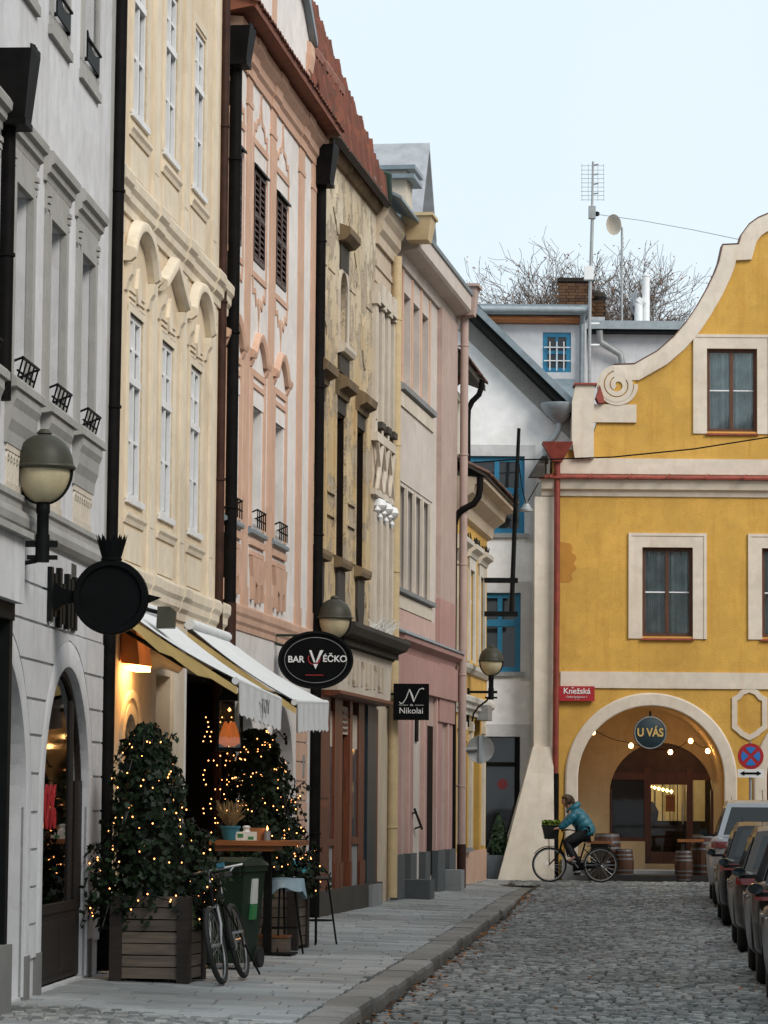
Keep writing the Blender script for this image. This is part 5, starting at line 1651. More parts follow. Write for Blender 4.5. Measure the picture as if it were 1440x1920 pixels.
# sloping roof edge: dark soffit, grey tin verge
sl = [(V(0.8), 13.95), (V(4.62), 10.25)]
def slope_box(o0, o1, d0, d1, name, mat):
    (xa, za), (xb, zb) = sl
    n = Vector((zb - za, -(xb - xa))).normalized()
    n = Vector((-n.x, -n.y)) if n.y < 0 else n
    pts = [(xa + n.x * d0, za + n.y * d0), (xb + n.x * d0, zb + n.y * d0), (xb + n.x * d1, zb + n.y * d1), (xa + n.x * d1, za + n.y * d1)]
    return MB().prism(pts, -o1, -o0).build(name, mat, r)
slope_box(-7, .55, .0, .12, 'roof', 'zinc_roof')
slope_box(.552, .60, .0, .14, 'verge_board', 'zinc_roof')
slope_box(-.02, .53, -.16, -.005, 'soffit', 'black_iron')
slope_box(-.01, .03, -.5, -.17, 'verge_band', 'gray_trim')
# tin hopper and swan-neck under the low end
MB().lathe([(.0, 10.2), (.1, 10.24), (.36, 10.5), (.42, 10.62), (.42, 10.68), (0, 10.68)], 20, (V(3.98), -.35, 0)).build('rain_hopper', 'zinc', r, True)
MB().tube([(V(3.98), -.35, 10.3), (V(3.98), -.35, 10.1), (V(3.9), -.33, 9.92), (V(3.74), -.3, 9.78), (V(3.68), -.28, 9.6), (V(3.68), -.28, 9.3)], .07, 10).build('downpipe', 'zinc', r, True)
MB().box(V(3.82), V(4.6), .03, .5, 9.52, 10.1).build('link_wall', 'far_wall', r)
_k = 67.6 / 73.0                                # the house stands a little nearer than first measured
r.location = (2.4 * _k, 67.6, 1.6 - 1.62 * _k)
r.scale = (_k, _k, _k)

# ------------------------------------------------------------------ houses behind, above the roofs
r = empty('roof_storey_house', (4.0, 82.0, -0.02), 0, 'pale roof storey with small blue barred window and grey tin eave', 'house')
V = lambda x: x - 4.0
wall_mesh([(V(1.0), -.2), (V(5.2), -.2), (V(5.2), 13.95), (V(1.0), 13.95)], [rect(V(4.07), V(4.8), 12.66, 13.7)], .15, 6).build('wall', 'far_wall', r)
w = window(r, V(4.435), 12.66, .73, 1.04, .06, 'blue_paint', 'glass_dark', 2, ((.5, 't'),), .12, .06)
b = MB()
for k in range(3): b.tube([(V(4.25 + .18 * k), -.06, 12.7), (V(4.25 + .18 * k), -.06, 13.45)], .016, 6)
for k in range(2): b.tube([(V(4.1), -.06, 12.95 + .35 * k), (V(4.78), -.06, 12.95 + .35 * k)], .016, 6)
b.each('window_bar', 'white_paint', r)
MB().prismx([(-.02, 13.9), (.3, 13.92), (.34, 14.0), (.34, 14.1), (-.02, 14.1)], V(2.3), V(5.15)).build('fascia', 'fascia_wood', r)
MB().prismx([(-.6, 14.1), (.46, 14.12), (.52, 14.2), (.52, 14.38), (-.6, 14.5)], V(2.2), V(5.25)).build('eave', 'zinc_roof', r)
MB().tube([(V(2.2), -.58, 14.2), (V(5.25), -.58, 14.2)], .09, 10).build('gutter', 'zinc', r, True)
MB().tube([(V(5.08), -.5, 14.2), (V(5.08), -.12, 13.9), (V(5.06), -.12, 10)], .07, 10).build('downpipe', 'zinc', r, True)
MB().loop_prism([(V(3.3), -1.6, 11.6), (V(4.9), -1.2, 11.6), (V(4.9), .1, 12.55), (V(3.6), .1, 12.55)], [(V(3.3), -1.6, 11.5), (V(4.9), -1.2, 11.5), (V(4.9), .1, 12.45), (V(3.6), .1, 12.45)]).build('lean_to_roof', 'zinc_roof', r)
MB().loop_prism([(V(1.9), -1.3, 14.3), (V(2.3), -1.3, 14.3), (V(4.2), -.05, 12.2), (V(3.8), -.05, 12.2)], [(V(1.9), .1, 14.3), (V(2.3), .1, 14.3), (V(4.2), .1, 12.2), (V(3.8), .1, 12.2)]).build('roof_flank', 'zinc_roof', r)

r = empty('flat_roof_house', (6.5, 82.6, -0.02), 0, 'pale grey flat-roofed house half hidden behind the yellow gable', 'house')
V = lambda x: x - 6.5
MB().box(V(5.2), V(10.5), 0, 6, -.2, 13.75).build('wall', 'far_wall', r)
MB().box(V(5.0), V(10.7), -.35, 6.2, 13.75, 13.83).build('soffit', 'black_iron', r)
MB().box(V(5.0), V(10.7), -.42, 6.2, 13.832, 14.05).build('roof_edge', 'zinc', r)
MB().tube([(V(5.55), -.35, 13.8), (V(5.58), -.3, 13.5), (V(6.1), -.2, 13.2), (V(6.15), -.15, 13.0), (V(6.15), -.15, 11.0)], .09, 10).build('downpipe', 'galv', r, True)

r = empty('brick_chimney', (5.0, 83.6, 14.2), 0, 'brown brick chimney stack on the roof behind the aerial mast', 'chimney')
MB().box(-.43, .43, -.3, .3, -.2, 1.02).build('core', 'soil', r)
MB().box(-.7, .75, -.5, .5, -.3, .06).build('flashing', 'pale_tin', r)
bk = MB().box(-.115, .115, -.012, .012, -.036, .036).mesh('brick', 'brick')
for j in range(11):
    off = .0625 if j % 2 else 0
    for k in range(4):
        x = -.375 + k * .245 + off
        if x < .42:
            inst('brick', bk, r, (x, -.308 + rs.uniform(-.004, .004), .12 + j * .082))
MB().box(-.48, .48, -.36, .36, 1.02, 1.12).build('cap', 'soil', r)
r2 = empty('brick_chimney', (5.55, 84.2, 14.2), 0, 'smaller dark brick chimney right of the aerial mast', 'chimney')
MB().box(-.28, .28, -.25, .25, -.2, .7).build('core', 'soil', r2)
for j in range(7):
    for k in range(2):
        inst('brick', bk, r2, (-.14 + k * .245 + (.05 if j % 2 else 0), -.258, .1 + j * .082))
MB().lathe([(.3, .68), (.34, .74), (.3, .84), (.15, .92), (0, .94)], 14).build('cap', 'soil', r2)
pb = at(1106, 740, 81.3)
r = empty('aerial_mast', tuple(pb), 0, 'tall pole mast with television aerial on top', 'aerial')
def rel(px, py, Y=81.3): return at(px, py, Y) - pb
MB().tube([rel(1105, 740), rel(1106, 560), rel(1111, 400)], .045, 8).tube([rel(1110, 400), rel(1112, 303)], .03, 8).build('mast', 'galv', r, True)
MB().box(-.12, .12, -.1, .1, 0, .35).build('junction_box', 'white_paint', r, loc=rel(1104, 525))
MB().box(-.09, .09, -.08, .08, 0, .32).build('bracket', 'galv', r, loc=rel(1110, 410))
MB().lathe([(0, -.07), (.07, -.04), (.07, .04), (0, .07)], 8).build('camera', 'black_iron', r, loc=rel(1119, 401))
g_ = MB()
for k in range(9):
    a, b = rel(1090, 308 + k * 8), rel(1134, 308 + k * 8)
    g_.tube([a + Vector((0, .2, 0)), b + Vector((0, .2, 0))], .006, 4)
for q in (1092, 1104, 1122, 1133):
    g_.tube([rel(q, 304) + Vector((0, .2, 0)), rel(q, 374) + Vector((0, .2, 0))], .005, 4)
for k in range(4):
    g_.tube([rel(1111, 310 + k * 18), rel(1122, 308 + k * 18)], .02, 5)
g_.box(-.04, .04, -.05, .05, -.1, .1)
g_.build('aerial_grid', 'galv', r)
for k in range(2):
    MB().tube([rel(1108, 607 + k * 40), rel(1124, 607 + k * 40)], .03, 6).build('stay', 'white_paint', r)
r = empty('satellite_dish', tuple(at(1166, 600, 83.0)), 0, 'white satellite dish raised on a thin pole', 'satellite dish')
c_ = at(1153, 421, 83.0) - at(1166, 600, 83.0)
dsh = MB()
dsh.lathe([(0, 0), (.1, .01), (.2, .045), (.27, .09), (.275, .085), (.2, .035), (0, -.01)], 24)
o = dsh.build('dish', 'ivory_trim', r, True, loc=c_, rot=(math.radians(100), 0, math.radians(-25)))
o.scale = (.78, 1, 1)
MB().tube([(0, 0, -.4), (0, 0, c_.z - .1), (c_.x * .3, .1, c_.z)], .03, 8).build('pole', 'galv', r, True)
r = empty('satellite_dish', tuple(at(1188, 598, 83.4)), 0, 'second satellite dish seen edge on, low on the flat roof', 'satellite dish')
MB().lathe([(0, 0), (.2, .03), (.33, .1), (.35, .1), (.2, .0)], 22).build('dish', 'pale_tin', r, True, loc=(-.05, 0, .38), rot=(math.radians(90), 0, math.radians(75)))
MB().tube([(0, 0, -.3), (0, 0, .35)], .03, 8).build('stand', 'black_iron', r)
r = empty('flue_pipe', tuple(at(1211, 600, 83.2)), 0, 'white metal flue pipe standing on the flat roof', 'flue pipe')
MB().tube([(0, 0, -.2), (0, 0, 1.15)], .1, 14).lathe([(.0, 1.15), (.12, 1.15), (.12, 1.2), (0, 1.24)], 14).build('flue', 'white_paint', r, True)
MB().tube([(-.2, -.1, -.2), (-.2, -.1, .42)], .11, 12).tube([(-.2, -.1, .42), (-.1, -.1, .52)], .12, 12).build('elbow', 'white_paint', r, True)
# wires strung across
wr = empty('overhead_wire', tuple(at(1040, 862, 66.5)), 0, 'black cable sagging across the front of the yellow house', 'cable')
o0 = at(1040, 862, 66.5)
MB().tube([at(x, y, 66.4) - o0 for x, y in ((880, 868), (960, 862), (1040, 861), (1150, 857), (1300, 842), (1440, 820), (1560, 797), (1760, 752))] + [Vector((12.6, 67.05, 10.15)) - o0], .016, 5).build('cable', 'black_iron', wr)
wr = empty('aerial_wire', tuple(at(1125, 400, 82)), 0, 'thin wire running from the mast down to the yellow gable', 'cable')
o0 = at(1125, 400, 82)
MB().tube([at(1120, 402, 81.3) - o0, at(1200, 413, 78) - o0, at(1300, 431, 72) - o0, at(1400, 452, 67.5) - o0], .008, 4).build('cable', 'galv', wr)
# bracket mast and hanging lamp at the corner
r = empty('bracket_mast', tuple(at(960, 1150, 64.5)), 0, 'thin dark iron mast on two wall brackets, leaning, beside white house', 'mast')
o0 = at(960, 1150, 64.5)
q = lambda x, y, Y=64.5: at(x, y, Y) - o0
MB().tube([q(959, 1152), q(966, 960), q(973, 803)], [.05, .045, .035], 8).build('mast', 'black_iron', r, True)
for y in (1088, 1151):
    a, b = q(908, y), q(971, y)
    MB().box(a.x, b.x, -.05, .05, a.z - .05, a.z + .05).build('wall_bracket', 'black_iron', r)
r = empty('hanging_lamp', tuple(at(987, 955, 64.3)), 0, 'small grey street lamp hanging on a chain by the corner', 'street lamp')
o0 = at(987, 955, 64.3)
MB().lathe([(0, .12), (.06, .11), (.10, .03), (.14, .0), (.14, -.04), (0, -.06)], 16).build('lamp_head', 'galv', r, True)
MB().tube([q0_ - o0 for q0_ in (at(973, 870, 64.3), at(978, 910, 64.3), at(986, 945, 64.3))], .012, 5).tube([q0_ - o0 for q0_ in (at(1010, 905, 64.3), at(990, 940, 64.3))], .012, 5).build('chain', 'black_iron', r)

# ------------------------------------------------------------------ bare trees far behind
def tree(name, base, h, spread, seed, label, leaves):
    r = empty(name, tuple(base), 0, label, 'tree', 'bare trees behind the roofs')
    rn = random.Random(seed)
    tr, cr, lf = MB(), MB(), MB()
    tr.tube([(0, 0, 0), (.15, 0, h * .25), (.05, .1, h * .45)], [.45, .36, .28], 10)
    def grow(p, d, ln, rad, lev):
        pts, rr = [p], [rad]
        n = 4
        for k in range(n):
            d = (d + Vector((rn.gauss(0, .16), rn.gauss(0, .16), rn.gauss(.04, .1)))).normalized()
            p = p + d * (ln / n)
            pts.append(p)
            rr.append(rad * (1 - .55 * (k + 1) / n))
            if lev < 5 and k >= 1:
                for _ in range(3 if lev == 0 else 2):
                    if rn.random() < (.77 if lev < 3 else .64):
                        dd = (d + Vector((rn.gauss(0, .65), rn.gauss(0, .65), rn.gauss(.1, .4)))).normalized()
                        grow(p, dd, ln * rn.uniform(.5, .72), rr[-1] * .62, lev + 1)
        cr.tube(pts, [max(.008, q) for q in rr], 5 if lev < 2 else 3, False)
        if lev >= 4 and rn.random() < leaves * .35:
            for _ in range(2):
                c = p + Vector((rn.gauss(0, .18), rn.gauss(0, .18), rn.gauss(0, .18)))
                a = Vector((rn.gauss(0, 1), rn.gauss(0, 1), rn.gauss(0, 1))).normalized() * rn.uniform(.03, .06)
                b = a.orthogonal().normalized() * a.length * .7
                lf.poly([c - a, c + b, c + a, c - b])
    top = Vector((.05, .1, h * .45))
    for k in range(6):
        a = 2 * PI * k / 6 + rn.uniform(-.3, .3)
        grow(top - Vector((0, 0, rn.uniform(0, h * .08))), Vector((math.cos(a) * spread, math.sin(a) * spread, 1)).normalized(), h * .26, .17, 0)
    tr.build('trunk', 'bark', r, True)
    cr.build('crown', 'bark', r, True)
    o = lf.build('leaves', 'brown_leaf', r)
    tag(o, kind='stuff')
    return r
tree('bare_tree', (3.9 / 82 * 112, 112, 0), 21.3, .8, 3, 'bare tree with a few brown leaves left of the brick chimney', .6)
tree('bare_tree', (8.6, 110, 0), 21.0, .65, 8, 'bare spreading tree right of the aerial mast, above the flat roof', .35)
tree('bare_tree', (10.7, 116, 0), 22.0, .65, 21, 'bare tree next to the yellow gable, behind the flue pipe', .35)
tree('bare_tree', (2.4, 125, 0), 22.0, .5, 31, 'small bare treetop just right of the pink house roof', .3)

# ------------------------------------------------------------------ houses across the street, right of the picture (they shade the street)
OUTK[0] = 1.0
def opposite(y0, y1, h, mat, lab):
    x0, x1 = 0.083 * y1 + 5.6, 0.083 * y0 + 5.6
    L = math.hypot(x1 - x0, y1 - y0)
    r = empty('opposite_house', (x0, y1, -.1), math.atan2(y0 - y1, x1 - x0), lab, 'house', 'houses on the right side of the street')
    n = int(L / 2.3)
    cs = [L * (k + .5) / n for k in range(n)]
    zs = [z for z in (4.9, 8.1) if z + 2 < h]
    holes = [rect(c - .5, c + .5, z, z + 1.7) for c in cs for z in zs] + [rect(c - .7, c + .7, .1, 2.9) for c in cs]
    wall_mesh([(0, -.3), (L, -.3), (L, h), (0, h)], holes, .15, 8).build('wall', mat, r)
    for c in cs:
        for z in zs:
            window(r, c, z, 1.0, 1.7, .1, 'white_paint', 'glass_dark', 2, ((.64, 't'),))
            MB().prismx(bandp(z - .1, z, .1), c - .6, c + .6).build('sill', 'slab_gray', r)
        MB().box(c - .7, c + .7, .12, .16, .1, 2.9).build('shop_pane', 'glass_dark', r)
    MB().prismx(CORN(.3, h - .5, h), 0, L).build('main_cornice', 'ivory_trim', r)
    MB().prismx(bandp(3.7, 4.0, .1), 0, L).build('belt', 'ivory_trim', r)
    MB().loop_prism([(-.1, -.4, h), (L + .1, -.4, h), (L + .1, 4, h + 3.2), (-.1, 4, h + 3.2)], [(-.1, 8, h), (L + .1, 8, h), (L + .1, 4.1, h + 3.2), (-.1, 4.1, h + 3.2)]).build('roof', 'roof_tile', r)
opposite(44.0, 56.0, 10.5, 'beige_wall', 'beige town house on the right side beyond the picture edge')
opposite(30.0, 43.9, 11.5, 'pink_light', 'pinkish town house on the right side beyond the picture edge')
opposite(14.0, 29.9, 11.0, 'ivory_trim', 'ivory town house on the right side beside the viewpoint')

# ------------------------------------------------------------------ downpipes between the houses
def frame_of(i, u, out=0.0, z=0.0):
    a, b = Vector((*FRONT[i], 0)), Vector((*FRONT[i + 1], 0))
    d = (b - a).normalized()
    n = Vector((d.y, -d.x, 0))
    return a + d * u + n * out + Vector((0, 0, z)), math.atan2(d.y, d.x)

def downpipe(i, u, out, z0, z1, rad, mat, label, hop=None, lean=0.0, foot=None):
    p, rz = frame_of(i, u, out)
    r = empty('downpipe', tuple(p), rz, label, 'downpipe')
    MB().tube([(0, 0, z0), (lean * (z1 - z0) * .5, 0, (z0 + z1) / 2), (lean * (z1 - z0), 0, z1)], rad, 14).build('pipe', mat, r, True)
    c = MB()
    k = 0
    z = z0 + 1.1
    while z < z1 - .3:
        c.lathe([(rad, z), (rad + .012, z + .005), (rad + .012, z + .03), (rad, z + .035)], 14, (lean * (z - z0), 0, 0))
        c.box(lean * (z - z0) - .012, lean * (z - z0) + .012, rad, out + .02, z, z + .03)
        z += 2.05
    c.each('collar', mat, r, True)
    if hop:
        zt, hw, hd, hh = hop
        x = lean * (z1 - z0)
        A = [(x - hw * .72, -hd * .72, zt - hh), (x + hw * .72, -hd * .72, zt - hh), (x + hw * .72, hd * .6, zt - hh), (x - hw * .72, hd * .6, zt - hh)]
        B_ = [(x - hw, -hd, zt), (x + hw, -hd, zt), (x + hw, hd * .8, zt), (x - hw, hd * .8, zt)]
        h = MB().loop_prism(A, B_)
        h.box(x - hw * .78, x + hw * .78, -hd * .78, hd * .6, zt - hh - .03, zt - hh + .02)
        rn = random.Random(int(u * 100) + i)
        for a_, b_ in (((x - hw, -hd), (x + hw, -hd)), ((x + hw, -hd), (x + hw, hd * .8))):
            for k in range(5):
                t0, t1 = k / 5, (k + 1) / 5
                xa, ya = a_[0] + (b_[0] - a_[0]) * t0, a_[1] + (b_[1] - a_[1]) * t0
                xb, yb = a_[0] + (b_[0] - a_[0]) * t1, a_[1] + (b_[1] - a_[1]) * t1
                hgt = rn.uniform(.02, .07)
                h.loop_prism([(xa, ya, zt - .01), (xb, yb, zt - .01), (xb, yb + .012, zt - .01), (xa, ya + .012, zt - .01)], [(xa, ya, zt + hgt), (xb, yb, zt + hgt * rn.uniform(.3, 1.2)), (xb, yb + .012, zt + hgt), (xa, ya + .012, zt + hgt)])
        h.build('hopper', mat, r)
    if foot:
        MB().tube([(0, 0, 0), (0, 0, foot)], rad * 1.12, 14).build('foot', 'brown_pipe', r, True)
    return r
downpipe(1, 3.76, .045, 0.02, 12.5, .068, 'black_pipe', 'thick black downpipe between the grey and the cream house', None, .02)
downpipe(1, -1.7, .05, 4.6, 6.75, .055, 'black_pipe', 'black downpipe with flared hopper at the left picture edge', (7.28, .2, .2, .55))
downpipe(3, -.66, .05, .02, 12.5, .055, 'brown_pipe', 'thin brown rusty downpipe beside the thick black one')
downpipe(3, -.06, .075, 3.85, 10.15, .075, 'black_pipe', 'thick black downpipe with square hopper left of the shutters', (10.62, .22, .2, .42), 0)
o = bpy.data.objects[[q.name for q in col.objects if q.name.startswith('downpipe') and q.parent is None][-1]]
MB().tube([(0, 0, .02), (0, 0, 3.86)], .08, 14).build('lower_pipe', 'brown_pipe', o, True)
downpipe(4, -.04, .06, .02, 10.1, .085, 'black_pipe', 'thick black downpipe with torn hopper beside the weathered house', (10.66, .24, .22, .52), .0)
downpipe(5, -.15, .08, .05, 10.4, .085, 'cream_pipe', 'cream painted downpipe between the weathered and the pink house')
downpipe(6, -.32, .2, .75, 10.7, .075, 'mauve_wall', 'mauve painted downpipe at the far end of the pink house', None, .003, .8)
# black swan-neck pipes of the small yellow house
p_, rz_ = frame_of(6, .12, .16)
r = empty('downpipe', tuple(p_), rz_, 'black downpipe with swan-neck bends on the small yellow house', 'downpipe')
sw = lambda x, y, Y: r.matrix_basis.inverted() @ at(x, y, Y)
bpy.context.view_layer.update()
MB().tube([sw(*q, 59.2) for q in ((848, 1659), (849, 1300), (851, 1040), (852, 985), (856, 966), (868, 955), (888, 945), (897, 932), (900, 915), (900, 895))], .062, 12).build('pipe', 'black_pipe', r, True, 60)
MB().tube([sw(*q, 61.0) for q in ((877, 872), (877, 790), (878, 768), (885, 753), (898, 740), (903, 725), (904, 712))], .055, 12).build('upper_pipe', 'black_pipe', r, True, 60)
MB().tube([sw(*q, 60.2) for q in ((852, 722), (862, 714), (868, 700), (870, 680))], .055, 12).build('upper_pipe', 'brown_pipe', r, True, 60)

# ------------------------------------------------------------------ street lamps on wall brackets
def make_lamp(R=.245):
    root = empty('street_lamp', (0, 0, 0))
    k = R / .245
    dome = [(0, .34), (.035, .335), (.06, .31), (.065, .30)]
    prof = [(.05, .30)] + [(.235 * math.cos(a), .05 + .25 * math.sin(a)) for a in [math.radians(q) for q in (78, 66, 54, 42, 30, 18, 8)]] + [(.238, .05), (.25, .045), (.255, .03), (.245, .012), (.23, .01)]
    MB().lathe([(r_ * k, z * k) for r_, z in dome + prof], 32).build('lamp_shade', 'lamp_green', root, True, 30)
    gp = [(.215 * math.cos(a), .01 - .27 * math.sin(a)) for a in [math.radians(q) for q in range(0, 80, 8)]]
    MB().lathe([(r_ * k, z * k) for r_, z in gp], 32).build('globe', 'globe_frost', root, True)
    MB().lathe([(.0, -.2), (.06, -.19), (.05, -.05), (.03, .0), (.0, .0)], 12).lathe([(0, .03), (.2, .03), (.2, .04), (0, .05)], 20).build('lamp_core', 'ivory_trim', root, True)
    rib = MB()
    for s_ in (-1, 1):
        rib.tube([(s_ * .225 * k * math.cos(a), -.02, .01 - .27 * k * math.sin(a)) for a in [math.radians(q) for q in range(0, 88, 8)]], .012, 6)
    rib.build('yoke', 'black_iron', root, True)
    MB().lathe([(.0, -.24), (.045, -.24), (.055, -.27), (.055, -.33), (.048, -.34), (.048, -.5), (.056, -.5), (.056, -.72), (0, -.72)], 16).build('stem', 'black_iron', root, True, 40)
    return root
def lamp_at(px, py, Y, wallx, R, label, first=None, dz=0.0):
    root = first if first else make_lamp(R)
    c = at(px, py, Y)
    root.location = c
    tag(root, label, 'street lamp', 'green dome street lamps on wall brackets')
    w = wallx - c.x
    b = MB()
    b.box(w, .12, -.025, .025, -.6, -.55).box(-.12, .12, -.02, .02, -.70, -.665)
    b.tube([(w + .08, 0, -1.15 + dz), (w + .1, 0, -1.0 + dz * .7), (w + .2, 0, -.86 + dz * .4), (w + .36, 0, -.74 + dz * .1), (-.06, 0, -.69)], .018, 8)
    b.box(w - .03, w + .02, -.06, .06, -1.25, -.5)
    b.build('bracket', 'black_iron', root)
    return root
lamp_at(82, 884, 25.2, -3.1, .245, 'nearest green dome street lamp, at left edge above the round crown sign', None, .3)
lamp_at(627, 1163, 44.0, -1.0, .245, 'green dome street lamp above the oval bar sign')
lamp_at(921, 1242, 62.0, 1.66, .245, 'farthest green dome street lamp, in front of blue window')

# ------------------------------------------------------------------ hanging signs
c = at(208, 1120, 26.6)
r = empty('round_sign', tuple(c), 0, 'round black hanging sign with a small crown on top', 'sign', None)
MB().lathe([(0, -.05), (.25, -.05), (.262, -.075), (.305, -.075), (.312, -.06), (.312, .06), (.305, .075), (.262, .075), (.25, .05), (0, .05)], 48, axis='y').build('disc', 'sign_black', r, True, 40)
cr = MB()
n = 16
for k in range(n):
    a0, a1, am = 2 * PI * k / n, 2 * PI * (k + 1) / n, 2 * PI * (k + .5) / n
    f_ = lambda a, rr, z: (rr * math.cos(a), rr * math.sin(a) * .7, z)
    cr.poly([f_(a0, .075, .31), f_(a1, .075, .31), f_(a1, .118, .46), f_(am, .135, .53), f_(a0, .118, .46)])
cr.lathe([(.08, .30), (.088, .31), (.088, .325), (.078, .33)], 20)
cr.build('crown', 'sign_black', r)
w = MB().prism([(-.57, .24), (-.5, .24), (-.47, .13), (-.4, .07), (-.3, .045), (-.3, -.045), (-.4, -.07), (-.47, -.13), (-.5, -.24), (-.57, -.24)], -.03, .03)
w.prism([(.3, .03), (.42, .0), (.3, -.05)], -.02, .02)
w.build('bracket', 'sign_black', r)

c = at(592, 1238, 40.8)
r = empty('oval_sign', tuple(c), 0, 'oval black hanging bar sign with white and red lettering', 'sign')
RX, RZ = .47, .36
ov = MB().prism([(RX * math.cos(2 * PI * k / 48), RZ * math.sin(2 * PI * k / 48)) for k in range(48)], -.05, .05)
ov.build('board', 'sign_black', r)
MB().sweep([(RX * .99 * math.cos(2 * PI * k / 48), RZ * .985 * math.sin(2 * PI * k / 48)) for k in range(48)], [(-.016, .04), (.016, .04), (.016, .075), (-.016, .075)], True).build('rim', 'black_iron', r, True, 40)
MB().sweep([(RX * .84 * math.cos(2 * PI * k / 48), RZ * .8 * math.sin(2 * PI * k / 48)) for k in range(48)], [(-.003, .04), (.003, .04), (.003, .053), (-.003, .053)], True).build('ring', 'galv', r)
text_mesh('BAR', .115, 'sign_white', r, (-.25, -.056, .005), (PI / 2, 0, 0), bold=.002)
text_mesh('ÉČKO', .115, 'sign_white', r, (.245, -.056, .015), (PI / 2, 0, 0), bold=.002)
v = MB()
v.prism([(-.085, .125), (-.055, .125), (.0, -.03), (-.025, -.03)], -.06, -.05).prism([(.055, .125), (.1, .125), (.02, -.03), (-.0, -.03)], -.061, -.051).prism([(-.03, -.05), (.03, -.05), (.0, -.115)], -.06, -.05)
v.build('big_v', 'sign_white', r)
MB().sweep(arc(-.02, .02, .075, 150, 380, 16), [(-.006, .05), (.006, .05), (.006, .058), (-.006, .058)]).box(-.13, .1, -.056, -.05, -.196, -.186).build('red_mark', 'sign_red', r)
b_ = MB().box(-.62, -.58, -.03, .03, -.22, .36).tube([(-.6, 0, .33), (-.56, 0, .24), (-.5, 0, .2), (-.4, 0, .18)], .014, 6).box(-.6, -.2, -.02, .02, .3, .33)
b_.build('bracket', 'bin_green', r)

c = (at(738, 1282, 51.2) + at(804, 1350, 51.2)) / 2
r = empty('square_sign', tuple(c), 0, 'square black hanging sign with a white script N', 'sign')
MB().box(-.285, .285, -.03, .03, -.29, .29).build('board', 'sign_black', r)
n_ = MB()
n_.tube([(-.19, -.036, .0), (-.17, -.036, -.03), (-.13, -.036, -.02), (-.08, -.036, .06), (-.03, -.036, .2)], [.006, .009, .007, .007, .006], 6)
n_.tube([(-.03, -.036, .2), (.01, -.036, .1), (.04, -.036, .0)], [.007, .016, .008], 6)
n_.tube([(.04, -.036, .0), (.08, -.036, .1), (.13, -.036, .2), (.18, -.036, .215), (.2, -.036, .2)], [.006, .007, .008, .008, .012], 6)
n_.box(-.2, -.05, -.035, -.03, -.055, -.05).box(.06, .2, -.035, -.03, -.055, -.05)
n_.build('script_letter', 'sign_white', r, True)
text_mesh('de', .05, 'sign_white', r, (.005, -.033, -.05), (PI / 2, 0, 0))
text_mesh('Nikolai', .135, 'sign_white', r, (0, -.033, -.145), (PI / 2, 0, 0))
MB().box(-.4, -.285, -.015, .015, .1, .14).box(-.4, -.37, -.03, .03, -.1, .25).build('bracket', 'black_iron', r)

# street name plate, round cafe sign, no stopping sign
c = (at(1048, 1287, 66.9) + at(1115, 1314, 66.9)) / 2
r = empty('street_name_plate', tuple(c), 0, 'red enamel street name plate with white writing on yellow wall', 'sign')
MB().box(-.37, .37, -.015, .06, -.155, .155).build('plate', 'sign_red', r)
text_mesh('Knežská', .17, 'sign_white', r, (0, -.02, .05), (PI / 2, 0, 0), bold=.002)
MB().prism([(-.115, .135), (-.10, .135), (-.088, .118), (-.076, .135), (-.061, .135), (-.083, .105), (-.093, .105)], -.024, -.016).build('lettering', 'sign_white', r)
text_mesh('Ceské Budejovice 1', .055, 'sign_white', r, (0, -.02, -.07), (PI / 2, 0, 0))
text_mesh('1 - 3', .04, 'sign_white', r, (0, -.02, -.12), (PI / 2, 0, 0))
c = at(1219, 1374, 66.8)
r = empty('round_cafe_sign', tuple(c), 0, 'round dark teal cafe sign hanging in the arch', 'sign')
MB().lathe([(0, -.03), (.33, -.03), (.345, -.02), (.345, .03), (0, .03)], 40, axis='y').build('disc', 'sign_teal', r, True, 40)
MB().torus(.325, .012, 40, 6, (0, -.03, 0)).build('rim', 'galv', r, True)
text_mesh('U VÁS', .24, 'sign_gold', r, (0, -.036, .0), (PI / 2, 0, 0), sx=.84, bold=.006)
MB().box(-.02, .02, -.01, .01, .33, .45).build('hanger', 'black_iron', r)
c = at(1407, 1418, 66.0)
r = empty('no_stopping_sign', (c.x, 66.0, 0), 0, 'round red and blue no stopping sign with arrow plate on a pole', 'sign')
cz = c.z
MB().lathe([(0, -.012), (.265, -.012), (.268, .01), (0, .012)], 40, (0, -.05, cz), 'y').build('disc', 'sign_red', r, True, 40)
for k in range(4):
    a0 = k * 90 + 45 + 11 - 45 - 45
    pts = [(.045 * math.cos(math.radians(k * 90)), cz + .045 * math.sin(math.radians(k * 90)))] + [(.195 * math.cos(math.radians(k * 90 + q)), cz + .195 * math.sin(math.radians(k * 90 + q))) for q in (-33, -22, -11, 0, 11, 22, 33)]
    MB().prism(pts, -.07, -.062).build('blue_field', 'sign_blue', r)
c2 = at(1407, 1450, 66.0)
MB().box(-.27, .27, -.06, -.045, c2.z - .085, c2.z + .085).build('arrow_plate', 'sign_white', r)
MB().prism([(-.22, c2.z), (-.13, c2.z + .05), (-.13, c2.z + .02), (.13, c2.z + .02), (.13, c2.z + .05), (.22, c2.z), (.13, c2.z - .05), (.13, c2.z - .02), (-.13, c2.z - .02), (-.13, c2.z - .05)], -.07, -.062).build('arrow', 'sign_black', r)
MB().tube([(0, 0, -.1), (0, 0, cz + .3)], .03, 10).build('pole', 'galv', r, True)
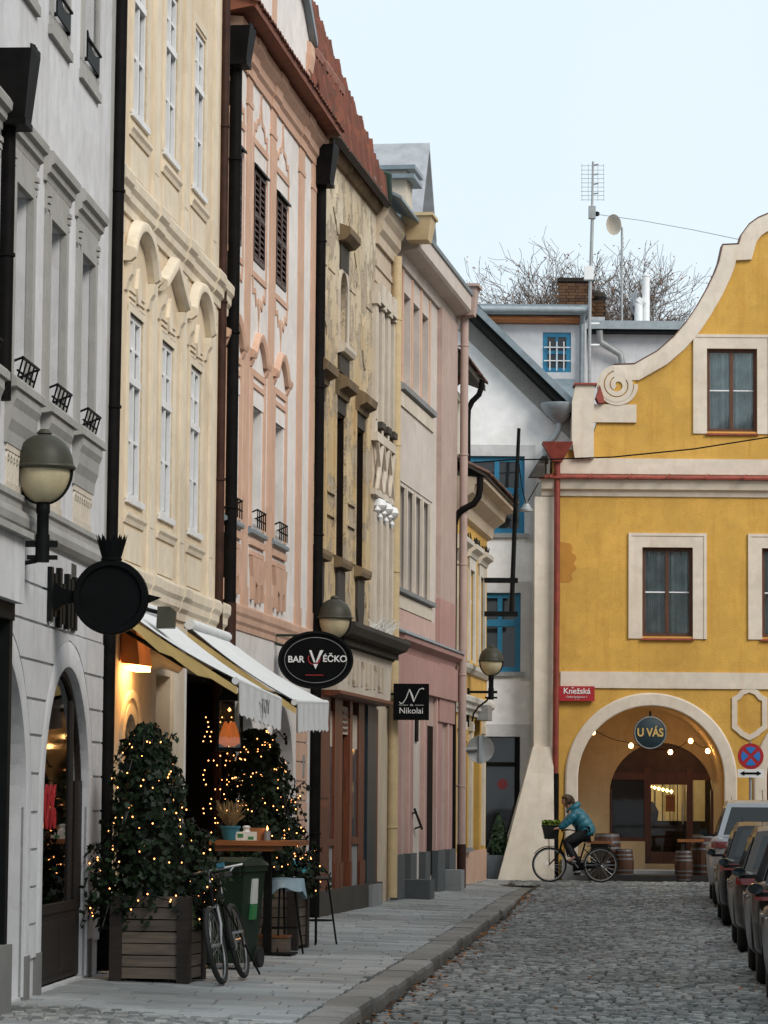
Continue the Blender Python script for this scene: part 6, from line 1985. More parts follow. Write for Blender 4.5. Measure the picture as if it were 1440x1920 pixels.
# road sign seen from behind at the corner
c = at(901, 1405, 60.6)
base = at(856, 1663, 60.6)
r = empty('road_sign', (base.x, 60.6, 0), 0, 'grey back of a round road sign on a bent pole', 'sign')
q = lambda x, y: at(x, y, 60.6) - Vector((base.x, 60.6, 0))
MB().tube([q(853, 1668), q(853, 1440), q(855, 1425), q(862, 1411), q(876, 1405), q(895, 1404)], .04, 10).build('pole', 'galv', r, True, 60)
MB().lathe([(0, -.012), (.235, -.012), (.255, -.02), (.26, .01), (0, .012)], 40, tuple(c - Vector((base.x, 60.55, 0))), 'y').build('disc', 'galv', r, True, 40)
cc = c - Vector((base.x, 60.6, 0))
MB().box(cc.x - .03, cc.x + .03, -.02, .03, cc.z - .27, cc.z + .27).build('spine', 'zinc', r)

# floodlight box over the awning
c = at(312, 1158, 30.4)
r = empty('floodlight', tuple(c), 0, 'small dark floodlight box above the near awning', 'floodlight')
MB().prism([(-.09, -.1), (.08, -.1), (.09, .06), (.04, .1), (-.08, .1)], -.1, .12).build('housing', 'lamp_green', r)
MB().tube([(-.08, 0, .05), (-.2, 0, .08), (-.42, 0, .1)], .02, 6).build('arm', 'black_iron', r)
# copper wall lamp
p_, rz_ = frame_of(2, 1.0, .02, 3.02)
r = empty('copper_wall_lamp', tuple(p_), rz_, 'glowing copper wall lamp above the small arched niche', 'wall lamp')
MB().loop_prism([(-.34, 0, -.14), (.34, 0, -.14), (.34, -.18, -.16), (0, -.24, -.16), (-.34, -.18, -.16)], [(-.34, 0, .17), (.34, 0, .17), (.34, -.14, .17), (0, -.19, .17), (-.34, -.14, .17)]).build('shade', 'copper', r)
MB().box(-.3, .3, -.17, -.03, -.2, -.165).build('tube', 'bulb_warm', r)
L_ = bpy.data.lights.new('copper_glow', 'POINT')
L_.energy, L_.color, L_.shadow_soft_size = 5, (1, .56, .2), .12
lo = bpy.data.objects.new('copper_glow', L_)
col.objects.link(lo)
lo.parent = r
lo.location = (0, -.25, -.28)
MB().lathe([(.05, 0), (.05, .03), (0, .03)], 10, (0, -.02, .2)).build('mount', 'black_iron', r)

# ------------------------------------------------------------------ awnings
def awning(u0, u1, zt0, zf0, zf1, out, label, txt=None, seed=1):
    p, rz = frame_of(2, u0)
    r = empty('awning', tuple(p), rz, label, 'awning', 'white canvas awnings over the bar')
    w = u1 - u0
    rn = random.Random(seed)
    cv = MB()
    N, M = 14, 8
    def pt(i, j, dz=0):
        t, s_ = i / N, j / M
        zf = zf0 + (zf1 - zf0) * t
        sag = -.05 * math.sin(PI * s_) * (1 + .3 * math.sin(t * 9))
        return (w * t, -out * s_ - .02, zt0 + (zf - zt0) * s_ + sag + dz)
    for i in range(N):
        for j in range(M):
            cv.poly([pt(i, j), pt(i + 1, j), pt(i + 1, j + 1), pt(i, j + 1)])
            cv.poly([pt(i, j, -.012), pt(i, j + 1, -.012), pt(i + 1, j + 1, -.012), pt(i + 1, j, -.012)])
    cv.build('canvas', 'canvas', r, True, 60)
    MB().tube([(0, -out, zf0 - .01), (w, -out, zf1 - .01)], .035, 10).tube([(0, -.06, zt0), (w, -.06, zt0)], .06, 10).build('roller_bar', 'canvas', r, True)
    vl = MB()
    n = 44
    top, bot = [], []
    for k in range(n + 1):
        t = k / n
        y = -out - .04 + .02 * math.sin(k * .9)
        top.append((w * t, -out - .035, zf0 + (zf1 - zf0) * t - .02))
        bot.append((w * t, y, zf0 + (zf1 - zf0) * t - .30 - .025 * abs(math.sin(k * 1.57)) - rn.uniform(0, .02)))
    for k in range(n):
        vl.poly([top[k], top[k + 1], bot[k + 1], bot[k]])
        vl.poly([(x, y + .008, z) for x, y, z in (top[k], bot[k], bot[k + 1], top[k + 1])])
    vl.build('valance', 'canvas', r)
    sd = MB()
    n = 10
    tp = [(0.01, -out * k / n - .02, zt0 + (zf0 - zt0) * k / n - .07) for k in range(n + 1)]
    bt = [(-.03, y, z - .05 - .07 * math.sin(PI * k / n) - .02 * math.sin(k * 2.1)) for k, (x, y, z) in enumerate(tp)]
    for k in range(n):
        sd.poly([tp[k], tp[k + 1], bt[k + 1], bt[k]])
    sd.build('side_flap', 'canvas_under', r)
    for uu in (.35, w - .35):
        MB().tube([(uu, -.05, zt0 - .25), (uu + (.35 if uu < w / 2 else -.35), -out * .5, (zt0 + zf0) / 2 - .22), (uu, -out, zf0 - .05)], .022, 8).build('folding_arm', 'black_iron', r)
    if txt:
        text_mesh(txt, .2, 'galv', r, (w * .5, -out - .075, (zf0 + zf1) / 2 - .17), (PI / 2, 0, 0), sx=1.4)
    return r
awning(-.02, 3.05, 3.46, 2.70, 2.62, 1.22, 'nearer white awning with a yellowed side flap over the bar', 'TOY', 2)
awning(4.45, 7.35, 3.46, 2.64, 2.72, 1.2, 'farther white awning with frayed valance, just before the oval sign', None, 5)
# lantern by the entrance
c = at(430, 1352, 34.9)
r = empty('lantern', tuple(c), .1, 'square glass lantern with orange glow beside the entrance', 'lantern')
fr = MB()
for x in (-.13, .13):
    for y in (-.13, .13):
        fr.box(x - .012, x + .012, y - .012, y + .012, -.3, .22)
fr.box(-.16, .16, -.16, .16, -.33, -.29).loop_prism([(-.16, -.16, .22), (.16, -.16, .22), (.16, .16, .22), (-.16, .16, .22)], [(-.05, -.05, .34), (.05, -.05, .34), (.05, .05, .34), (-.05, .05, .34)])
fr.tube([(0, 0, .34), (0, 0, .5), (-.2, 0, .55)], .012, 6)
fr.build('frame', 'black_iron', r)
for x_, y_, w_, d_ in ((0, -.13, .12, .002), (.13, 0, .002, .12), (-.13, 0, .002, .12)):
    MB().box(x_ - w_, x_ + w_, y_ - d_, y_ + d_, -.29, .22).build('pane', 'glass_clear', r)
fl = MB()
for k in range(5):
    a = k * 1.3
    fl.lathe([(0, -.28), (.07, -.24), (.06, -.14), (.02, -.03), (0, 0)], 8, (.05 * math.cos(a), .05 * math.sin(a), .0))
fl.build('glow', 'flame_orange', r, True)
MB().lathe([(0, .1), (.02, .12), (0, .15)], 8).build('bulb', 'bulb_fairy', r)

# ------------------------------------------------------------------ planters with ivy pyramids and fairy lights
def planter(X, Yc, w, h, rz, label):
    r = empty('wooden_planter', (X, Yc, ZP(X, Yc)), rz, label, 'planter', 'wooden plank planters in front of the bar')
    n = 7
    ph = h / n
    for side in range(4):
        a = side * PI / 2
        for k in range(n):
            ww = w - .13
            m = MB().box(-ww / 2, ww / 2, -.014, .014, .004, ph - .007)
            o = m.build('plank', 'weathered_wood', r, loc=((w / 2 - .03) * math.sin(a), -(w / 2 - .03) * math.cos(a), .03 + k * ph + rs.uniform(-.002, .002)), rot=(rs.uniform(-.01, .01), rs.uniform(-.006, .006), a))
    for sx_ in (-1, 1):
        for sy_ in (-1, 1):
            x, y = sx_ * (w / 2 - .045), sy_ * (w / 2 - .045)
            MB().box(x - .055, x + .055, y - .055, y + .055, 0, h + .02).build('corner_post', 'dark_wood', r)
    MB().box(-w / 2 + .06, w / 2 - .06, -w / 2 + .06, w / 2 - .06, .05, h - .04).build('soil', 'soil', r)
    return r

def leaf_mesh(mb, c, n_, s_, rn):
    n_ = n_.normalized()
    a = n_.orthogonal().normalized()
    ang = rn.uniform(0, 2 * PI)
    b = n_.cross(a)
    x = a * math.cos(ang) + b * math.sin(ang)
    y = n_.cross(x)
    shp = ((0, -.5), (.42, -.35), (.3, 0), (.55, .2), (.2, .25), (0, .62), (-.2, .25), (-.55, .2), (-.3, 0), (-.42, -.35))
    mb.poly([c + (x * p + y * q) * s_ + n_ * (.12 * s_ * (abs(p) - .3)) for p, q in shp])

def ivy(base, prof, label, seed, nleaf, nbulb, sx=1.0, sy=1.0, lean=(0, 0)):
    """prof: list of (z, radius) silhouette of the climbing plant"""
    rn = random.Random(seed)
    r = empty('ivy_pyramid', tuple(base), 0, label, 'ivy', 'ivy pyramids wound with fairy lights')
    lf, st, bl = MB(), MB(), []
    zmin, zmax = prof[0][0], prof[-1][0]
    def rad(z):
        for (za, ra), (zb, rb) in zip(prof, prof[1:]):
            if z <= zb: return ra + (rb - ra) * (z - za) / (zb - za)
        return prof[-1][1]
    def surf(z, a, k=1.0):
        rr = rad(z) * (1 + .5 * noise.noise((math.cos(a) * 2.2 + seed, math.sin(a) * 2.2, z * 2.6)) + .22 * noise.noise((math.cos(a) * 6, math.sin(a) * 6 + seed, z * 7))) * k
        t = (z - zmin) / (zmax - zmin)
        return Vector((rr * math.cos(a) * sx + lean[0] * t, rr * math.sin(a) * sy + lean[1] * t, z))
    for _ in range(nleaf):
        z = zmin + (zmax - zmin) * (rn.random() ** 1.25)
        a = rn.uniform(0, 2 * PI)
        p = surf(z, a, rn.choice((.55, .7, .8, .88, .94, 1.0, 1.05, 1.14)))
        n_ = Vector((math.cos(a), math.sin(a), .35)) + Vector((rn.gauss(0, .45), rn.gauss(0, .45), rn.gauss(0, .4)))
        leaf_mesh(lf, p, n_, rn.choice((.03, .04, .045, .055, .065, .08)), rn)
    for k in range(46):
        a = rn.uniform(0, 2 * PI)
        z = rn.uniform(zmin, zmax)
        p = surf(z, a)
        q = p + Vector((math.cos(a) * rn.uniform(.04, .2), math.sin(a) * .15, rn.uniform(-.28, .14)))
        m_ = (p + q) / 2 + Vector((0, 0, .08))
        st.tube([p, m_, q], .006, 4)
        for j in range(7):
            t = j / 6
            pp = p.lerp(m_, t * 2) if t < .5 else m_.lerp(q, t * 2 - 1)
            leaf_mesh(lf, pp + Vector((rn.gauss(0, .02), rn.gauss(0, .02), rn.gauss(0, .02))), Vector((rn.gauss(0, 1), -1, rn.gauss(0, 1))), rn.uniform(.04, .07), rn)
    for k in range(6):
        a = 2 * PI * k / 6
        st.tube([surf(zmin, a, .7), surf((zmin + zmax) / 2, a, .7), surf(zmax, a, .5)], .012, 5)
    inner = MB()
    n = 14
    rings = [[surf(zmin + (zmax - zmin) * i / 10, 2 * PI * k / n, .5) for k in range(n)] for i in range(11)]
    for i in range(10):
        for k in range(n):
            inner.poly([rings[i][k], rings[i][(k + 1) % n], rings[i + 1][(k + 1) % n], rings[i + 1][k]])
    inner.build('inner_mass', 'soil', r, True)
    o = lf.build('leaves', 'ivy_leaf', r)
    tag(o, kind='stuff')
    st.build('stems', 'dark_wood', r)
    wire, bb = MB(), MB()
    pts = []
    turns = 5.2
    for k in range(nbulb):
        t = k / (nbulb - 1)
        z = zmin + .03 + (zmax - zmin) * t * .98
        a = t * turns * 2 * PI + rn.uniform(-.22, .22)
        p = surf(min(zmax, max(zmin, z + rn.gauss(0, .07))), a, 1.05)
        pts.append(p)
        bb.lathe([(0, -.0085), (.0075, 0), (0, .0085)], 6, tuple(p))
    wire.tube([p * .99 for p in pts], .0045, 4)
    wire.build('light_wire', 'black_iron', r)
    tag(bb.build('fairy_bulbs', 'bulb_fairy', r), kind='stuff')
    return r
planter(-1.98, 28.75, .70, .73, -.16, 'nearest wooden planter with grey planks, beside the parked bicycle')
ivy((-2.0, 28.75, 0), [(.45, .34), (.72, .49), (1.0, .47), (1.3, .36), (1.6, .27), (1.9, .21), (2.12, .17), (2.25, .07)], 'nearest ivy pyramid with fairy lights, left of the parked bicycle', 3, 6000, 160, 1.05, .75, (-.12, 0))
planter(-1.2, 35.3, .70, .73, -.16, 'farther wooden planter partly hidden behind the bar stools')
ivy((-1.25, 35.4, 0), [(.55, .46), (.85, .50), (1.25, .38), (1.65, .31), (2.0, .27), (2.25, .2), (2.35, .1)], 'farther ivy pyramid covered in fairy lights behind the bar table', 9, 5600, 280, 1.0, .8, (-.14, 0))
# climbing lights inside the entrance
r = empty('entrance_garland', tuple(at(400, 1500, 35.6)), 0, 'hanging garland of small warm lights in the dark bar entrance', 'fairy lights')
o0 = at(400, 1500, 35.6)
bb, gw = MB(), MB()
rn = random.Random(4)
for s_ in range(5):
    pts = []
    for k in range(26):
        p = at(386 + s_ * 13 + 5 * math.sin(k * .9 + s_), 1345 + k * 9, 35.9 + .12 * s_) - o0
        pts.append(p)
        if rn.random() < .5: bb.lathe([(0, -.009), (.008, 0), (0, .009)], 6, tuple(p))
    gw.tube(pts, .003, 3)
gw.build('light_wire', 'black_iron', r)
tag(bb.build('fairy_bulbs', 'bulb_fairy', r), kind='stuff')

# ------------------------------------------------------------------ cypress in a tub by the white house
c = at(935, 1650, 66.9)
r = empty('potted_cypress', (c.x, 66.9, -.02), 0, 'small dark cypress in a grey tub beside the white house door', 'potted plant')
MB().loop_prism([(-.22, -.22, 0), (.22, -.22, 0), (.22, .22, 0), (-.22, .22, 0)], [(-.27, -.27, .5), (.27, -.27, .5), (.27, .27, .5), (-.27, .27, .5)]).build('tub', 'pot_gray', r)
lf = MB()
rn = random.Random(2)
for k in range(1500):
    z = rn.random()
    rr = .30 * (1 - z) ** .7 * (.5 + .5 * rn.random()) * (1 if z > .1 else .8)
    a = rn.uniform(0, 2 * PI)
    leaf_mesh(lf, Vector((rr * math.cos(a), rr * math.sin(a), .5 + z * .85)), Vector((math.cos(a), math.sin(a), .6)), .06, rn)
tag(lf.build('foliage', 'conifer_leaf', r), kind='stuff')
MB().tube([(0, 0, .4), (0, 0, 1.2)], .03, 6).build('trunk', 'bark', r)

# ------------------------------------------------------------------ barrels
def barrel(x, y, h, rr, label):
    r = empty('barrel', (x, y, 0), rs.uniform(0, 1), label, 'barrel', 'wooden barrels in front of the cafe')
    pr = lambda t: rr * (.82 + .18 * math.sin(PI * t))
    n = 18
    st = MB()
    m = 8
    for k in range(1):
        a0, a1 = -PI / n * .94, PI / n * .94
        for i in range(m):
            t0, t1 = i / m, (i + 1) / m
            st.poly([(pr(t0) * math.cos(a0), pr(t0) * math.sin(a0), h * t0), (pr(t0) * math.cos(a1), pr(t0) * math.sin(a1), h * t0), (pr(t1) * math.cos(a1), pr(t1) * math.sin(a1), h * t1), (pr(t1) * math.cos(a0), pr(t1) * math.sin(a0), h * t1)])
    me = st.mesh('stave', 'barrel_wood')
    for k in range(n):
        inst('stave', me, r, (0, 0, 0), (0, 0, 2 * PI * k / n))
    MB().lathe([(pr(t) * .975, h * t) for t in [i / 8 for i in range(9)]], 24).build('inner', 'soil', r, True)
    MB().lathe([(0, h - .03), (pr(1) * .96, h - .03), (pr(1) * .96, h - .02), (0, h - .015)], 24).build('lid', 'barrel_wood', r)
    for t in (.02, .17, .30, .66, .79, .93):
        hb = .045 * h / .9
        MB().lathe([(pr(t) * 1.0, h * t), (pr(t) * 1.015, h * t + .002), (pr(t + hb / h) * 1.015, h * t + hb), (pr(t + hb / h), h * t + hb)], 24).build('hoop', 'hoop_iron', r, True, 30)
    return r
def bx(px, py, Y): return at(px, py, Y).x
barrel(bx(1138, 1600, 66.4), 66.4, .95, .30, 'tall barrel just behind the cyclist')
barrel(bx(1170, 1600, 65.9), 65.9, .64, .205, 'small barrel with shiny hoops right of the cyclist')
barrel(bx(1322, 1600, 66.2), 66.2, .95, .30, 'tall barrel at the right of the cafe door')
barrel(bx(1282, 1620, 65.8), 65.8, .62, .19, 'small barrel below the plank at the cafe door')
c = at(1296, 1576, 65.9)
r = empty('plank_shelf', tuple(c), 0, 'orange wooden plank resting across the barrels by the cafe door', 'plank')
MB().box(-.28, .25, -.16, .16, -.03, .025).build('plank', 'table_wood', r)
MB().box(-.2, -.14, -.1, .1, c.z * -1 + .62, -.03).build('support', 'dark_wood', r)
c = at(1126, 1579, 65.9)
r = empty('plank_shelf', tuple(c), 0, 'orange wooden plank seat by the barrel behind the cyclist', 'plank')
MB().box(-.28, .22, -.16, .16, -.03, .02).build('plank', 'table_wood', r)
MB().box(-.2, .15, -.1, .1, -c.z, -.03).build('support', 'dark_wood', r)

# ------------------------------------------------------------------ wheeled bin
X, Yb = -1.48, 31.1
r = empty('wheeled_bin', (X, Yb, ZP(X, Yb)), -.28, 'dark green wheeled rubbish bin behind the parked bicycle', 'bin')
MB().loop_prism([(-.22, -.26, .06), (.22, -.26, .06), (.22, .22, .06), (-.22, .22, .06)], [(-.285, -.36, .96), (.285, -.36, .96), (.285, .3, .96), (-.285, .3, .96)]).box(-.3, .3, -.385, .32, .93, .985).build('body', 'bin_green', r)
lid = MB()
n = 8
for i in range(n):
    y0, y1 = -.41 + .75 * i / n, -.41 + .75 * (i + 1) / n
    z = lambda y: .99 + .075 * math.sin(PI * min(1, max(0, (y + .41) / .75)) * .75 + .5)
    lid.loop_prism([(-.31, y0, .985), (.31, y0, .985), (.29, y0, z(y0)), (-.29, y0, z(y0))], [(-.31, y1, .985), (.31, y1, .985), (.29, y1, z(y1)), (-.29, y1, z(y1))])
lid.build('lid', 'bin_green', r)
MB().tube([(-.24, .36, .98), (.24, .36, .98)], .018, 8).build('handle', 'bin_green', r)
for x in (-.24, .24):
    MB().lathe([(0, -.03), (.1, -.03), (.1, .03), (0, .03)], 18, (x, .24, .1), 'x').build('wheel', 'rubber', r, True, 40)
MB().loop_prism([(.285, -.1, .62), (.285, .06, .62), (.293, .06, .86), (.293, -.1, .86)], [(.262, -.1, .62), (.262, .06, .62), (.27, .06, .86), (.27, -.1, .86)]).build('sticker', 'label_white', r)
MB().loop_prism([(.275, -.1, .47), (.275, .06, .47), (.286, .06, .615), (.286, -.1, .615)], [(.25, -.1, .47), (.25, .06, .47), (.262, .06, .615), (.262, -.1, .615)]).build('sticker', 'label_green', r)

# ------------------------------------------------------------------ bar table and stools
X, Yt = -1.28, 33.9
r = empty('bar_table', (X, Yt, ZP(X, Yt)), -.12, 'tall wooden bar table on a black post behind the green bin', 'table')
zt = 1.19
for k in range(4):
    MB().box(-.48, .47, -.36 + k * .18, -.185 + k * .18, zt - .05, zt).build('board', 'table_wood', r)
MB().box(-.44, .2, -.3, .3, zt - .11, zt - .05).build('apron', 'table_wood', r)
MB().box(.05, .13, -.04, .04, .02, zt - .11).build('post', 'black_iron', r)
MB().box(-.2, .38, -.25, .25, 0, .02).build('foot_plate', 'black_iron', r)
TZ = ZP(X, Yt) + zt
def stool(px, py, Y, label, cloth, seat_r=.19, h=.76):
    g_ = ground(px, py, -.04)
    r = empty('bar_stool', (g_.x, g_.y, ZP(g_.x, g_.y)), rs.uniform(0, 1), label, 'stool', 'black bar stools in front of the bar')
    MB().lathe([(0, h - .035), (seat_r - .01, h - .035), (seat_r, h - .02), (seat_r - .01, h), (0, h)], 28).build('seat', 'dark_wood', r, True, 40)
    for k in range(4):
        a = PI / 4 + k * PI / 2
        MB().tube([(.13 * math.cos(a), .13 * math.sin(a), h - .03), (.235 * math.cos(a), .235 * math.sin(a), 0)], .011, 8).build('leg', 'black_iron', r, True)
    MB().torus(.195, .008, 28, 6, (0, 0, .27), 'z').build('foot_ring', 'black_iron', r, True)
    if cloth:
        cl = MB()
        n, rings = 32, 7
        vs_ = []
        for i in range(rings):
            for k in range(n):
                a = 2 * PI * k / n
                if i < 4:
                    rr, z = (seat_r + .012) * i / 3, h + .025 + .012 * math.sin(3 * a + i)
                else:
                    t = (i - 3) / 3
                    rr = seat_r + .012 + t * .02 + .02 * t * math.sin(7 * a)
                    z = h + .02 - t * (.14 + .05 * math.sin(2 * a + .8) + .025 * math.sin(5 * a))
                vs_.append((rr * math.cos(a), rr * math.sin(a), z))
        cl.v = vs_
        for i in range(rings - 1):
            for k in range(n):
                cl.f.append((i * n + k, i * n + (k + 1) % n, (i + 1) * n + (k + 1) % n, (i + 1) * n + k))
        b = cl.build('blanket', cloth, None, True, 80)
        b.location = r.location
        tag(b, ('pale blue blanket draped over the nearest bar stool' if cloth.startswith('pale') else 'teal blanket draped over the bar stool beside the table'), 'blanket')
    return r
stool(527, 1790, 33, 'nearest bar stool, under the pale blue blanket', 'pale_blue_cloth', .225)
stool(592, 1772, 34.3, 'bar stool with bare dark round seat, farthest right', None)
stool(546, 1766, 35, 'bar stool under the teal blanket, behind the others', 'teal_cloth', .19, .88)
def on_table(px, name, label, cat):
    c = at(px, 1570, 33.9)
    return empty(name, (c.x, 33.75, TZ), 0, label, cat)
r = on_table(433, 'flower_pot', 'blue flower pot with dry grass on the bar table', 'flower pot')
MB().lathe([(0, 0), (.075, 0), (.1, .13), (.108, .13), (.108, .15), (.09, .15), (0, .13)], 20).build('pot', 'pot_blue', r, True, 40)
g_ = MB()
for k in range(90):
    a = rs.uniform(0, 2 * PI)
    l_ = rs.uniform(.12, .3)
    g_.tube([(0.03 * math.cos(a), .03 * math.sin(a), .13), (.09 * math.cos(a), .09 * math.sin(a), .13 + l_ * .6), (.17 * math.cos(a) * rs.uniform(.4, 1), .17 * math.sin(a) * rs.uniform(.4, 1), .13 + l_)], .004, 3)
tag(g_.build('dry_grass', 'dry_grass', r), kind='stuff')
r = on_table(463, 'tissue_box', 'white patterned tissue box on the bar table', 'box')
MB().box(-.11, .11, -.06, .06, 0, .09).build('carton', 'paper_white', r)
MB().lathe([(.05, .085), (.03, .11), (.045, .14), (.02, .155), (.0, .15)], 7, (.0, 0, 0)).build('tissue', 'paper_white', r)
MB().box(-.09, -.03, -.064, -.06, .03, .07).box(.02, .08, -.064, -.06, .01, .04).build('print', 'label_green', r)
r = on_table(478, 'bread_basket', 'small orange basket behind the tissue box', 'basket')
MB().lathe([(0, 0), (.09, 0), (.12, .13), (.11, .13), (.08, .02), (0, .02)], 16, (0, .1, 0)).build('basket', 'basket', r, True, 50)
r = on_table(502, 'candle_jar', 'small glass candle jar at right of the bar table', 'jar')
MB().lathe([(0, 0), (.035, 0), (.035, .1), (.03, .1), (.03, .01), (0, .01)], 14).build('glass', 'galv', r, True, 50)
MB().lathe([(0, .1), (.012, .12), (0, .16)], 8).build('flame', 'bulb_fairy', r)
g0 = ground(505, 1790, -.03)
r = empty('wooden_step', (g0.x, g0.y + .15, ZP(g0.x, g0.y)), -.14, 'low grey wooden step behind the bar stool legs', 'step')
MB().box(-.24, .2, -.14, .14, 0, .17).build('riser', 'weathered_wood', r)
MB().box(-.25, .21, -.15, .15, .172, .195).build('tread', 'table_wood', r)

# ------------------------------------------------------------------ bicycles (forward = +x, wheels in the x-z plane)
def wheel(parent, x, R, rim_mat='steel', tr=.018):
    t = MB().torus(R - tr, tr, 44, 8, (0, 0, 0)).build('wheel', 'rubber', parent, True, loc=(x, 0, R))
    MB().torus(R - .024 - tr, .011, 44, 6, (0, 0, 0)).build('rim', rim_mat, t, True)
    s = MB()
    for k in range(18):
        a = 2 * PI * k / 18
        y = .025 * (1 if k % 2 else -1)
        s.tube([(.02 * math.cos(a), y, .02 * math.sin(a)), ((R - .05) * math.cos(a), 0, (R - .05) * math.sin(a))], .0018, 3)
    s.lathe([(0, -.04), (.02, -.04), (.02, .04), (0, .04)], 10, axis='y')
    s.build('spokes', 'steel', t)
    return t
def bike(name, label, R, wb, frame_mat, rim, step=True, fork_mat=None, basket=True):
    r = empty(name, (0, 0, 0), 0, label, 'bicycle')
    wheel(r, wb / 2, R, rim, .018 if step else .026)
    wheel(r, -wb / 2, R, rim, .018 if step else .026)
    bbx, bbz = -.06, .29
    seat_t = (-.2, 0, .78)
    head_b, head_t = (wb / 2 - .22, 0, .68), (wb / 2 - .27, 0, .86)
    f = MB()
    f.tube([(bbx, 0, bbz), seat_t], .017, 8)
    if step:
        f.tube([head_b, (.18, 0, .42), (bbx, 0, bbz)], .021, 8).tube([head_t, (.14, 0, .52), (-.12, 0, .50)], .017, 8)
    else:
        f.tube([head_b, (bbx, 0, bbz)], .022, 8).tube([head_t, (-.18, 0, .74)], .018, 8)
    f.tube([head_b, head_t], .022, 8)
    for y in (-.05, .05):
        f.tube([(bbx, y * .4, bbz), (-wb / 2, y, R)], .010, 6).tube([(-.17, y * .3, .68), (-wb / 2, y, R)], .009, 6)
    f.build('frame', frame_mat, r, True)
    k = MB()
    for y in (-.05, .05):
        k.tube([(head_b[0], y * .7, head_b[2]), (wb / 2 - .16, y, .52), (wb / 2, y, R)], [.015, .014, .009], 8)
    k.tube([(head_b[0], -.05, head_b[2]), (head_b[0], .05, head_b[2])], .016, 6)
    k.build('fork', fork_mat or frame_mat, r, True)
    h = MB().tube([head_t, (head_t[0] - .03, 0, 1.0)], .014, 8)
    if step:
        h.tube([(head_t[0] - .28, -.28, 1.02), (head_t[0] - .14, -.28, 1.05), (head_t[0] + .02, -.16, 1.04), (head_t[0] + .0, 0, 1.0), (head_t[0] + .02, .16, 1.04), (head_t[0] - .14, .28, 1.05), (head_t[0] - .28, .28, 1.02)], .011, 8)
    else:
        h.tube([(head_t[0] - .06, -.31, 1.0), (head_t[0] + .02, -.12, 1.0), (head_t[0] + .02, .12, 1.0), (head_t[0] - .06, .31, 1.0)], .012, 8)
    h.build('handlebar', 'black_iron' if step else 'steel', r, True)
    s = MB().tube([seat_t, (-.215, 0, .9)], .014, 8)
    s.build('seat_post', 'steel', r, True)
    MB().loop_prism([(-.36, -.1, .93), (-.36, .1, .93), (-.2, .07, .925), (-.05, .025, .93), (-.05, -.025, .93), (-.2, -.07, .925)], [(-.37, -.09, .975), (-.37, .09, .975), (-.2, .06, .96), (-.05, .02, .955), (-.05, -.02, .955), (-.2, -.06, .96)]).build('saddle', 'rubber', r, True, 70)
    c = MB().lathe([(0, -.004), (.095, -.004), (.095, .004), (0, .004)], 24, (bbx, -.05, bbz), 'y')
    c.tube([(bbx, -.07, bbz), (bbx - .09, -.075, bbz - .13)], .011, 6).tube([(bbx, .07, bbz), (bbx + .09, .075, bbz + .13)], .011, 6)
    c.box(bbx - .13, bbx - .05, -.17, -.08, bbz - .145, bbz - .12).box(bbx + .05, bbx + .13, .08, .17, bbz + .12, bbz + .145)
    c.build('crank', 'steel', r)
    if step:
        MB().loop_prism([(bbx + .1, -.06, bbz - .08), (bbx + .1, -.06, bbz + .09), (-wb / 2, -.06, R + .06), (-wb / 2 - .05, -.06, R), (-wb / 2, -.06, R - .05)], [(bbx + .1, -.045, bbz - .08), (bbx + .1, -.045, bbz + .09), (-wb / 2, -.045, R + .06), (-wb / 2 - .05, -.045, R), (-wb / 2, -.045, R - .05)]).build('chain_guard', 'black_iron', r)
        g = MB()
        for cx, a0, a1 in ((wb / 2, 35, 150), (-wb / 2, 20, 185)):
            pts = [(cx + (R + .022) * math.cos(math.radians(a)), R + (R + .022) * math.sin(math.radians(a))) for a in range(a0, a1, 6)]
            g.sweep(pts, [(-.004, -.028), (.008, -.02), (.01, 0), (.008, .02), (-.004, .028), (-.002, 0)])
        g.build('mudguard', frame_mat, r, True)
        k = MB()
        for y in (-.07, .07):
            k.tube([(-.25, y, .73), (-wb / 2 - .28, y, .73)], .007, 6).tube([(-wb / 2 - .2, y, .73), (-wb / 2, y * .8, R)], .006, 6)
        for q in range(5):
            k.tube([(-.32 - q * .11, -.07, .732), (-.32 - q * .11, .07, .732)], .006, 6)
        k.build('rack', 'black_iron', r)
        MB().box(-.71, -.64, -.1, -.08, .4, .43).tube([(-.06, -.09, .26), (-.4, -.09, .34)], .008, 6).build('stand', 'steel', r)
    else:
        w = MB()
        w.tube([(head_t[0], .1, .99), (head_t[0] + .12, .12, .9), (head_t[0] + .1, .06, .74), (wb / 2 - .1, .05, .66)], .004, 4).tube([(head_t[0], -.1, .99), (head_t[0] + .1, -.1, .86), (.1, -.03, .7)], .004, 4)
        w.build('brake_cable', 'rubber', r)
        g = MB()
        for y in (-.24, .24):
            g.tube([(head_t[0] - .05, y, 1.0), (head_t[0] + .07, y * .9, .96)], .008, 6)
        g.build('brake_lever', 'steel', r)
        MB().tube([(-.35, .09, .3), (-.42, .16, .01)], .010, 6).build('stand', 'black_iron', r)
        k = MB()
        for y in (-.31, .31):
            k.tube([(head_t[0] - .07, y, 1.0), (head_t[0] - .05, y * .62, 1.0)], .017, 8)
        k.build('grip', 'rubber', r, True)
        MB().box(head_t[0] - .02, head_t[0] + .05, .1, .16, 1.01, 1.05).build('bell', 'pot_blue', r)
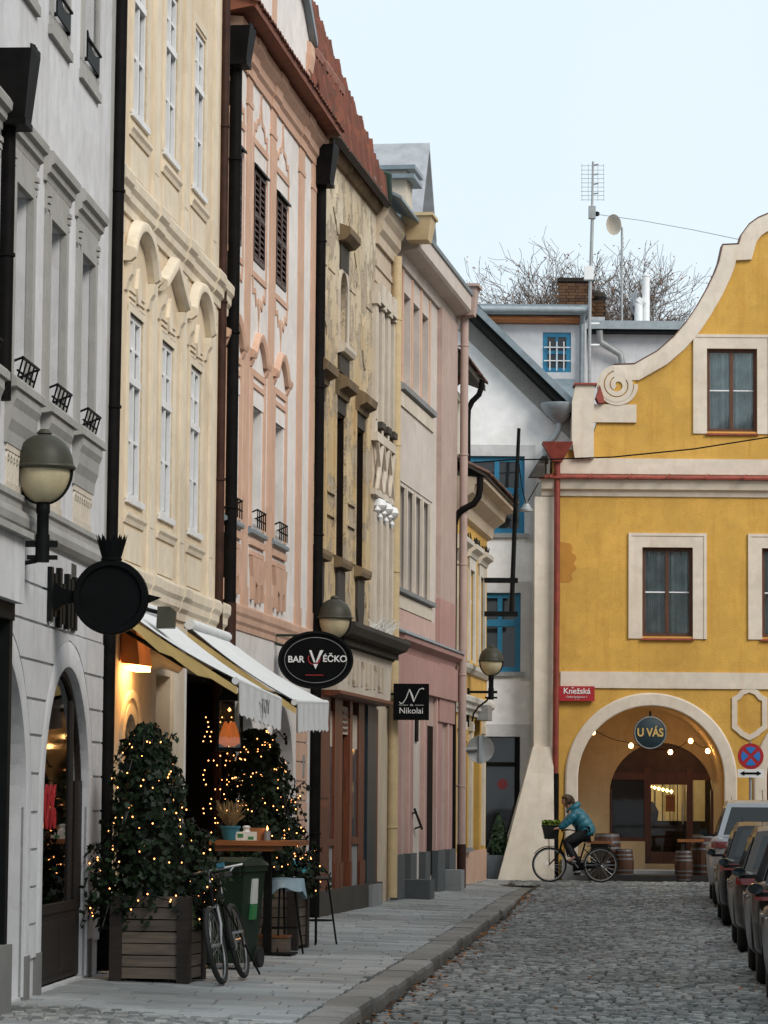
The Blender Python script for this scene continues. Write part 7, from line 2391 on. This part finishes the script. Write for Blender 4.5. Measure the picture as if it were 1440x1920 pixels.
    if basket:
        b = MB()
        cx, z0, z1 = wb / 2 + .0, .86, 1.13
        cx = wb / 2 - .04
        A = [(cx - .12, -.14), (cx + .13, -.14), (cx + .13, .14), (cx - .12, .14)]
        B_ = [(cx - .16, -.19), (cx + .19, -.19), (cx + .19, .19), (cx - .16, .19)]
        for k in range(4):
            n = (k + 1) % 4
            b.poly([(*A[k], z0), (*A[n], z0), (*B_[n], z1), (*B_[k], z1)])
        b.poly([(*p, z0) for p in A])
        b.tube([(*p, z1) for p in B_ + B_[:1]], .012, 6)
        b.tube([(cx + .05, -.05, z0), (wb / 2, -.06, R)], .006, 5).tube([(cx + .05, .05, z0), (wb / 2, .06, R)], .006, 5)
        b.build('basket', 'rubber', r)
    return r

# parked bicycle leaning on the planter
pk = bike('parked_bicycle', 'parked black and silver bicycle leaning beside the wooden planter', .345, 1.02, 'black_iron', 'hoop_iron', False, 'galv', False)
ga, gb = ground(430, 1850, -.04), ground(448, 1838, -.04)
mid = (ga + gb) / 2
mid.z = ZP(mid.x, mid.y) + .012
hd = math.atan2(-1.0, -.145)
pk.location = mid
pk.rotation_euler = (math.radians(12), 0, hd)

# cyclist's bicycle: ridden towards the left
cb = bike('ridden_bicycle', 'dark city bicycle with front basket ridden by the person in teal', .35, 1.03, 'black_iron', 'steel', True, None, True)
cpos = at(1078, 1655, 64.6)
CYC = Vector((cpos.x, 64.6, ZR(64.6) + .005))
cb.location = CYC
cb.rotation_euler = (0, 0, PI)
# greens in the basket
r = empty('basket_greens', tuple(CYC), PI, 'bright green plants filling the bicycle basket', 'plants')
lf = MB()
rn = random.Random(6)
for k in range(420):
    p = Vector((.475 + rn.uniform(-.15, .18), rn.uniform(-.17, .17), 1.10 + rn.random() * .13))
    leaf_mesh(lf, p, Vector((rn.gauss(0, .6), rn.gauss(0, .6), 1)), .06, rn)
tag(lf.build('leaves', 'grass_green', r), kind='stuff')
MB().box(.36, .62, -.13, .13, .88, 1.1).build('stalks', 'bin_green', r)

# the rider: one continuous skinned body with clothing as children
def skin_obj(name, joints, edges, mat, parent, sub=2, root=0):
    me = bpy.data.meshes.new(name)
    names = list(joints)
    me.from_pydata([joints[k][0] for k in names], [(names.index(a), names.index(b)) for a, b in edges], [])
    o = inst(name, me, parent)
    md = o.modifiers.new('skin', 'SKIN')
    md.use_smooth_shade = True
    for i, k in enumerate(names):
        rr = joints[k][1]
        me.skin_vertices[0].data[i].radius = (rr, rr) if not isinstance(rr, tuple) else rr
    me.skin_vertices[0].data[root].use_root = True
    sb = o.modifiers.new('sub', 'SUBSURF')
    sb.levels = sb.render_levels = sub
    dg = bpy.context.evaluated_depsgraph_get()
    m2 = bpy.data.meshes.new_from_object(o.evaluated_get(dg))
    o.modifiers.clear()
    o.data = m2
    m2.materials.clear()
    m2.materials.append(MATS[mat])
    m2.polygons.foreach_set('use_smooth', [True] * len(m2.polygons))
    return o
per = empty('person', tuple(CYC), PI, 'cyclist in teal puffer jacket and dark trousers riding left', 'person')
# joints: x forward
hip, chest, neck, head = (-.20, 0, 1.02), (.02, 0, 1.36), (.12, 0, 1.50), (.19, 0, 1.62)
J = {'hip': (hip, .13), 'waist': ((-.12, 0, 1.18), .125), 'chest': (chest, .14), 'neck': (neck, .055), 'jaw': ((.17, 0, 1.57), .07), 'head': (head, .088), 'crown': ((.185, 0, 1.69), .07), 'nose': ((.275, 0, 1.60), .02)}
E_ = [('hip', 'waist'), ('waist', 'chest'), ('chest', 'neck'), ('neck', 'jaw'), ('jaw', 'head'), ('head', 'crown'), ('head', 'nose')]
for s_, sg in (('l', -1), ('r', 1)):
    J['sh' + s_] = ((.05, sg * .17, 1.38), .065)
    J['el' + s_] = ((.20, sg * .23, 1.16), .045)
    J['wr' + s_] = ((.33, sg * .25, 1.08), .03)
    J['pa' + s_] = ((.38, sg * .26, 1.075), .035)
    E_ += [('chest', 'sh' + s_), ('sh' + s_, 'el' + s_), ('el' + s_, 'wr' + s_), ('wr' + s_, 'pa' + s_)]
    for q in range(4):
        J['f%d' % q + s_] = ((.43 + .008 * (1 - abs(q - 1.5)), sg * (.235 + .018 * q), 1.072), .0095)
        J['g%d' % q + s_] = ((.445, sg * (.235 + .018 * q), 1.045), .0085)
        E_ += [('pa' + s_, 'f%d' % q + s_), ('f%d' % q + s_, 'g%d' % q + s_)]
    J['th' + s_] = ((.39, sg * .215, 1.05), .010)
    E_ += [('pa' + s_, 'th' + s_)]
    up = sg > 0
    J['hj' + s_] = ((-.17, sg * .10, .98), .10)
    J['kn' + s_] = ((.20, sg * .12, .80) if up else (.10, sg * .12, .68), .065)
    J['an' + s_] = ((.03, sg * .12, .47) if up else (-.13, sg * .12, .25), .042)
    J['to' + s_] = ((.16, sg * .125, .42) if up else (.0, sg * .125, .155), .036)
    E_ += [('hip', 'hj' + s_), ('hj' + s_, 'kn' + s_), ('kn' + s_, 'an' + s_), ('an' + s_, 'to' + s_)]
skin_obj('body', J, E_, 'skin', per, 2)
# puffer jacket: lofted quilted torso and sleeves
jk = MB()
def loft(cent, n=20, roll=.0):
    i0 = len(jk.v)
    for k, (p, tdir, a_, b_) in enumerate(cent):
        t = Vector(tdir).normalized()
        x = Vector((0, 1, 0))
        y = t.cross(x).normalized()
        for j in range(n):
            an = 2 * PI * j / n
            jk.v.append(tuple(Vector(p) + x * math.cos(an) * b_ + y * math.sin(an) * a_))
    for k in range(len(cent) - 1):
        for j in range(n):
            a0, b0 = i0 + k * n + j, i0 + k * n + (j + 1) % n
            jk.f.append((a0, b0, b0 + n, a0 + n))
    jk.f.append(tuple(range(i0, i0 + n)))
    jk.f.append(tuple(range(i0 + (len(cent) - 1) * n, i0 + len(cent) * n)))
sp_ = [((-.27, 0, .94), .15, .185), ((-.235, 0, 1.02), .185, .215), ((-.17, 0, 1.14), .19, .215), ((-.09, 0, 1.26), .185, .21), ((-.01, 0, 1.37), .165, .205), ((.05, 0, 1.45), .12, .16), ((.09, 0, 1.505), .075, .085)]
cent = []
for (p0, a0, b0), (p1, a1, b1) in zip(sp_, sp_[1:]):
    d = Vector(p1) - Vector(p0)
    for k in range(6):
        t = k / 6
        q = Vector(p0).lerp(Vector(p1), t)
        puff = 1 + .06 * abs(math.sin((len(cent)) * PI / 5)) - .03
        cent.append((tuple(q), tuple(d), (a0 + (a1 - a0) * t) * puff, (b0 + (b1 - b0) * t) * puff))
loft(cent)
for sg in (-1, 1):
    ar = [((.0, sg * .17, 1.38), .095), ((.07, sg * .215, 1.30), .092), ((.16, sg * .235, 1.21), .08), ((.24, sg * .245, 1.135), .068), ((.335, sg * .25, 1.085), .045)]
    pts, rr = [], []
    for (p0, r0), (p1, r1) in zip(ar, ar[1:]):
        for k in range(5):
            t = k / 5
            pts.append(Vector(p0).lerp(Vector(p1), t))
            rr.append((r0 + (r1 - r0) * t) * (1 + .07 * abs(math.sin(len(pts) * PI / 4)) - .03))
    pts.append(Vector(ar[-1][0]))
    rr.append(ar[-1][1] * .8)
    jk.tube(pts, rr, 14)
jk.build('jacket', 'teal_jacket', per, True, 60)
# hood bunched behind the neck
hd_ = MB()
hd_.torus(.10, .05, 24, 10, (0, 0, 0), 'z')
o = hd_.build('hood', 'teal_jacket', per, True, loc=(.035, 0, 1.49), rot=(0, math.radians(38), 0))
o.scale = (1.15, 1.15, 1.25)
TJ = {'hip': (hip, (.15, .17))}
TE = []
for s_, sg in (('l', -1), ('r', 1)):
    up = sg > 0
    kn = (.20, sg * .12, .80) if up else (.10, sg * .12, .68)
    an = (.035, sg * .12, .50) if up else (-.12, sg * .12, .29)
    TJ['hj' + s_] = ((-.17, sg * .10, .98), .125)
    TJ['md' + s_] = tuple(((Vector((-.17, sg * .1, .98)) + Vector(kn)) / 2).to_tuple() for _ in range(1)) + (.105,)
    TJ['kn' + s_] = (kn, .082)
    TJ['cf' + s_] = (((Vector(kn) + Vector(an)) / 2).to_tuple(), .075)
    TJ['an' + s_] = (an, .058)
    TE += [('hip', 'hj' + s_), ('hj' + s_, 'md' + s_), ('md' + s_, 'kn' + s_), ('kn' + s_, 'cf' + s_), ('cf' + s_, 'an' + s_)]
skin_obj('trousers', TJ, TE, 'navy_cloth', per, 2)
for s_, sg in (('l', -1), ('r', 1)):
    up = sg > 0
    o_ = Vector((.03, sg * .12, .43)) if up else Vector((-.13, sg * .12, .185))
    skin_obj('shoe', {'h': ((o_ + Vector((-.04, 0, .01))).to_tuple(), (.05, .045)), 'm': ((o_ + Vector((.06, 0, -.01))).to_tuple(), (.048, .04)), 't': ((o_ + Vector((.16, 0, -.025))).to_tuple(), (.042, .03)), 'a': ((o_ + Vector((-.02, 0, .07))).to_tuple(), .046)}, [('h', 'm'), ('m', 't'), ('h', 'a')], 'shoe', per, 1)
hr = MB()
rn = random.Random(12)
hc = Vector((.165, 0, 1.645))
core = MB()
n, m = 20, 12
for i in range(m + 1):
    for k in range(n):
        th, ph = PI * i / m, 2 * PI * k / n
        d = Vector((math.sin(th) * math.cos(ph), math.sin(th) * math.sin(ph), math.cos(th)))
        rr = .118 * (1 + .10 * noise.noise(d * 4))
        p = d * rr
        if d.x > .25: p.x *= (.35 if d.z < .35 else .85)
        if d.z < -.4: p.z *= .85
        core.v.append(tuple(hc + p))
for i in range(m):
    for k in range(n):
        core.f.append((i * n + k, i * n + (k + 1) % n, (i + 1) * n + (k + 1) % n, (i + 1) * n + k))
for k in range(260):
    d = Vector((rn.gauss(-.15, 1), rn.gauss(0, 1), rn.gauss(.3, .8))).normalized()
    if d.x > .35 and d.z < .4: continue
    p = hc + d * .112
    core.tube([p, p + d * .02 + Vector((-.015, 0, -.02)), p + d * .03 + Vector((-.025, rn.gauss(0, .015), -.055))], [.008, .006, .002], 4, False)
core.build('hair', 'hair', per, True, 80)
for sg in (-1, 1):
    MB().lathe([(0, -.012), (.012, -.006), (.012, .006), (0, .012)], 8, (.258, sg * .032, 1.625), 'x').build('eye', 'rubber', per, True)
    MB().torus(.018, .008, 10, 6, (.175, sg * .09, 1.60)).build('ear', 'skin', per, True)
MB().box(.255, .268, -.025, .025, 1.557, 1.564).build('mouth', 'sign_red', per)

# ------------------------------------------------------------------ parked cars (forward = +y, seen from behind)
def carpaint(name, c, metal=0.35):
    t = NT(name)
    t.color(c)
    t.set(Roughness=0.3, Metallic=metal)
    t.b.inputs['Specular IOR Level'].default_value = 0.25
    t.b.inputs['Coat Weight'].default_value = 0.4
    t.b.inputs['Coat Roughness'].default_value = 0.04
    MATS[name] = t.m
carpaint('paint_silver', (0.50, 0.53, 0.56), .3)
carpaint('paint_black', (0.005, 0.006, 0.008), .0)
carpaint('paint_champagne', (0.06, 0.052, 0.045), .2)
carpaint('paint_brown', (0.010, 0.008, 0.007), .0)
carpaint('paint_dark', (0.005, 0.0048, 0.005), .0)

def car(loc, rz, paint, label, h=1.47, L=4.4, W=1.80, suv=False):
    r = empty('parked_car', loc, rz, label, 'car', 'cars parked along the right side')
    k = h / 1.47
    belt = .92 * k
    # side stations: y, half width at sill, at belt, belt height, bonnet
    yr, yf = -L / 2 + .86, L / 2 - .86
    R0 = .325 * (1.08 if suv else 1)
    A_ = R0 + .06
    st_ = [(-L / 2, .70, .74, .40), (-L / 2 + .06, .80, .95, .33), (-L / 2 + .25, .875, .985, .30), (yr - A_ - .03, .905, .99, .28)]
    for ya in (yr, yf):
        tp = .985 if ya < 0 else .89
        st_ += [(ya - A_, .91, tp, .30), (ya - A_ * .86, .915, tp, R0 + A_ * .5), (ya - A_ * .5, .915, tp - .004, R0 + A_ * .86), (ya, .915, tp - .008, R0 + A_), (ya + A_ * .5, .915, tp - .012, R0 + A_ * .86), (ya + A_ * .86, .91, tp - .016, R0 + A_ * .5), (ya + A_, .905, tp - .02, .30)]
        if ya < 0: st_ += [(yr + A_ + .08, .905, .955, .24), (0, .905, .935, .22), (yf - A_ - .08, .90, .91, .24)]
    st_ += [(L / 2 - .36, .84, .80, .27), (L / 2 - .1, .72, .70, .28), (L / 2, .56, .58, .36)]
    ys = [q[0] for q in st_]
    def ring(i):
        y, w_, t_, l_ = st_[i]
        w_, t_ = w_ * W / 1.8, t_ * k
        l_ = l_ * (1 if l_ > .35 else k)
        zs = [l_, l_, l_ + min(.07, (t_ - l_) * .2), l_ + (t_ - l_) * .45, l_ + (t_ - l_) * .68, t_ - .09, t_ - .035, t_ - .008, t_]
        xs = [.55, .90, .975, 1.0, .995, .975, .94, .86, .5]
        pts = [(-w_ * x, z) for x, z in zip(xs, zs)]
        return [(x, y, z) for x, z in pts] + [(-x, y, z) for x, z in pts[::-1]]
    b = MB()
    n = 18
    for i in range(len(ys)): b.v += ring(i)
    for i in range(len(ys) - 1):
        for j in range(n):
            b.f.append((i * n + j, i * n + (j + 1) % n, (i + 1) * n + (j + 1) % n, (i + 1) * n + j))
    b.f += [tuple(range(n)), tuple(range((len(ys) - 1) * n + n - 1, (len(ys) - 1) * n - 1, -1))]
    body = b.build('body', paint, r, True, 50)
    for yy in (yr, yf):
        MB().box(-W / 2 + .14, W / 2 - .14, yy - A_, yy + A_, .3, R0 + A_ + .02).build('wheel_well', 'rubber', r)
        for s_ in (-1, 1):
            t = MB().lathe([(R0 * .62, -.1), (R0 * .9, -.105), (R0, -.07), (R0, .07), (R0 * .9, .105), (R0 * .62, .1)], 30, axis='x').build('wheel', 'rubber', r, True, 40, loc=(s_ * (W / 2 - .15), yy, R0))
            rm = MB().lathe([(0, .06), (R0 * .2, .09), (R0 * .62, .075), (R0 * .64, .1), (R0 * .64, -.1), (0, -.1)], 24, axis='x')
            rm.build('rim', 'steel', t, True, 40, rot=(0, 0, 0 if s_ > 0 else PI))
    # greenhouse
    rf = .70 * W / 1.8
    gy = [(-L / 2 + .22, belt + .02), (-L / 2 + (.42 if suv else .62), h - .05), (-L / 2 + .95, h), (.0, h), (.45, h - .06), (1.12, belt + .0)]
    gh = MB()
    lowr = [(-.80 * W / 1.8, gy[0][0], belt), (.80 * W / 1.8, gy[0][0], belt), (.80 * W / 1.8, gy[-1][0], belt - .02), (-.80 * W / 1.8, gy[-1][0], belt - .02)]
    rear, roof0, roof1, roofm, ws0, ws1 = gy
    def gx(y, z):
        t = (z - belt) / (h - belt)
        return (.80 - .20 * t ** 1.3) * W / 1.8
    ring_y = [rear, roof0, roof1, roofm, ws0, ws1]
    for (y, z) in ring_y:
        x = gx(y, z)
        gh.v += [(-x, y, z), (-x * .82, y, z + .012), (x * .82, y, z + .012), (x, y, z)]
    for i in range(5):
        for j in range(3):
            gh.f.append((i * 4 + j, i * 4 + j + 1, i * 4 + j + 5, i * 4 + j + 4))
    # sides down to the belt
    for s_ in (0, 3):
        for i in range(5):
            (y0, z0), (y1, z1) = ring_y[i], ring_y[i + 1]
            x0, x1 = gh.v[i * 4 + s_][0], gh.v[(i + 1) * 4 + s_][0]
            xb = (-1 if s_ == 0 else 1) * .80 * W / 1.8
            gh.poly([(x0, y0, z0), (x1, y1, z1), (xb, y1, belt - .03), (xb, y0, belt - .03)])
    gh.build('cabin', paint, r, True, 35)
    # glass: rear screen and side windows sit proud of the cabin by a few mm
    def lerp(a, b, t): return a + (b - a) * t
    g = MB()
    (y0, z0), (y1, z1) = rear, roof0
    off = -.012
    za, zb = lerp(z0, z1, .12), lerp(z0, z1, .9)
    ya, yb = lerp(y0, y1, .12) + off, lerp(y0, y1, .9) + off
    xa, xb = gx(0, za) * .88, gx(0, zb) * .86
    g.loop_prism([(-xa, ya, za), (xa, ya, za), (xb, yb, zb), (-xb, yb, zb)], [(-xa, ya + .006, za), (xa, ya + .006, za), (xb, yb + .006, zb), (-xb, yb + .006, zb)])
    g.build('rear_window', 'glass_car', r)
    for s_ in (-1, 1):
        for (ya, yb) in ((-L / 2 + .75, -.42), (-.36, .62)):
            za, zb = belt + .015, h - .12
            x0, x1 = gx(0, za) + .012, gx(0, zb) + .014
            yt = yb - (.35 if yb > .5 else 0)
            ytl = ya + (.22 if ya < -1 else 0)
            MB().loop_prism([(s_ * x0, ya, za), (s_ * x0, yb, za), (s_ * x1, yt, zb), (s_ * x1, ytl, zb)], [(s_ * (x0 - .01), ya, za), (s_ * (x0 - .01), yb, za), (s_ * (x1 - .01), yt, zb), (s_ * (x1 - .01), ytl, zb)]).build('side_window', 'glass_car', r)
        # mirror
        mx = s_ * (W / 2 + .07)
        m_ = MB().lathe([(0, .09), (.05, .07), (.078, .02), (.075, -.05), (0, -.05)], 14, axis='y')
        o = m_.build('mirror', paint if not suv else 'rubber', r, True, 40, loc=(mx, .78, belt + .1))
        o.scale = (.95, .9, .66)
        MB().lathe([(0, -.054), (.064, -.054), (.064, -.051), (0, -.051)], 14, axis='y').build('mirror_glass', 'glass_car', o)
        MB().box(min(s_ * (W / 2 - .12), mx), max(s_ * (W / 2 - .12), mx), .78, .84, belt + .03, belt + .07).build('mirror_arm', 'rubber', r)
        # handles, lights
        for yy in (-.55, .45):
            MB().tube([(s_ * (W / 2 + .012), yy - .09, .80 * k), (s_ * (W / 2 + .03), yy, .805 * k), (s_ * (W / 2 + .012), yy + .09, .80 * k)], .014, 6).build('door_handle', 'chrome', r, True)
        MB().loop_prism([(s_ * .56, -L / 2 - .02, .81 * k), (s_ * .82, -L / 2 + .015, .81 * k), (s_ * .845, -L / 2 + .03, .90 * k), (s_ * .60, -L / 2 + .015, .90 * k)], [(s_ * .56, -L / 2 + .2, .81 * k), (s_ * .895, -L / 2 + .22, .81 * k), (s_ * .89, -L / 2 + .26, .90 * k), (s_ * .6, -L / 2 + .25, .90 * k)]).build('taillight', 'red_lens', r, True, 40)
    MB().box(-.26, .26, -L / 2 - .02, -L / 2 + .02, .55, .66).build('number_plate', 'sign_white', r)
    MB().loop_prism([(-.72, -L / 2 - .04, .36), (.72, -L / 2 - .04, .36), (.78, -L / 2 + .2, .36), (-.78, -L / 2 + .2, .36)], [(-.70, -L / 2 - .03, .52), (.70, -L / 2 - .03, .52), (.8, -L / 2 + .2, .52), (-.8, -L / 2 + .2, .52)]).build('bumper', 'rubber', r)
    MB().tube([(-.5, .3, h + .07), (-.5, .3, h)], .004, 4).tube([(-.02, -.9 - .2, h + .18), (0, -.9, h)], .006, 4).build('antenna', 'rubber', r)
    return r
CSL = .083
def cx_(Y): return 3.66 + CSL * (Y - 31.6)
for (yc, paint, lab, hh, LL, suv) in ((55.2, 'paint_silver', 'silver high-roofed car, farthest of the parked row', 1.74, 4.4, True), (48.6, 'paint_black', 'black estate car with red tail lights, in front of the silver one', 1.5, 4.5, False), (40.2, 'paint_champagne', 'champagne coloured car, middle of the parked row', 1.5, 4.3, False), (33.4, 'paint_brown', 'dark brown car, second nearest of the parked row', 1.54, 4.3, False), (28.1, 'paint_dark', 'nearest dark car, cut off by the right picture edge', 1.48, 4.3, False)):
    car((cx_(yc) + .9, yc, ZR(yc)), -math.atan(CSL), paint, lab, hh, LL, 1.8, suv)
